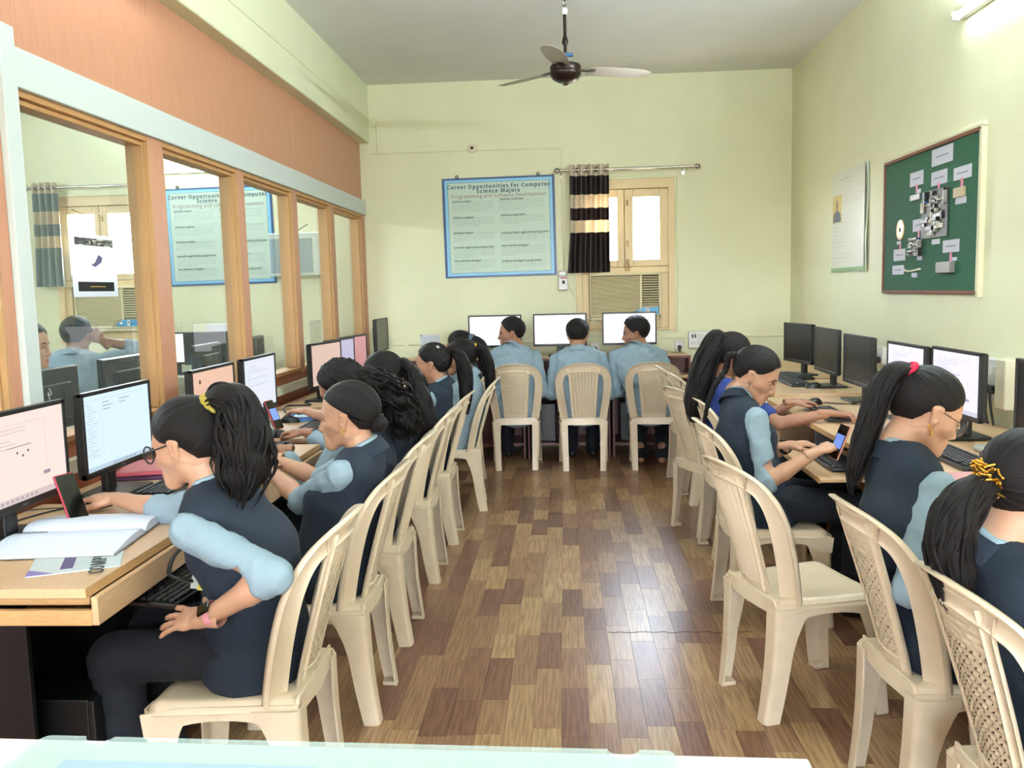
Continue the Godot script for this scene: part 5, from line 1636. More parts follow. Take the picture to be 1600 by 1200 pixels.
# ---------- smooth bodies: a field of joined bones, meshed as surface nets ----------
class Fld:
	var cell: float
	var o: Vector3
	var nx: int
	var ny: int
	var nz: int
	var f := PackedFloat32Array()
	var mk := PackedByteArray()

	func _init(a: Vector3, b: Vector3, c: float):
		cell = c
		o = a - Vector3.ONE * c * 2.5
		var s := (b - a) / c + Vector3.ONE * 6.0
		nx = int(s.x)
		ny = int(s.y)
		nz = int(s.z)
		f.resize(nx * ny * nz)
		f.fill(1.0)
		mk.resize(nx * ny * nz)

	# a bone from a to b with half-widths (side, depth) at each end; mode 0 joins, 1 carves, 2 and 3 the same with flat ends
	func add(a: Vector3, b: Vector3, ra: Vector2, rb: Vector2, lat := Vector3.RIGHT, k := 0.02, mode := 0):
		var ax := b - a
		var ln := ax.length()
		var e0 := ax / ln if ln > 1e-6 else Vector3.UP
		var e1 := lat - e0 * lat.dot(e0)
		if e1.length() < 0.01:
			e1 = e0.cross(Vector3(0.3, 0.2, 0.9))
		e1 = e1.normalized()
		var e2 := e0.cross(e1)
		var rm := maxf(maxf(ra.x, ra.y), maxf(rb.x, rb.y)) + k * 0.6 + cell * 2.0
		var lo := (a.min(b) - Vector3.ONE * rm - o) / cell
		var hi := (a.max(b) + Vector3.ONE * rm - o) / cell
		var x0 := maxi(0, int(lo.x))
		var x1 := mini(nx - 1, int(hi.x) + 1)
		var y0 := maxi(0, int(lo.y))
		var y1 := mini(ny - 1, int(hi.y) + 1)
		var z0 := maxi(0, int(lo.z))
		var z1 := mini(nz - 1, int(hi.z) + 1)
		var du := e0.x * cell
		var dv := e1.x * cell
		var dw := e2.x * cell
		var far := k + cell * 2.0
		var near := cell * 2.0 + k * 0.9
		var flat := mode >= 2
		var carve := mode == 1 or mode == 3
		var inv := 1.0 / maxf(ln, 1e-6)
		for iz in range(z0, z1 + 1):
			for iy in range(y0, y1 + 1):
				var p := o + Vector3(x0, iy, iz) * cell - a
				var u := p.dot(e0) - du
				var v := p.dot(e1) - dv
				var w := p.dot(e2) - dw
				var at := (iz * ny + iy) * nx + x0 - 1
				for ix in range(x0, x1 + 1):
					u += du
					v += dv
					w += dw
					at += 1
					var t := clampf(u * inv, 0.0, 1.0)
					var r1 := ra.x + (rb.x - ra.x) * t
					var r2 := ra.y + (rb.y - ra.y) * t
					var q0 := v / r1
					var q1 := w / r2
					var q2 := 0.0
					var r3 := (r1 + r2) * 0.5
					var over := u - t * ln
					if not flat:
						q2 = over / r3
					var k0 := q0 * q0 + q1 * q1 + q2 * q2
					var d: float
					if k0 < 1e-6:
						d = -minf(r1, r2)
					else:
						k0 = sqrt(k0)
						q0 /= r1
						q1 /= r2
						q2 /= r3
						d = k0 * (k0 - 1.0) / sqrt(q0 * q0 + q1 * q1 + q2 * q2)
					if flat:
						d = maxf(d, maxf(-u, u - ln))
					if d > far:
						continue
					if d < near and d > -near:
						mk[at] = 1
					var g := f[at]
					if carve:
						var h := maxf(k - absf(-d - g), 0.0) / k
						f[at] = maxf(g, -d) + h * h * k * 0.25
					else:
						var h := maxf(k - absf(d - g), 0.0) / k
						f[at] = minf(g, d) - h * h * k * 0.25

	func net(m: MB, noise: FastNoiseLite = null, amp := 0.0):
		var ids := PackedInt32Array()
		ids.resize(f.size())
		ids.fill(-1)
		var sx := 1
		var sy := nx
		var sz := nx * ny
		var off := [0, sx, sy, sx + sy, sz, sx + sz, sy + sz, sx + sy + sz]
		var found := PackedInt32Array()
		var base := m.v.size()
		var at := mk.find(1)
		var lim := f.size() - sx - sy - sz - 1
		while at >= 0:
			if at < lim:
				var a := f[at]
				var b := f[at + sx]
				var c := f[at + sy]
				var d := f[at + sx + sy]
				var e := f[at + sz]
				var g := f[at + sx + sz]
				var h := f[at + sy + sz]
				var i := f[at + sx + sy + sz]
				var s := int(a < 0.0) + int(b < 0.0) + int(c < 0.0) + int(d < 0.0) + int(e < 0.0) + int(g < 0.0) + int(h < 0.0) + int(i < 0.0)
				if s > 0 and s < 8:
					var p := Vector3.ZERO
					var n := 0
					if (a < 0.0) != (b < 0.0): p += Vector3(a / (a - b), 0, 0); n += 1
					if (c < 0.0) != (d < 0.0): p += Vector3(c / (c - d), 1, 0); n += 1
					if (e < 0.0) != (g < 0.0): p += Vector3(e / (e - g), 0, 1); n += 1
					if (h < 0.0) != (i < 0.0): p += Vector3(h / (h - i), 1, 1); n += 1
					if (a < 0.0) != (c < 0.0): p += Vector3(0, a / (a - c), 0); n += 1
					if (b < 0.0) != (d < 0.0): p += Vector3(1, b / (b - d), 0); n += 1
					if (e < 0.0) != (h < 0.0): p += Vector3(0, e / (e - h), 1); n += 1
					if (g < 0.0) != (i < 0.0): p += Vector3(1, g / (g - i), 1); n += 1
					if (a < 0.0) != (e < 0.0): p += Vector3(0, 0, a / (a - e)); n += 1
					if (b < 0.0) != (g < 0.0): p += Vector3(1, 0, b / (b - g)); n += 1
					if (c < 0.0) != (h < 0.0): p += Vector3(0, 1, c / (c - h)); n += 1
					if (d < 0.0) != (i < 0.0): p += Vector3(1, 1, d / (d - i)); n += 1
					var ix := at % nx
					var iy := (at / nx) % ny
					var iz := at / sz
					var q := o + (Vector3(ix, iy, iz) + p / n) * cell
					if noise:
						var nn := Vector3(b + d + g + i - a - c - e - h, c + d + h + i - a - b - e - g, e + g + h + i - a - b - c - d).normalized()
						q += nn * amp * noise.get_noise_3dv(q)
					ids[at] = m.v.size()
					found.append(at)
					m.v.append(q)
					m.n.append(Vector3.ZERO)
					m.t.append(Vector2.ZERO)
					m.c.append(m.col)
			at = mk.find(1, at + 1)
		for ci in found:
			var a := f[ci] < 0.0
			for axis in 3:
				var st: int = [sx, sy, sz][axis]
				var bb := f[ci + st] < 0.0
				if a == bb:
					continue
				var s1: int = [sy, sz, sx][axis]
				var s2: int = [sz, sx, sy][axis]
				var c0 := ids[ci]
				var c1 := ids[ci - s1]
				var c2 := ids[ci - s1 - s2]
				var c3 := ids[ci - s2]
				if c1 < 0 or c2 < 0 or c3 < 0:
					continue
				if a:
					var tmp := c1
					c1 = c3
					c3 = tmp
				var g := (m.v[c1] - m.v[c0]).cross(m.v[c2] - m.v[c0]) + (m.v[c2] - m.v[c0]).cross(m.v[c3] - m.v[c0])
				m.n[c0] -= g
				m.n[c1] -= g
				m.n[c2] -= g
				m.n[c3] -= g
				m.i.append_array(PackedInt32Array([c0, c1, c2, c0, c2, c3]))
		for k in range(base, m.v.size()):
			m.n[k] = m.n[k].normalized()


# ---------- heads and hands, meshed once ----------
# head frame: x forward, y up, z to the right; the origin lies between the ears
var head_mb: MB
func head_shape() -> MB:
	if head_mb: return head_mb
	var F := Fld.new(Vector3(-0.115, -0.17, -0.095), Vector3(0.125, 0.125, 0.095), 0.0034)
	var X := Vector3.RIGHT
	F.add(Vector3(-0.030, 0.030, 0), Vector3(0.006, 0.030, 0), Vector2(0.077, 0.086), Vector2(0.074, 0.084), Vector3(0, 0, 1), 0.01)
	F.add(Vector3(0.028, -0.015, 0), Vector3(0.030, -0.045, 0), Vector2(0.056, 0.053), Vector2(0.048, 0.040), X, 0.03)
	for s: float in [-1.0, 1.0]:
		F.add(Vector3(-0.002, -0.048, 0.042 * s), Vector3(0.064, -0.090, 0.010 * s), Vector2(0.016, 0.016), Vector2(0.014, 0.014), X, 0.03)
		F.add(Vector3(-0.002, -0.01, 0.050 * s), Vector3(-0.002, -0.048, 0.042 * s), Vector2(0.017, 0.017), Vector2(0.016, 0.016), X, 0.03)
		F.add(Vector3(0.058, -0.026, 0.032 * s), Vector3(0.042, -0.022, 0.046 * s), Vector2(0.021, 0.021), Vector2(0.017, 0.017), X, 0.025)
		F.add(Vector3(0.076, 0.022, 0.012 * s), Vector3(0.066, 0.022, 0.042 * s), Vector2(0.009, 0.009), Vector2(0.008, 0.008), X, 0.018)
	F.add(Vector3(0.073, -0.090, -0.006), Vector3(0.073, -0.090, 0.006), Vector2(0.017, 0.016), Vector2(0.017, 0.016), X, 0.022)
	for s: float in [-1.0, 1.0]:
		F.add(Vector3(0.089, 0.004, 0.026 * s), Vector3(0.080, 0.004, 0.040 * s), Vector2(0.011, 0.010), Vector2(0.011, 0.010), X, 0.014, 1)
	# nose
	F.add(Vector3(0.081, 0.012, 0), Vector3(0.1015, -0.030, 0), Vector2(0.0075, 0.007), Vector2(0.010, 0.010), Vector3(0, 0, 1), 0.012)
	for s: float in [-1.0, 1.0]:
		F.add(Vector3(0.088, -0.035, 0.010 * s), Vector3(0.092, -0.035, 0.010 * s), Vector2(0.008, 0.007), Vector2(0.008, 0.007), X, 0.008)
	# mouth
	F.add(Vector3(0.078, -0.062, -0.008), Vector3(0.078, -0.062, 0.008), Vector2(0.013, 0.017), Vector2(0.013, 0.017), X, 0.015)
	F.add(Vector3(0.088, -0.0565, -0.009), Vector3(0.088, -0.0565, 0.009), Vector2(0.0065, 0.0055), Vector2(0.0065, 0.0055), X, 0.006)
	F.add(Vector3(0.087, -0.0680, -0.008), Vector3(0.087, -0.0680, 0.008), Vector2(0.0065, 0.006), Vector2(0.0065, 0.006), X, 0.006)
	# neck
	F.add(Vector3(-0.022, -0.06, 0), Vector3(-0.040, -0.118, 0), Vector2(0.050, 0.052), Vector2(0.050, 0.052), Vector3(0, 0, 1), 0.025)
	# ears
	for s: float in [-1.0, 1.0]:
		F.add(Vector3(-0.012, 0.016, 0.084 * s), Vector3(-0.004, -0.018, 0.075 * s), Vector2(0.018, 0.0075), Vector2(0.011, 0.006), X, 0.006)
		F.add(Vector3(-0.004, -0.022, 0.072 * s), Vector3(-0.003, -0.030, 0.070 * s), Vector2(0.008, 0.006), Vector2(0.007, 0.005), X, 0.006)
		F.add(Vector3(-0.005, 0.006, 0.092 * s), Vector3(-0.002, -0.010, 0.085 * s), Vector2(0.008, 0.007), Vector2(0.006, 0.006), X, 0.004, 1)
	var m := MB.new()
	F.net(m)
	for k in m.v.size():
		var p := m.v[k]
		var c := Color(1, 1, 1)
		if p.x > 0.076 and absf(p.z) < 0.020 - absf(p.y + 0.063) * 0.9 and p.y < -0.0545 and p.y > -0.0725: c = Color(0.92, 0.66, 0.65)
		if p.x > 0.05 and absf(p.z) > 0.010 and absf(p.z) < 0.043:
			var by := 0.0275 - pow(absf(absf(p.z) - 0.025) / 0.02, 2.0) * 0.004
			if absf(p.y - by) < 0.0036: c = Color(0.13, 0.10, 0.10)
			if absf(p.y - 0.0105 + pow((absf(p.z) - 0.031) / 0.014, 2.0) * 0.004) < 0.0030: c = Color(0.10, 0.08, 0.08)
		m.c[k] = c
	for s: float in [-1.0, 1.0]:
		var eb := MB.new().ball(Vector3.ZERO, Vector3.ONE * 0.0114, 16, 12)
		for k in eb.v.size():
			var d := eb.v[k].normalized()
			var a := d.dot(Vector3(0.98, -0.16, 0.05 * s).normalized())
			eb.c[k] = Color(0.03, 0.02, 0.015) if a > 0.84 else (Color(1.15, 1.3, 1.5) if d.y < 0.42 else Color(0.9, 0.85, 0.85))
		m.join(eb, Transform3D(Basis(), Vector3(0.0685, 0.003, 0.030 * s)))
	head_mb = m
	return m

# hand frame: the wrist is the origin, x along the fingers, y out of the back of the hand; a right hand, thumb towards -z
var hands := {}
func hand_shape(pose: int, nails := false) -> MB:
	var key := pose + (10 if nails else 0)
	if hands.has(key): return hands[key]
	var F := Fld.new(Vector3(-0.05, -0.10, -0.10), Vector3(0.20, 0.04, 0.075), 0.0033)
	var Z := Vector3(0, 0, 1)
	F.add(Vector3(-0.045, 0, 0), Vector3(0.012, 0, 0), Vector2(0.026, 0.020), Vector2(0.026, 0.017), Z, 0.01)
	F.add(Vector3(0.010, 0, 0.002), Vector3(0.052, -0.001, 0.001), Vector2(0.026, 0.015), Vector2(0.036, 0.0125), Z, 0.012)
	F.add(Vector3(0.052, -0.001, -0.022), Vector3(0.080, -0.002, -0.026), Vector2(0.013, 0.011), Vector2(0.010, 0.010), Z, 0.012)
	F.add(Vector3(0.052, -0.001, 0.020), Vector3(0.076, -0.002, 0.024), Vector2(0.013, 0.011), Vector2(0.010, 0.010), Z, 0.012)
	F.add(Vector3(0.052, -0.001, 0), Vector3(0.082, -0.001, 0), Vector2(0.020, 0.0115), Vector2(0.018, 0.010), Z, 0.012)
	var curls := [[14.0, 34.0, 22.0], [2.0, 9.0, 6.0], [38.0, 55.0, 34.0], [24.0, 20.0, 12.0]]
	var cu: Array = curls[pose]
	var tips := []
	for q in 4:
		var z: float = [-0.027, -0.009, 0.0095, 0.027][q]
		var ln: float = [0.070, 0.079, 0.073, 0.057][q]
		var sp: float = deg_to_rad([-9.0, -2.5, 4.0, 12.0][q]) * (1.7 if pose == 1 else 0.7)
		var p := Vector3(0.079 - absf(z) * 0.12, 0, z)
		var ang := deg_to_rad(cu[0] + q * 2.0)
		var rr := 0.0088 if q < 3 else 0.0076
		for j in 3:
			var d := Vector3(cos(ang) * cos(sp), -sin(ang), cos(ang) * sin(sp))
			var e: Vector3 = p + d * ln * [0.46, 0.30, 0.24][j]
			F.add(p, e, Vector2(rr, rr * 0.94), Vector2(rr * 0.93, rr * 0.88), Z, 0.004)
			p = e
			rr *= 0.93
			if j < 2: ang += deg_to_rad(cu[j + 1])
			else: tips.append([p, d, Vector3(-d.y * 0.0 - sin(-ang), cos(ang), 0), rr])
	var th := [Vector3(0.018, -0.006, -0.018), Vector3(0.045, -0.016, -0.042), Vector3(0.066, -0.022, -0.052), Vector3(0.086, -0.026, -0.052)]
	if pose == 1: th = [Vector3(0.016, -0.004, -0.020), Vector3(0.036, -0.010, -0.048), Vector3(0.053, -0.012, -0.070), Vector3(0.070, -0.013, -0.086)]
	if pose == 2: th = [Vector3(0.018, -0.006, -0.018), Vector3(0.042, -0.022, -0.036), Vector3(0.064, -0.034, -0.034), Vector3(0.082, -0.042, -0.026)]
	for j in 3:
		F.add(th[j], th[j + 1], Vector2.ONE * [0.0150, 0.0108, 0.0095][j], Vector2.ONE * [0.0108, 0.0097, 0.0082][j], Z, 0.007)
	tips.append([th[3], (th[3] - th[2]).normalized(), Vector3(0, 0.9, -0.4).normalized(), 0.008])
	var m := MB.new()
	F.net(m)
	for k in m.v.size():
		for tp in tips:
			var r: Vector3 = m.v[k] - tp[0]
			var al: float = r.dot(tp[1])
			if al > -0.006 and al < 0.010 and r.length() < 0.013 and m.n[k].dot(tp[2]) > 0.55:
				m.c[k] = Color(0.06, 0.04, 0.05) if nails else Color(1.05, 0.86, 0.84)
	hands[key] = m
	return m


# ---------- hair ----------
const SKULL := Vector3(0.101, 0.089, 0.080)
const SKULL_C := Vector3(-0.014, 0.031, 0)

func hairline(az: float, short: bool) -> float:
	var t := [[0, 36], [28, 30], [48, 13], [62, 0], [74, -6], [84, -9], [96, -8], [112, -32], [130, -50], [180, -60]]
	if short: t = [[0, 36], [30, 32], [50, 14], [64, -2], [76, -14], [86, -10], [96, -8], [108, -26], [126, -46], [180, -57]]
	for k in t.size() - 1:
		if az <= t[k + 1][0]:
			return lerpf(t[k][1], t[k + 1][1], (az - t[k][0]) / (t[k + 1][0] - t[k][0]))
	return t[-1][1]

func hair_cap(pole: Vector3, th: float, short: bool, rough: float, sd: int, part_line := false) -> MB:
	pole = pole.normalized()
	var e1 := pole.cross(Vector3(0, 0, 1)).normalized()
	var e2 := pole.cross(e1)
	var noise := FastNoiseLite.new()
	noise.seed = sd
	noise.frequency = 1.0
	var pts := []
	var nth := 26
	var nph := 84
	for k in nth + 1:
		pts.append([])
	for j in nph + 1:
		var ph := TAU * (j % nph) / nph
		var dir := Vector3.ZERO
		var end := deg_to_rad(8)
		while end < deg_to_rad(176):
			dir = pole * cos(end) + (e1 * cos(ph) + e2 * sin(ph)) * sin(end)
			var az := rad_to_deg(absf(atan2(dir.z, dir.x)))
			var el := rad_to_deg(asin(dir.y))
			if el < hairline(az, short): break
			end += deg_to_rad(1.2)
		end += deg_to_rad(1.5)
		for k in nth + 1:
			var u := float(k) / nth
			var a := end * u
			dir = pole * cos(a) + (e1 * cos(ph) + e2 * sin(ph)) * sin(a)
			var r := 1.0 / (dir / SKULL).length()
			var lift := th * (1.0 - pow(u, 5.0) * 0.62)
			if short:
				var n := noise.get_noise_3dv(dir * 5.0) * 0.6 + noise.get_noise_3dv(dir * 13.0) * 0.5
				lift += rough * n * (1.0 - pow(u, 4.0))
				lift *= 1.0 - 0.35 * smoothstep(0.2, 1.0, -dir.x)
				lift *= 0.55 + 0.45 * smoothstep(-0.5, 0.5, dir.y)
			else:
				lift += rough * (noise.get_noise_2d(cos(ph) * 9.0, sin(ph) * 9.0) + 0.6 * noise.get_noise_2d(cos(ph) * 24.0, sin(ph) * 24.0 + u)) * smoothstep(0.05, 0.3, u) * (1.0 - pow(u, 6.0))
				if part_line and dir.x > -0.5 and dir.y > 0.2:
					lift -= 0.006 * exp(-pow(dir.z / 0.05, 2.0))
			pts[k].append(SKULL_C + dir * (r + lift))
	return MB.new().rows_of(pts, true, true, 5.0, 0.16)

func tail(m: MB, path: Array, radii: Array, flat: float, sd: int, wavy: float, up: Vector3, tip := Color(1.6, 1.3, 1.2), locks := 16):
	var p := spline(path, 8)
	var noise := FastNoiseLite.new()
	noise.seed = sd
	noise.frequency = 1.0
	var n := p.size()
	var rr := PackedFloat32Array()
	for k in n:
		var x := float(k) / (n - 1) * (radii.size() - 1)
		var i := mini(int(x), radii.size() - 2)
		rr.append(lerpf(radii[i], radii[i + 1], x - i))
	var seg := 30
	var side := up
	var rows := []
	var frames := []
	for k in n:
		var d: Vector3 = (p[mini(k + 1, n - 1)] - p[maxi(k - 1, 0)]).normalized()
		var w := (side - d * side.dot(d)).normalized()
		var q := d.cross(w).normalized()
		side = w
		frames.append([w, q])
		var row := []
		for j in seg + 1:
			var a := TAU * (j % seg) / seg
			var g := 1.0 + 0.20 * noise.get_noise_2d(cos(a) * 3.5 + 7, sin(a) * 3.5 + k * 0.035) + 0.10 * noise.get_noise_2d(cos(a) * 9.0, sin(a) * 9.0 + k * 0.06) + wavy * 0.12 * sin(k * 0.55 + a * 2.0)
			row.append(p[k] + w * cos(a) * rr[k] * g + q * sin(a) * rr[k] * flat * g)
		rows.append(row)
	var base := m.v.size()
	m.rows_of(rows, false, true, 3.0, n * 0.012)
	for k in range(base, m.v.size()):
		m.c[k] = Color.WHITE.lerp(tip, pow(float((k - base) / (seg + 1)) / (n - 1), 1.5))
	var r := RandomNumberGenerator.new()
	r.seed = sd
	for q in locks:
		var a := r.randf() * TAU
		var s0 := r.randi_range(int(n * 0.12), int(n * 0.55))
		var ln := mini(n - 1, s0 + r.randi_range(int(n * 0.35), int(n * 0.6)))
		var lp := []
		var lr := []
		var out := r.randf_range(0.86, 1.06)
		var ph := r.randf() * TAU
		for k in range(s0, ln + 1):
			var u := float(k - s0) / (ln - s0)
			var aa := a + 0.4 * sin(u * 3.0 + ph)
			var o := out + wavy * 0.22 * sin(u * 11.0 + ph) + 0.06 * u
			lp.append(p[k] + frames[k][0] * cos(aa) * rr[k] * o + frames[k][1] * sin(aa) * rr[k] * flat * o + Vector3(0, -0.03 * u * u, 0))
			lr.append(0.0072 * sin(PI * (0.12 + 0.86 * u)) + 0.0006)
		if lp.size() > 3:
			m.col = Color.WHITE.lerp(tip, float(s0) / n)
			m.tube(lp, lr, 6, 0.6)
			m.col = Color.WHITE


# ---------- seated people ----------
func ik(s: Vector3, w: Vector3, l1: float, l2: float, pole: Vector3) -> Vector3:
	var d := w - s
	var ln := d.length()
	var k := maxf(1.0, ln / ((l1 + l2) * 0.985))
	l1 *= k
	l2 *= k
	var e := d / ln
	var a := (l1 * l1 - l2 * l2 + ln * ln) / (2.0 * ln)
	var h := sqrt(maxf(0.0, l1 * l1 - a * a))
	var q := (pole - e * pole.dot(e)).normalized()
	return s + e * a + q * h

# d: hip (x, z), face (degrees, 0 = +x), head (place between the ears), turn/pitch/roll of the head in degrees,
# hand_l / hand_r [wrist, direction of the fingers, back of the hand, pose], top (vest / shirt / kurta), hair, and more
func person(d: Dictionary) -> Node3D:
	var male: bool = d.get("male", false)
	var hy: float = d.get("hip_y", 0.525)
	var origin := Vector3(d.hip.x, 0, d.hip.y)
	var t := thing("person", d.label, "person", origin, 0.0, d.get("group", ""))
	var cell: float = d.get("cell", 0.014)
	var yaw := deg_to_rad(d.face)
	var f := Vector3(cos(yaw), 0, -sin(yaw))
	var u := Vector3.UP
	var r := f.cross(u)
	var P := Vector3(0, hy, 0)
	var H: Vector3 = d.head - origin
	var sc := 1.05 if male else 1.0
	var hb := Basis(Vector3.UP, deg_to_rad(d.get("turn", d.face))) * Basis(Vector3(0, 0, 1), -deg_to_rad(d.get("pitch", 8.0))) * Basis(Vector3(1, 0, 0), deg_to_rad(d.get("roll", 0.0)))
	var hx := Transform3D(hb.scaled(Vector3.ONE * sc), H)
	# the neck follows the head half way
	var nb := Basis(Vector3.UP, yaw) * Basis(Vector3(0, 0, 1), -deg_to_rad(d.get("pitch", 8.0)) * 0.45)
	var N := H + nb * Vector3(-0.050, -0.128, 0) * sc
	var C := P.lerp(N, 0.55) - f * float(d.get("slouch", 0.025))
	var t1 := (C - P).normalized()
	var t2 := (N - C).normalized()
	var sw: float = d.get("shoulder", 0.195 if male else 0.163)
	var arms := {}
	for side: String in ["l", "r"]:
		var sg := -1.0 if side == "l" else 1.0
		var S := N - t2 * 0.054 + r * sg * sw + f * 0.012
		var hd = d.get("hand_" + side, null)
		if hd == null:
			hd = [origin + P + f * 0.30 + r * sg * 0.13 + u * 0.11, f - u * 0.15 - r * sg * 0.25, u, 0]
		var W: Vector3 = hd[0] - origin
		S += (W - S).normalized() * 0.03
		var pole: Vector3 = d.get("elbow_" + side, -u * 1.0 - f * 0.35 + r * sg * 0.35)
		var E := ik(S, W, 0.275 * sc, 0.245 * sc, pole)
		arms[side] = [S, E, W, hd]
	var lo := Vector3(-0.6, -0.02, -0.6).min(H - Vector3.ONE * 0.25)
	var hi := Vector3(0.6, 1.0, 0.6).max(H + Vector3.ONE * 0.2)
	for side in arms:
		for q in 3:
			lo = lo.min(arms[side][q] - Vector3.ONE * 0.1)
			hi = hi.max(arms[side][q] + Vector3.ONE * 0.1)
	var wide := 1.10 if male else 1.0
	var skin_key := "skin_%d" % int(d.get("skin", 0))
	# --- skin: neck, chest, arms, with head and hands joined to them in one mesh ---
	var sk := Fld.new(lo.max(Vector3(-9, hy - 0.1, -9)), hi, minf(cell, 0.012))
	sk.add(N - u * 0.03 + f * 0.02, H + hb * Vector3(-0.040, -0.11, 0), Vector2(0.060, 0.056) * sc, Vector2(0.050, 0.051) * sc, r, 0.02)
	sk.add(C, N - t2 * 0.08, Vector2(0.09, 0.05), Vector2(0.085, 0.040), r, 0.02)
	sk.add(P + t1 * 0.05, C, Vector2(0.09, 0.06), Vector2(0.09, 0.05), r, 0.02)
	for side in arms:
		var a: Array = arms[side]
		sk.add(N - t2 * 0.075, a[0], Vector2(0.036, 0.036), Vector2(0.033, 0.033), u, 0.02)
		sk.add(a[0], a[1], (Vector2(0.033, 0.033) if d.get("sleeve", 0.18) >= 0.0 else Vector2(0.041, 0.041)) * wide, Vector2(0.032, 0.032) * wide, u, 0.015)
		var el: Vector3 = a[2] - a[1]
		sk.add(a[1], a[1] + el * 0.35, Vector2(0.034, 0.034) * wide, Vector2(0.036, 0.034) * wide, u, 0.015)
		sk.add(a[1] + el * 0.35, a[2], Vector2(0.036, 0.034) * wide, Vector2(0.026, 0.021) * wide, a[3][1].cross(a[3][2]), 0.012)
	var sm := MB.new()
	sk.net(sm)
	sm.join(head_shape(), hx)
	for side in arms:
		var a: Array = arms[side]
		var fx: Vector3 = a[3][1].normalized()
		var fy: Vector3 = (a[3][2] - fx * a[3][2].dot(fx)).normalized()
		var fz := fx.cross(fy)
		if side == "l": fz = -fz
		var hsc := (0.96 if not male else 1.06) * float(d.get("hand_scale", 1.0))
		var hm := hand_shape(a[3][3], d.get("nails", false) and side == "l")
		var hxf := Transform3D(Basis(fx, fy, fz) * hsc, a[2])
		sm.join(hm, hxf, side == "l")
	if d.get("barefoot", false):
		feet(sm, d, P, f, u, r)
	part(t, "body", sm, M[skin_key])
	# --- trousers ---
	var wr := FastNoiseLite.new()
	wr.seed = int(absf(d.hip.x) * 100 + absf(d.hip.y) * 31)
	wr.fractal_type = FastNoiseLite.FRACTAL_RIDGED
	wr.fractal_octaves = 2
	wr.frequency = 9.0
	var legs := leg_points(d, P, f, u, r)
	var tr := Fld.new(Vector3(-0.65, -0.0, -0.65), Vector3(0.65, hy + 0.25, 0.65), maxf(cell, 0.014))
	tr.add(P - r * 0.07 - u * 0.005, P + r * 0.07 - u * 0.005, Vector2(0.095, 0.115), Vector2(0.095, 0.115), u, 0.03)
	for l in legs:
		tr.add(l[0], l[1], Vector2(0.076, 0.080), Vector2(0.066, 0.066), r, 0.03)
		tr.add(l[1], l[2] - u * 0.02, Vector2(0.064, 0.066), Vector2(0.055, 0.06), r, 0.03)
	var tm := MB.new()
	tr.net(tm, wr, 0.006)
	part(t, "trousers", tm, M[d.get("legs", "trouser_navy")])
	if not d.get("barefoot", false):
		var sh := MB.new()
		feet(sh, d, P, f, u, r)
		part(t, "shoes", sh, mat("shoe_dark", Color(0.05, 0.045, 0.05), 0.5))
	# --- upper clothes ---
	var top: String = d.get("top", "vest")
	var torso := func(g: Fld, e: float):
		g.add(P - u * 0.03, P + t1 * 0.09, Vector2(0.172 * wide + e, 0.138 + e), Vector2(0.148 * wide + e, 0.112 + e), r, 0.04)
		g.add(P + t1 * 0.07, C, Vector2(0.138 * wide + e, 0.104 + e), Vector2(0.142 * wide + e, 0.102 + e), r, 0.04)
		g.add(C, N - t2 * 0.085, Vector2(0.145 * wide + e, 0.104 + e), Vector2((sw - 0.028) + e, 0.074 + e), r, 0.05)
		g.add(N - t2 * 0.10, N - t2 * 0.015, Vector2(0.105 + e, 0.072 + e), Vector2(0.060 + e, 0.058 + e), r, 0.03)
		g.add(N - t2 * 0.052 - r * sw * 0.62, N - t2 * 0.052 + r * sw * 0.62, Vector2(0.046 + e, 0.044 + e), Vector2(0.046 + e, 0.044 + e), f, 0.045)
		if not male:
			for sg: float in [-1.0, 1.0]:
				g.add(C + f * 0.070 + t2 * 0.035 + r * sg * 0.06, C + f * 0.074 + t2 * 0.03 + r * sg * 0.062, Vector2.ONE * (0.050 + e), Vector2.ONE * (0.050 + e), r, 0.05)
	var sleeve: float = d.get("sleeve", 0.18)               # how far down the forearm the cuff sits
	var sg2 := Fld.new(lo.max(Vector3(-9, hy - 0.2, -9)), hi, cell)
	if top == "vest":
		sg2.add(C, N - t2 * 0.085, Vector2(0.135, 0.092), Vector2(sw - 0.04, 0.066), r, 0.05)
		sg2.add(N - t2 * 0.055 - r * sw * 0.6, N - t2 * 0.055 + r * sw * 0.6, Vector2(0.040, 0.040), Vector2(0.040, 0.040), f, 0.04)
	else:
		torso.call(sg2, 0.012 if male else 0.008)
	for side in arms:
		var a: Array = arms[side]
		var el: Vector3 = a[2] - a[1]
		var ed := el.normalized()
		var k := (0.050 if male else 0.0435)
		sg2.add(a[0] - (a[1] - a[0]).normalized() * 0.01, a[1], Vector2(k + 0.003, k + 0.003), Vector2(k - 0.001, k - 0.001), u, 0.022)
		if sleeve > 0.005:
			var ce: Vector3 = a[1] + el * sleeve
			sg2.add(a[1], ce, Vector2(k - 0.001, k - 0.001), Vector2(k - 0.005, k - 0.005), u, 0.012)
			if sleeve < 0.6:
				sg2.add(ce - ed * 0.048, ce - ed * 0.004, Vector2(k + 0.001, k + 0.001), Vector2(k + 0.001, k + 0.001), u, 0.008, 2)
			sg2.add(ce, ce + ed * 0.13, Vector2(0.075, 0.075), Vector2(0.08, 0.08), u, 0.005, 3)
		else:
			var ud: Vector3 = (a[1] - a[0]).normalized()
			sg2.add(a[1] - ud * 0.05, a[1] + ud * 0.10, Vector2(0.075, 0.075), Vector2(0.08, 0.08), u, 0.005, 3)
	sg2.add(N - u * 0.03 + f * 0.01, H + hb * Vector3(-0.03, -0.05, 0), Vector2(0.061, 0.058) * sc, Vector2(0.062, 0.06) * sc, r, 0.01, 1)
	var shm := MB.new()
	sg2.net(shm, wr, float(d.get("crease", 0.0065)))
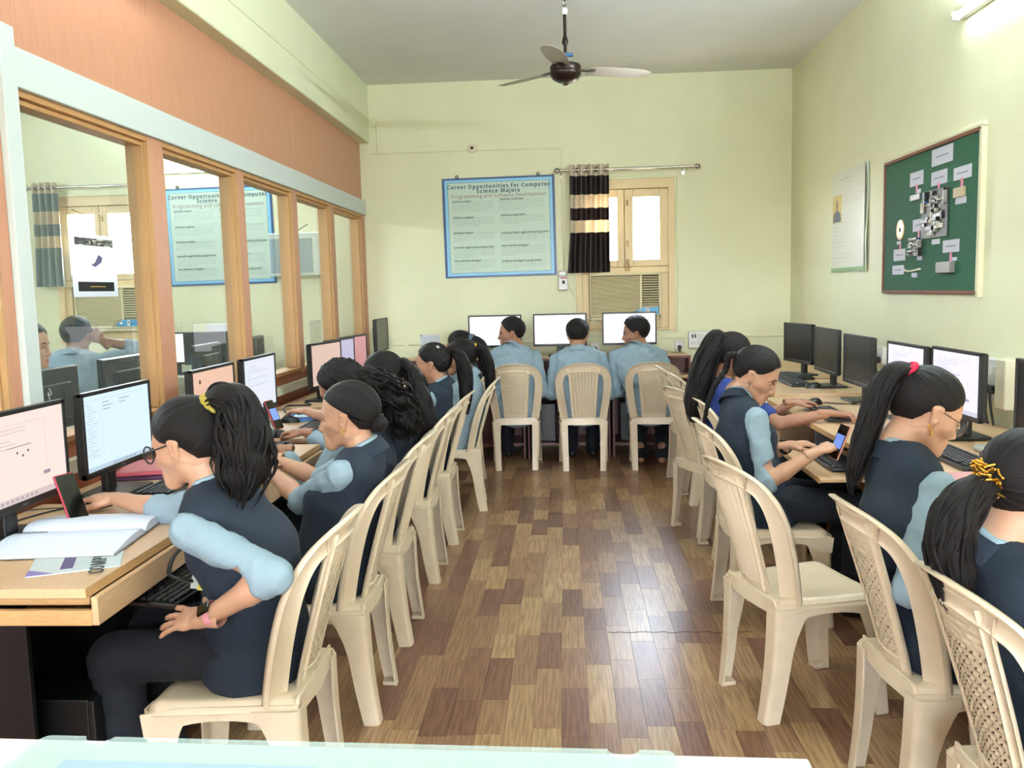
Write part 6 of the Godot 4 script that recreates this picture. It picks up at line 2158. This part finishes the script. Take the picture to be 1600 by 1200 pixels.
	part(t, "shirt" if top != "kurta" else "kurta", shm, M[d.get("cloth", "shirt_blue" if top != "kurta" else "striped_kurta")])
	if top == "vest":
		var vg := Fld.new(lo.max(Vector3(-9, hy - 0.2, -9)), hi, cell)
		torso.call(vg, 0.013)
		for side in arms:
			var a: Array = arms[side]
			var sg := -1.0 if side == "l" else 1.0
			vg.add(a[0] - u * 0.042 + r * sg * 0.016, a[0] - u * 0.045 + r * sg * 0.16, Vector2(0.058, 0.074), Vector2(0.08, 0.1), f, 0.010, 3)
		vg.add(N - u * 0.0 + f * 0.008, H, Vector2(0.058, 0.056), Vector2(0.080, 0.080), r, 0.012, 1)
		vg.add(N + f * 0.09 - u * 0.02, N + f * 0.11 - u * 0.16, Vector2(0.055, 0.05), Vector2(0.012, 0.03), r, 0.012, 1)
		var vm := MB.new()
		wr.frequency = 4.5
		vg.net(vm, wr, 0.006)
		part(t, "vest", vm, M.vest_navy)
	if top != "kurta":
		part(t, "collar", collar(N, H + hb * Vector3(-0.03, -0.09, 0), f, r, sc, 2 if top == "vest" else 0), M[d.get("cloth", "shirt_blue")])
	if top == "vest":
		part(t, "vest_collar", collar(N, H + hb * Vector3(-0.03, -0.09, 0), f, r, sc, 1), M.vest_navy)
	if d.has("extra"):
		d.extra.call(t, origin, hx, arms, N, f, r)
	d["hx"] = hx
	d["arms"] = arms
	dress_hair(t, d, hx, f, r, N)
	return t

func leg_points(d: Dictionary, P: Vector3, f: Vector3, u: Vector3, r: Vector3) -> Array:
	var out := []
	for sg: float in [-1.0, 1.0]:
		var kn: float = d.get("knee", 0.40)
		var k := P + f * kn + r * sg * float(d.get("spread", 0.10)) - u * 0.035
		var an := P + f * float(d.get("ankle", kn - 0.02)) + r * sg * 0.09
		an.y = 0.10
		out.append([P + r * sg * 0.08 + f * 0.02, k, an])
	return out

func feet(m: MB, d: Dictionary, P: Vector3, f: Vector3, u: Vector3, r: Vector3):
	for l in leg_points(d, P, f, u, r):
		var a: Vector3 = l[2]
		var tip := f * (1.0 if not d.get("tucked", false) else 0.8)
		var g := Fld.new(a - Vector3(0.26, 0.12, 0.26), a + Vector3(0.26, 0.08, 0.26), 0.009)
		g.add(a + u * 0.05, a - u * 0.05, Vector2(0.036, 0.036), Vector2(0.036, 0.034), r, 0.02)
		g.add(a - u * 0.062 - tip * 0.03, a - u * 0.066 + tip * 0.09, Vector2(0.033, 0.034), Vector2(0.042, 0.028), r, 0.02)
		for q in 5:
			var o: float = (q - 2) * 0.017
			g.add(a - u * 0.076 + tip * 0.09 + r * o, a - u * 0.084 + tip * (0.155 - absf(q - 1.5) * 0.008) + r * o * 1.05, Vector2(0.012, 0.014), Vector2(0.009, 0.009), r, 0.006)
		g.net(m)

func collar(N: Vector3, top: Vector3, f: Vector3, r: Vector3, sc: float, kind: int) -> MB:
	var ax := (top - N).normalized()
	var ff := (f - ax * f.dot(ax)).normalized()
	var rr := ff.cross(ax).normalized()
	var rows := []
	for k in 41:
		var a := deg_to_rad(24.0 + 312.0 * k / 40.0)
		var dir := ff * cos(a) + rr * sin(a)
		var front := maxf(0.0, cos(a))
		var row := []
		var prof := [[0.058, -0.030], [0.056, 0.012], [0.057, 0.026], [0.061, 0.031], [0.067, 0.026], [0.075, 0.006], [0.086, -0.022]]
		if kind == 2: prof = [[0.058, -0.030], [0.056, 0.012], [0.057, 0.026], [0.060, 0.029], [0.0635, 0.025], [0.0635, 0.012]]
		if kind == 1: prof = [[0.064, -0.035], [0.0645, 0.008], [0.066, 0.017], [0.071, 0.016], [0.079, -0.002], [0.089, -0.032]]
		for q in prof:
			var down: float = front * (0.030 if q[0] < 0.065 else 0.052)
			row.append(N + ax * 0.012 + dir * q[0] * sc * Vector2(1.0 - 0.05 * front, 0).x + ax * (q[1] - down))
		rows.append(row)
	return MB.new().sheet(rows, 0.0022)

func dress_hair(t: Node3D, d: Dictionary, hx: Transform3D, f: Vector3, r: Vector3, N: Vector3):
	var h: Dictionary = d.hair
	var pole: Vector3 = h.get("pole", Vector3(-0.9, 0.35, 0)).normalized()
	var short: bool = h.get("short", false)
	var m := MB.new()
	m.join(hair_cap(pole, h.get("th", 0.013), short, h.get("rough", 0.0035), h.get("seed", 3), h.get("part", false)), hx)
	var tie := hx * (SKULL_C + pole * (1.0 / (pole / SKULL).length() + 0.008))
	var out := (hx.basis * pole).normalized()
	var u := Vector3.UP
	var go := func(q: Array) -> Vector3: return tie + f * q[0] + u * q[1] + r * q[2]
	var knot := MB.new()
	match h.get("kind", ""):
		"tail":
			var path := [tie - out * 0.03, tie]
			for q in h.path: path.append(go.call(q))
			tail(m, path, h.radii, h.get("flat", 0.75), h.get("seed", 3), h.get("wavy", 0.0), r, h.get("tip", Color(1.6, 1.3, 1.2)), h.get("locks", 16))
		"braid":
			var path := [tie - out * 0.02]
			for q in h.path: path.append(go.call(q))
			var p := spline(path, 14)
			for st in 3:
				var sp := []
				var sr := []
				for k in p.size():
					var dd: Vector3 = (p[mini(k + 1, p.size() - 1)] - p[maxi(k - 1, 0)]).normalized()
					var w := (r - dd * r.dot(dd)).normalized()
					var v := dd.cross(w)
					var a := TAU * st / 3.0 + k * 0.42
					var s := 1.0 - 0.55 * float(k) / p.size()
					sp.append(p[k] + w * sin(a) * 0.011 * s + v * sin(a * 2.0) * 0.007 * s)
					sr.append(0.0125 * s)
				m.tube(sp, sr, 9)
		"bun":
			var c := tie + out * 0.013
			for k in 3:
				var sp := []
				var sr := []
				for q in 40:
					var a := q * 0.36 + TAU * k / 3.0
					var e := q / 39.0
					var x := out.cross(u).normalized()
					var y := x.cross(out)
					sp.append(c + x * cos(a) * 0.025 * (1.0 - 0.75 * e) + y * sin(a) * 0.029 * (1.0 - 0.75 * e) + out * (0.022 * e - 0.010))
					sr.append(0.0115)
				m.tube(sp, sr, 9)
			m.ball(c, Vector3.ONE * 0.031, 16, 10)
	for lk in h.get("strands", []):
		var lp := []
		for q in lk[0]: lp.append(hx * q)
		m.tube(spline(lp, 6), lk[1], 7, 0.5)
	part(t, "hair", m, M.hair)
	if h.has("band"):
		var b: Array = h.band                               # [colour, radius, thickness, bump]
		part(t, "hair_band", MB.new().torus(tie + out * 0.004, out, b[1], b[2], 44, 10, b[3]), mat("band_%d_%d" % [int(b[0].r * 255), int(b[0].b * 255)], b[0], 0.7))
	if h.has("clip"):
		var c: Array = h.clip                               # [place in the head frame, colour, size]
		var cm := MB.new()
		var cp: Vector3 = hx * c[0]
		var cn: Vector3 = (hx.basis * (c[0] - SKULL_C)).normalized()
		var x := cn.cross(Vector3.UP).normalized()
		var y := x.cross(cn)
		for k in 6:
			var a := TAU * k / 6
			cm.ball(cp + (x * cos(a) + y * sin(a)) * c[2] * 0.6, Vector3.ONE * c[2] * 0.42, 8, 6)
		cm.ball(cp + cn * c[2] * 0.3, Vector3.ONE * c[2] * 0.35, 8, 6)
		part(t, "hair_clip", cm, mat("clip_%d_%d" % [int(c[1].r * 255), int(c[1].b * 255)], c[1], 0.35))

func earring(t: Node3D, hx: Transform3D, side: float, drop: float, m: Material):
	var p := hx * Vector3(-0.003, -0.036, 0.073 * side)
	var e := MB.new().torus(p, hx.basis * Vector3(0.2, 0, 1), 0.008, 0.0016, 18, 6)
	if drop > 0.0:
		e.tube([p + Vector3(0, -0.006, 0), p + Vector3(0, -0.006 - drop, 0)], 0.0022, 6)
		e.ball(p + Vector3(0, -0.008 - drop, 0), Vector3.ONE * 0.004, 8, 6)
	part(t, "earring", e, m)

func eyeglasses(t: Node3D, hx: Transform3D, frame: Material, r: float):
	var m := MB.new()
	for s: float in [-1.0, 1.0]:
		var c := hx * Vector3(0.102, 0.0, 0.034 * s)
		m.torus(c, hx.basis * Vector3(1, 0, 0.12 * s), 0.024, r, 28, 6)
		m.tube(spline([hx * Vector3(0.100, 0.008, 0.057 * s), hx * Vector3(0.06, 0.010, 0.070 * s), hx * Vector3(-0.005, 0.014, 0.082 * s), hx * Vector3(-0.030, 0.0, 0.080 * s)], 5), r, 6)
	m.tube(spline([hx * Vector3(0.104, 0.004, -0.011), hx * Vector3(0.110, 0.009, 0), hx * Vector3(0.104, 0.004, 0.011)], 4), r, 6)
	var o := part(t, "eyeglasses", m, frame)
	for s: float in [-1.0, 1.0]:
		var l := MB.new()
		var c := hx * Vector3(0.102, 0.0, 0.034 * s)
		var n := (hx.basis * Vector3(1, 0, 0.12 * s)).normalized()
		var x := n.cross(Vector3.UP).normalized()
		var y := x.cross(n)
		var ci := l.vert(c, n)
		var ring := []
		for k in 25: ring.append(l.vert(c + (x * cos(TAU * k / 24) + y * sin(TAU * k / 24)) * 0.023, n))
		for k in 24: l.tri(ci, ring[k], ring[k + 1])
		part(o, "lens", l, M.pane_glass)

func watch(t: Node3D, arm: Array, strap: Material):
	var d: Vector3 = (arm[2] - arm[1]).normalized()
	var up: Vector3 = (arm[3][2] - d * arm[3][2].dot(d)).normalized()
	var c: Vector3 = arm[2] - d * 0.028
	var w := MB.new()
	var rows := []
	for k in 25:
		var a := TAU * k / 24
		var o := up * cos(a) * 0.0285 + d.cross(up) * sin(a) * 0.034
		rows.append([c + o - d * 0.010, c + o * 1.06 - d * 0.008, c + o * 1.06 + d * 0.008, c + o + d * 0.010])
	w.rows_of(rows)
	var s := part(t, "watch_strap", w, strap)
	part(s, "watch_case", MB.new().box(c + up * 0.0325, Vector3(0.038, 0.010, 0.032), 0.004, Basis(d, up, d.cross(up))), M.phone_glass)

func people():
	var g := "students in navy vests and pale blue shirts"
	var F := Vector3(-1, 0, 0)
	var D := Vector3(0, -1, 0)
	var U := Vector3.UP
	var B := Vector3(0, 0, -1)
	# --- left row, facing the partition ---
	person({"label": "girl in glasses and navy vest with a yellow hair band, hand on a mouse", "hip": Vector2(-0.885, -2.34), "face": 176.0, "head": Vector3(-1.045, 1.078, -2.325), "turn": 172.0, "pitch": 14.0, "cell": 0.009, "slouch": 0.05, "skin": 1, "nails": true,
		"hand_r": [Vector3(-1.485, 0.832, -2.735), F + B * 0.25, U + F * 0.1, 0], "hand_l": [Vector3(-0.935, 0.662, -2.115), F * 0.92 + D * 0.14 + B * 0.36, U * 0.8 + Vector3(0.25, 0, 0.55), 1], "hand_scale": 1.05,
		"elbow_r": D + Vector3(0.2, 0, 0.5), "elbow_l": Vector3(1, -0.35, 0.35), "sleeve": 0.22, "spread": 0.10, "knee": 0.37,
		"hair": {"kind": "tail", "pole": Vector3(-0.80, 0.50, 0.05), "th": 0.015, "seed": 5, "path": [[-0.035, 0.022, 0.0], [-0.075, -0.005, 0.0], [-0.092, -0.07, -0.01], [-0.092, -0.14, -0.02], [-0.085, -0.20, -0.03], [-0.08, -0.255, -0.04]], "radii": [0.02, 0.032, 0.046, 0.062, 0.074, 0.078, 0.066, 0.026], "flat": 0.9, "wavy": 0.5, "locks": 40, "band": [Color(0.62, 0.55, 0.20), 0.027, 0.014, 0.12], "clip": [Vector3(-0.02, 0.088, -0.062), Color(0.75, 0.80, 0.88), 0.008]},
		"extra": func(t, o, hx, arms, n, f, r):
			eyeglasses(t, hx, M.key_plastic, 0.0022)
			watch(t, arms.l, mat("strap_pink", Color(0.80, 0.52, 0.56), 0.5)), "group": g})
	person({"label": "girl with a low bun and gold earring in navy vest, seated in profile at left", "hip": Vector2(-0.86, -3.03), "face": 180.0, "head": Vector3(-0.775, 1.046, -3.03), "turn": 177.0, "pitch": 6.0, "cell": 0.010, "slouch": -0.01, "skin": 1,
		"hand_l": [Vector3(-1.13, 0.83, -3.20), F + B * 0.4, U, 0], "hand_r": [Vector3(-1.20, 0.83, -3.42), F, U, 0], "elbow_l": D + Vector3(0.3, 0, 0.3), "sleeve": 0.10,
		"hair": {"kind": "bun", "pole": Vector3(-0.80, -0.55, 0), "th": 0.012, "seed": 8},
		"extra": func(t, o, hx, arms, n, f, r): earring(t, hx, -1.0, 0.0, M.gold), "group": g})
	person({"label": "student with curly frizzy brown hair leaning forward, hand on a mouse in a long sleeve", "hip": Vector2(-0.90, -3.70), "face": 180.0, "head": Vector3(-0.965, 1.062, -3.70), "turn": 176.0, "pitch": 24.0, "cell": 0.014, "skin": 2,
		"hand_r": [Vector3(-1.25, 0.83, -4.07), F + B * 0.4, U, 0], "hand_l": [Vector3(-1.22, 0.83, -3.62), F, U, 0], "sleeve": 0.86, "top": "vest",
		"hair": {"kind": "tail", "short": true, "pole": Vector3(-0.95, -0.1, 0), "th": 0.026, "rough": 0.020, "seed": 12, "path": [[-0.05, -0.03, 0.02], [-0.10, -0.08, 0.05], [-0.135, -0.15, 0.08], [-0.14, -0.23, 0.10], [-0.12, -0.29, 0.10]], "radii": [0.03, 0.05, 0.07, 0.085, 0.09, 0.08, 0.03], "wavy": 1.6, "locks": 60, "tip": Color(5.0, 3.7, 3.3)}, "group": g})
	person({"label": "girl with parted hair and long wavy tail in navy vest, fourth in the left row", "hip": Vector2(-0.87, -4.48), "face": 180.0, "head": Vector3(-0.955, 1.048, -4.48), "turn": 178.0, "pitch": 14.0, "cell": 0.015, "skin": 1,
		"hand_l": [Vector3(-1.43, 0.85, -4.68), F + B * 0.3, U, 0], "hand_r": [Vector3(-1.30, 0.83, -4.85), F, U, 0], "sleeve": 0.12,
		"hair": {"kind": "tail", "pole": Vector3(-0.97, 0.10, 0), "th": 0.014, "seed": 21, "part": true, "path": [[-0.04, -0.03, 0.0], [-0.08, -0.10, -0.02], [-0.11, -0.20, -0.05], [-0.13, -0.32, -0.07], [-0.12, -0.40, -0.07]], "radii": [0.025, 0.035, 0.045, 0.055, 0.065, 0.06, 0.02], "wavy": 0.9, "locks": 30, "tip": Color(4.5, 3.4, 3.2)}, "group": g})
	person({"label": "girl with a white star clip and long tail, looking up from the left row", "hip": Vector2(-0.85, -5.16), "face": 180.0, "head": Vector3(-0.80, 1.048, -5.17), "turn": 179.0, "pitch": 2.0, "cell": 0.015, "skin": 0, "slouch": -0.01, "sleeve": 0.12,
		"hair": {"kind": "tail", "pole": Vector3(-0.86, 0.42, 0), "th": 0.014, "seed": 25, "path": [[-0.05, -0.01, 0.0], [-0.085, -0.08, 0.0], [-0.10, -0.18, 0.0], [-0.10, -0.28, -0.01], [-0.09, -0.38, -0.02]], "radii": [0.022, 0.033, 0.042, 0.050, 0.052, 0.045, 0.02], "wavy": 0.3, "locks": 24, "tip": Color(4.0, 3.0, 2.8), "clip": [Vector3(-0.055, 0.105, -0.045), Color(0.85, 0.86, 0.88), 0.016]}, "group": g})
	person({"label": "girl in a plain pale blue shirt with a yellow ribbon in her long dark tail", "hip": Vector2(-0.76, -5.92), "face": 184.0, "head": Vector3(-0.715, 1.03, -5.90), "turn": 182.0, "pitch": 6.0, "cell": 0.017, "top": "shirt", "skin": 2, "sleeve": 0.7, "crease": 0.016,
		"hair": {"kind": "tail", "pole": Vector3(-0.93, 0.25, 0), "th": 0.014, "seed": 31, "path": [[-0.045, -0.02, 0.0], [-0.075, -0.09, 0.01], [-0.085, -0.19, 0.03], [-0.085, -0.29, 0.05], [-0.07, -0.39, 0.06]], "radii": [0.022, 0.03, 0.04, 0.045, 0.045, 0.04, 0.015], "tip": Color(3.0, 2.2, 2.1), "band": [Color(0.80, 0.66, 0.10), 0.022, 0.007, 0.0]}})
	person({"label": "girl in navy vest with a grey scrunchie, at the far left corner table", "hip": Vector2(-0.83, -6.64), "face": 172.0, "head": Vector3(-0.805, 1.055, -6.58), "turn": 160.0, "pitch": 4.0, "cell": 0.017, "skin": 2, "sleeve": 0.12,
		"hair": {"kind": "tail", "pole": Vector3(-0.95, 0.12, 0), "th": 0.014, "seed": 35, "path": [[-0.05, -0.03, 0.0], [-0.085, -0.10, 0.0], [-0.10, -0.18, 0.0], [-0.085, -0.27, 0.0]], "radii": [0.028, 0.05, 0.06, 0.06, 0.05, 0.02], "tip": Color(1.5, 1.3, 1.2), "band": [Color(0.32, 0.37, 0.42), 0.034, 0.019, 0.18]}, "group": g})
	# --- the three boys at the far wall ---
	var bo := "boys in pale blue shirts at the far wall"
	person({"label": "boy in pale blue shirt at the left screen, head turned left in profile", "hip": Vector2(-0.415, -7.29), "face": 92.0, "head": Vector3(-0.455, 1.115, -7.37), "turn": 184.0, "pitch": 4.0, "cell": 0.016, "male": true, "top": "shirt", "sleeve": 0.9, "skin": 2, "crease": 0.016, "hip_y": 0.54,
		"hair": {"short": true, "pole": Vector3(-0.5, 0.86, 0), "th": 0.019, "rough": 0.006, "seed": 41}, "group": bo})
	person({"label": "boy in pale blue shirt at the middle screen, seen from behind", "hip": Vector2(0.135, -7.26), "face": 90.0, "head": Vector3(0.105, 1.085, -7.38), "turn": 90.0, "pitch": 10.0, "cell": 0.016, "male": true, "top": "shirt", "sleeve": 0.9, "skin": 3, "crease": 0.014, "hip_y": 0.54,
		"hair": {"short": true, "pole": Vector3(-0.5, 0.86, 0), "th": 0.020, "rough": 0.006, "seed": 42}, "group": bo})
	person({"label": "boy in pale blue shirt at the right screen, barefoot, turning his head left", "hip": Vector2(0.70, -7.24), "face": 86.0, "head": Vector3(0.585, 1.092, -7.37), "turn": 177.0, "pitch": 8.0, "cell": 0.016, "male": true, "top": "shirt", "sleeve": 0.9, "skin": 2, "crease": 0.016, "hip_y": 0.54, "barefoot": true, "ankle": 0.06,
		"hair": {"short": true, "pole": Vector3(-0.3, 0.9, 0.1), "th": 0.026, "rough": 0.012, "seed": 43}, "group": bo})
	# --- right row, facing the right wall ---
	var R := Vector3(1, 0, 0)
	person({"label": "girl with a plait in navy vest looking down at her phone at right", "hip": Vector2(0.875, -3.92), "face": 0.0, "head": Vector3(0.865, 1.068, -4.005), "turn": -24.0, "pitch": 30.0, "cell": 0.010, "slouch": 0.03, "skin": 1,
		"hand_r": [Vector3(1.055, 0.765, -3.735), R + U * 0.30 + B * 0.3, U - R * 0.3 + Vector3(0, 0, 0.4), 2], "hand_l": [Vector3(0.985, 0.765, -3.90), R + Vector3(0, 0, 0.3) + U * 0.15, U, 3], "elbow_r": D + Vector3(-0.1, 0, 0.4), "sleeve": 0.08,
		"hair": {"kind": "braid", "pole": Vector3(-0.95, 0.10, 0.0), "th": 0.013, "seed": 51, "path": [[-0.04, -0.01, 0.0], [-0.055, -0.07, 0.0], [-0.10, -0.13, 0.015], [-0.135, -0.21, 0.02], [-0.155, -0.30, 0.02], [-0.16, -0.36, 0.02]]},
		"extra": func(t, o, hx, arms, n, f, r):
			earring(t, hx, 1.0, 0.008, M.steel)
			watch(t, arms.l, M.key_plastic), "group": g})
	person({"label": "girl with long loose hair and purple flower clip in a blue and white striped top", "hip": Vector2(0.95, -4.82), "face": 4.0, "head": Vector3(0.91, 1.088, -4.80), "turn": 2.0, "pitch": 14.0, "cell": 0.015, "top": "kurta", "skin": 2, "sleeve": -1.0,
		"hand_l": [Vector3(1.24, 0.835, -4.82), R + B * 0.1, U, 0], "hand_r": [Vector3(1.30, 0.835, -4.38), R + Vector3(0, 0, 0.25), U, 0],
		"hair": {"kind": "tail", "pole": Vector3(-0.90, 0.42, 0), "th": 0.016, "seed": 55, "path": [[-0.02, -0.04, 0.0], [-0.055, -0.12, 0.0], [-0.09, -0.22, 0.0], [-0.115, -0.33, 0.0], [-0.12, -0.45, 0.0]], "radii": [0.05, 0.075, 0.085, 0.09, 0.095, 0.09, 0.04], "flat": 0.7, "locks": 26, "clip": [Vector3(-0.11, 0.066, 0.052), Color(0.55, 0.38, 0.72), 0.017]},
		"extra": func(t, o, hx, arms, n, f, r): stripes(t, arms)})
	person({"label": "girl in glasses and navy vest with a high ponytail tied by a pink band", "hip": Vector2(1.04, -2.42), "face": 2.0, "head": Vector3(1.04, 1.098, -2.575), "turn": 2.0, "pitch": 27.0, "cell": 0.010, "slouch": 0.03, "skin": 1,
		"hand_r": [Vector3(1.14, 0.66, -2.28), R + B * 0.3, U, 0], "hand_l": [Vector3(1.30, 0.80, -2.62), R, U, 0], "elbow_r": D + Vector3(-0.25, 0, 0.35), "sleeve": 0.25,
		"hair": {"kind": "tail", "pole": Vector3(-0.84, 0.50, 0.0), "th": 0.012, "seed": 61, "path": [[-0.04, -0.005, 0.0], [-0.075, -0.055, 0.0], [-0.10, -0.125, 0.0], [-0.125, -0.20, 0.0], [-0.145, -0.27, 0.0], [-0.155, -0.33, 0.0]], "radii": [0.020, 0.028, 0.038, 0.042, 0.042, 0.040, 0.032, 0.012], "wavy": 0.0, "locks": 26, "tip": Color(2.4, 1.8, 1.7), "band": [Color(0.72, 0.06, 0.22), 0.022, 0.011, 0.05], "clip": [Vector3(-0.07, 0.088, 0.05), Color(0.8, 0.8, 0.85), 0.004]},
		"extra": func(t, o, hx, arms, n, f, r):
			eyeglasses(t, hx, mat("thin_frame", Color(0.10, 0.09, 0.10), 0.3, 0.6), 0.0010)
			earring(t, hx, 1.0, 0.014, M.gold), "group": g})
	person({"label": "girl in navy vest with a gold claw clip, cut off by the right edge", "hip": Vector2(1.05, -1.80), "face": 4.0, "head": Vector3(0.975, 1.030, -1.86), "turn": 16.0, "pitch": 18.0, "cell": 0.010, "slouch": 0.03, "skin": 1,
		"sleeve": 0.2,
		"hair": {"kind": "tail", "pole": Vector3(-0.90, -0.32, 0.06), "th": 0.016, "seed": 71, "path": [[-0.055, -0.02, 0.02], [-0.09, -0.06, 0.03], [-0.10, -0.12, 0.03], [-0.085, -0.19, 0.03], [-0.07, -0.25, 0.03]], "radii": [0.022, 0.035, 0.046, 0.052, 0.052, 0.045, 0.018], "wavy": 0.2, "locks": 26, "tip": Color(1.3, 1.15, 1.1)},
		"extra": func(t, o, hx, arms, n, f, r): claw_clip(t, hx * (SKULL_C + Vector3(-0.125, -0.030, 0.02)), (hx.basis * Vector3(-1, -0.2, 0.2)).normalized()), "group": g})
	# --- the next room, behind the glass ---
	person({"label": "man in blue shirt behind the glass, seen from behind with a hand at his ear", "hip": Vector2(-3.36, -5.66), "face": 90.0, "head": Vector3(-3.33, 1.235, -5.80), "turn": 84.0, "pitch": 6.0, "cell": 0.018, "male": true, "top": "shirt", "sleeve": 0.5, "skin": 2, "hip_y": 0.60, "shoulder": 0.23,
		"hand_r": [Vector3(-3.17, 1.20, -5.84), Vector3(-0.4, 0.5, 0.1), Vector3(0.5, 0.2, 0.6), 2], "elbow_r": D + Vector3(0.8, 0, 0.2),
		"hair": {"short": true, "pole": Vector3(-0.5, 0.86, 0), "th": 0.018, "rough": 0.005, "seed": 81}})
	person({"label": "man behind the glass facing right, half hidden by the white post", "hip": Vector2(-3.12, -4.66), "face": 8.0, "head": Vector3(-2.93, 1.235, -4.63), "turn": 4.0, "pitch": 6.0, "cell": 0.018, "male": true, "top": "shirt", "sleeve": 0.9, "skin": 1, "hip_y": 0.60,
		"hair": {"short": true, "pole": Vector3(-0.5, 0.86, 0), "th": 0.018, "rough": 0.005, "seed": 82}})

func stripes(t: Node3D, arms: Dictionary):
	# white bands woven into the short sleeves
	for side in arms:
		var a: Array = arms[side]
		var d: Vector3 = (a[1] - a[0]).normalized()
		for k in 4:
			var c: Vector3 = a[0] + d * (0.045 + k * 0.036)
			var m := MB.new()
			var rows := []
			var x := d.cross(Vector3(0.2, 0.3, 0.9)).normalized()
			var y := x.cross(d)
			for q in 25:
				var e := TAU * q / 24
				var o := (x * cos(e) + y * sin(e)) * (0.0595 - k * 0.0018)
				rows.append([c + o - d * 0.006, c + o * 1.012, c + o + d * 0.006])
			m.rows_of(rows)
			part(t, "white_stripe", m, mat("stripe_white", Color(0.80, 0.82, 0.88), 0.8))

func claw_clip(t: Node3D, at: Vector3, out: Vector3):
	var r := RandomNumberGenerator.new()
	r.seed = 5
	var m := MB.new()
	var x := out.cross(Vector3.UP).normalized()
	for k in 46:
		var p := at + x * r.randf_range(-0.034, 0.034) + Vector3.UP * r.randf_range(-0.036, 0.036) + out * r.randf_range(0.0, 0.014)
		var q := p + (x * r.randf_range(-1, 1) + Vector3.UP * r.randf_range(-1, 1) + out * r.randf_range(0, 0.9)).normalized() * r.randf_range(0.012, 0.026)
		m.tube([p, (p + q) / 2 + out * 0.004, q], [0.0026, 0.003, 0.0012], 6)
		if k % 2: m.ball(q, Vector3.ONE * 0.0032, 7, 5)
	part(t, "claw_clip", m, M.gold)
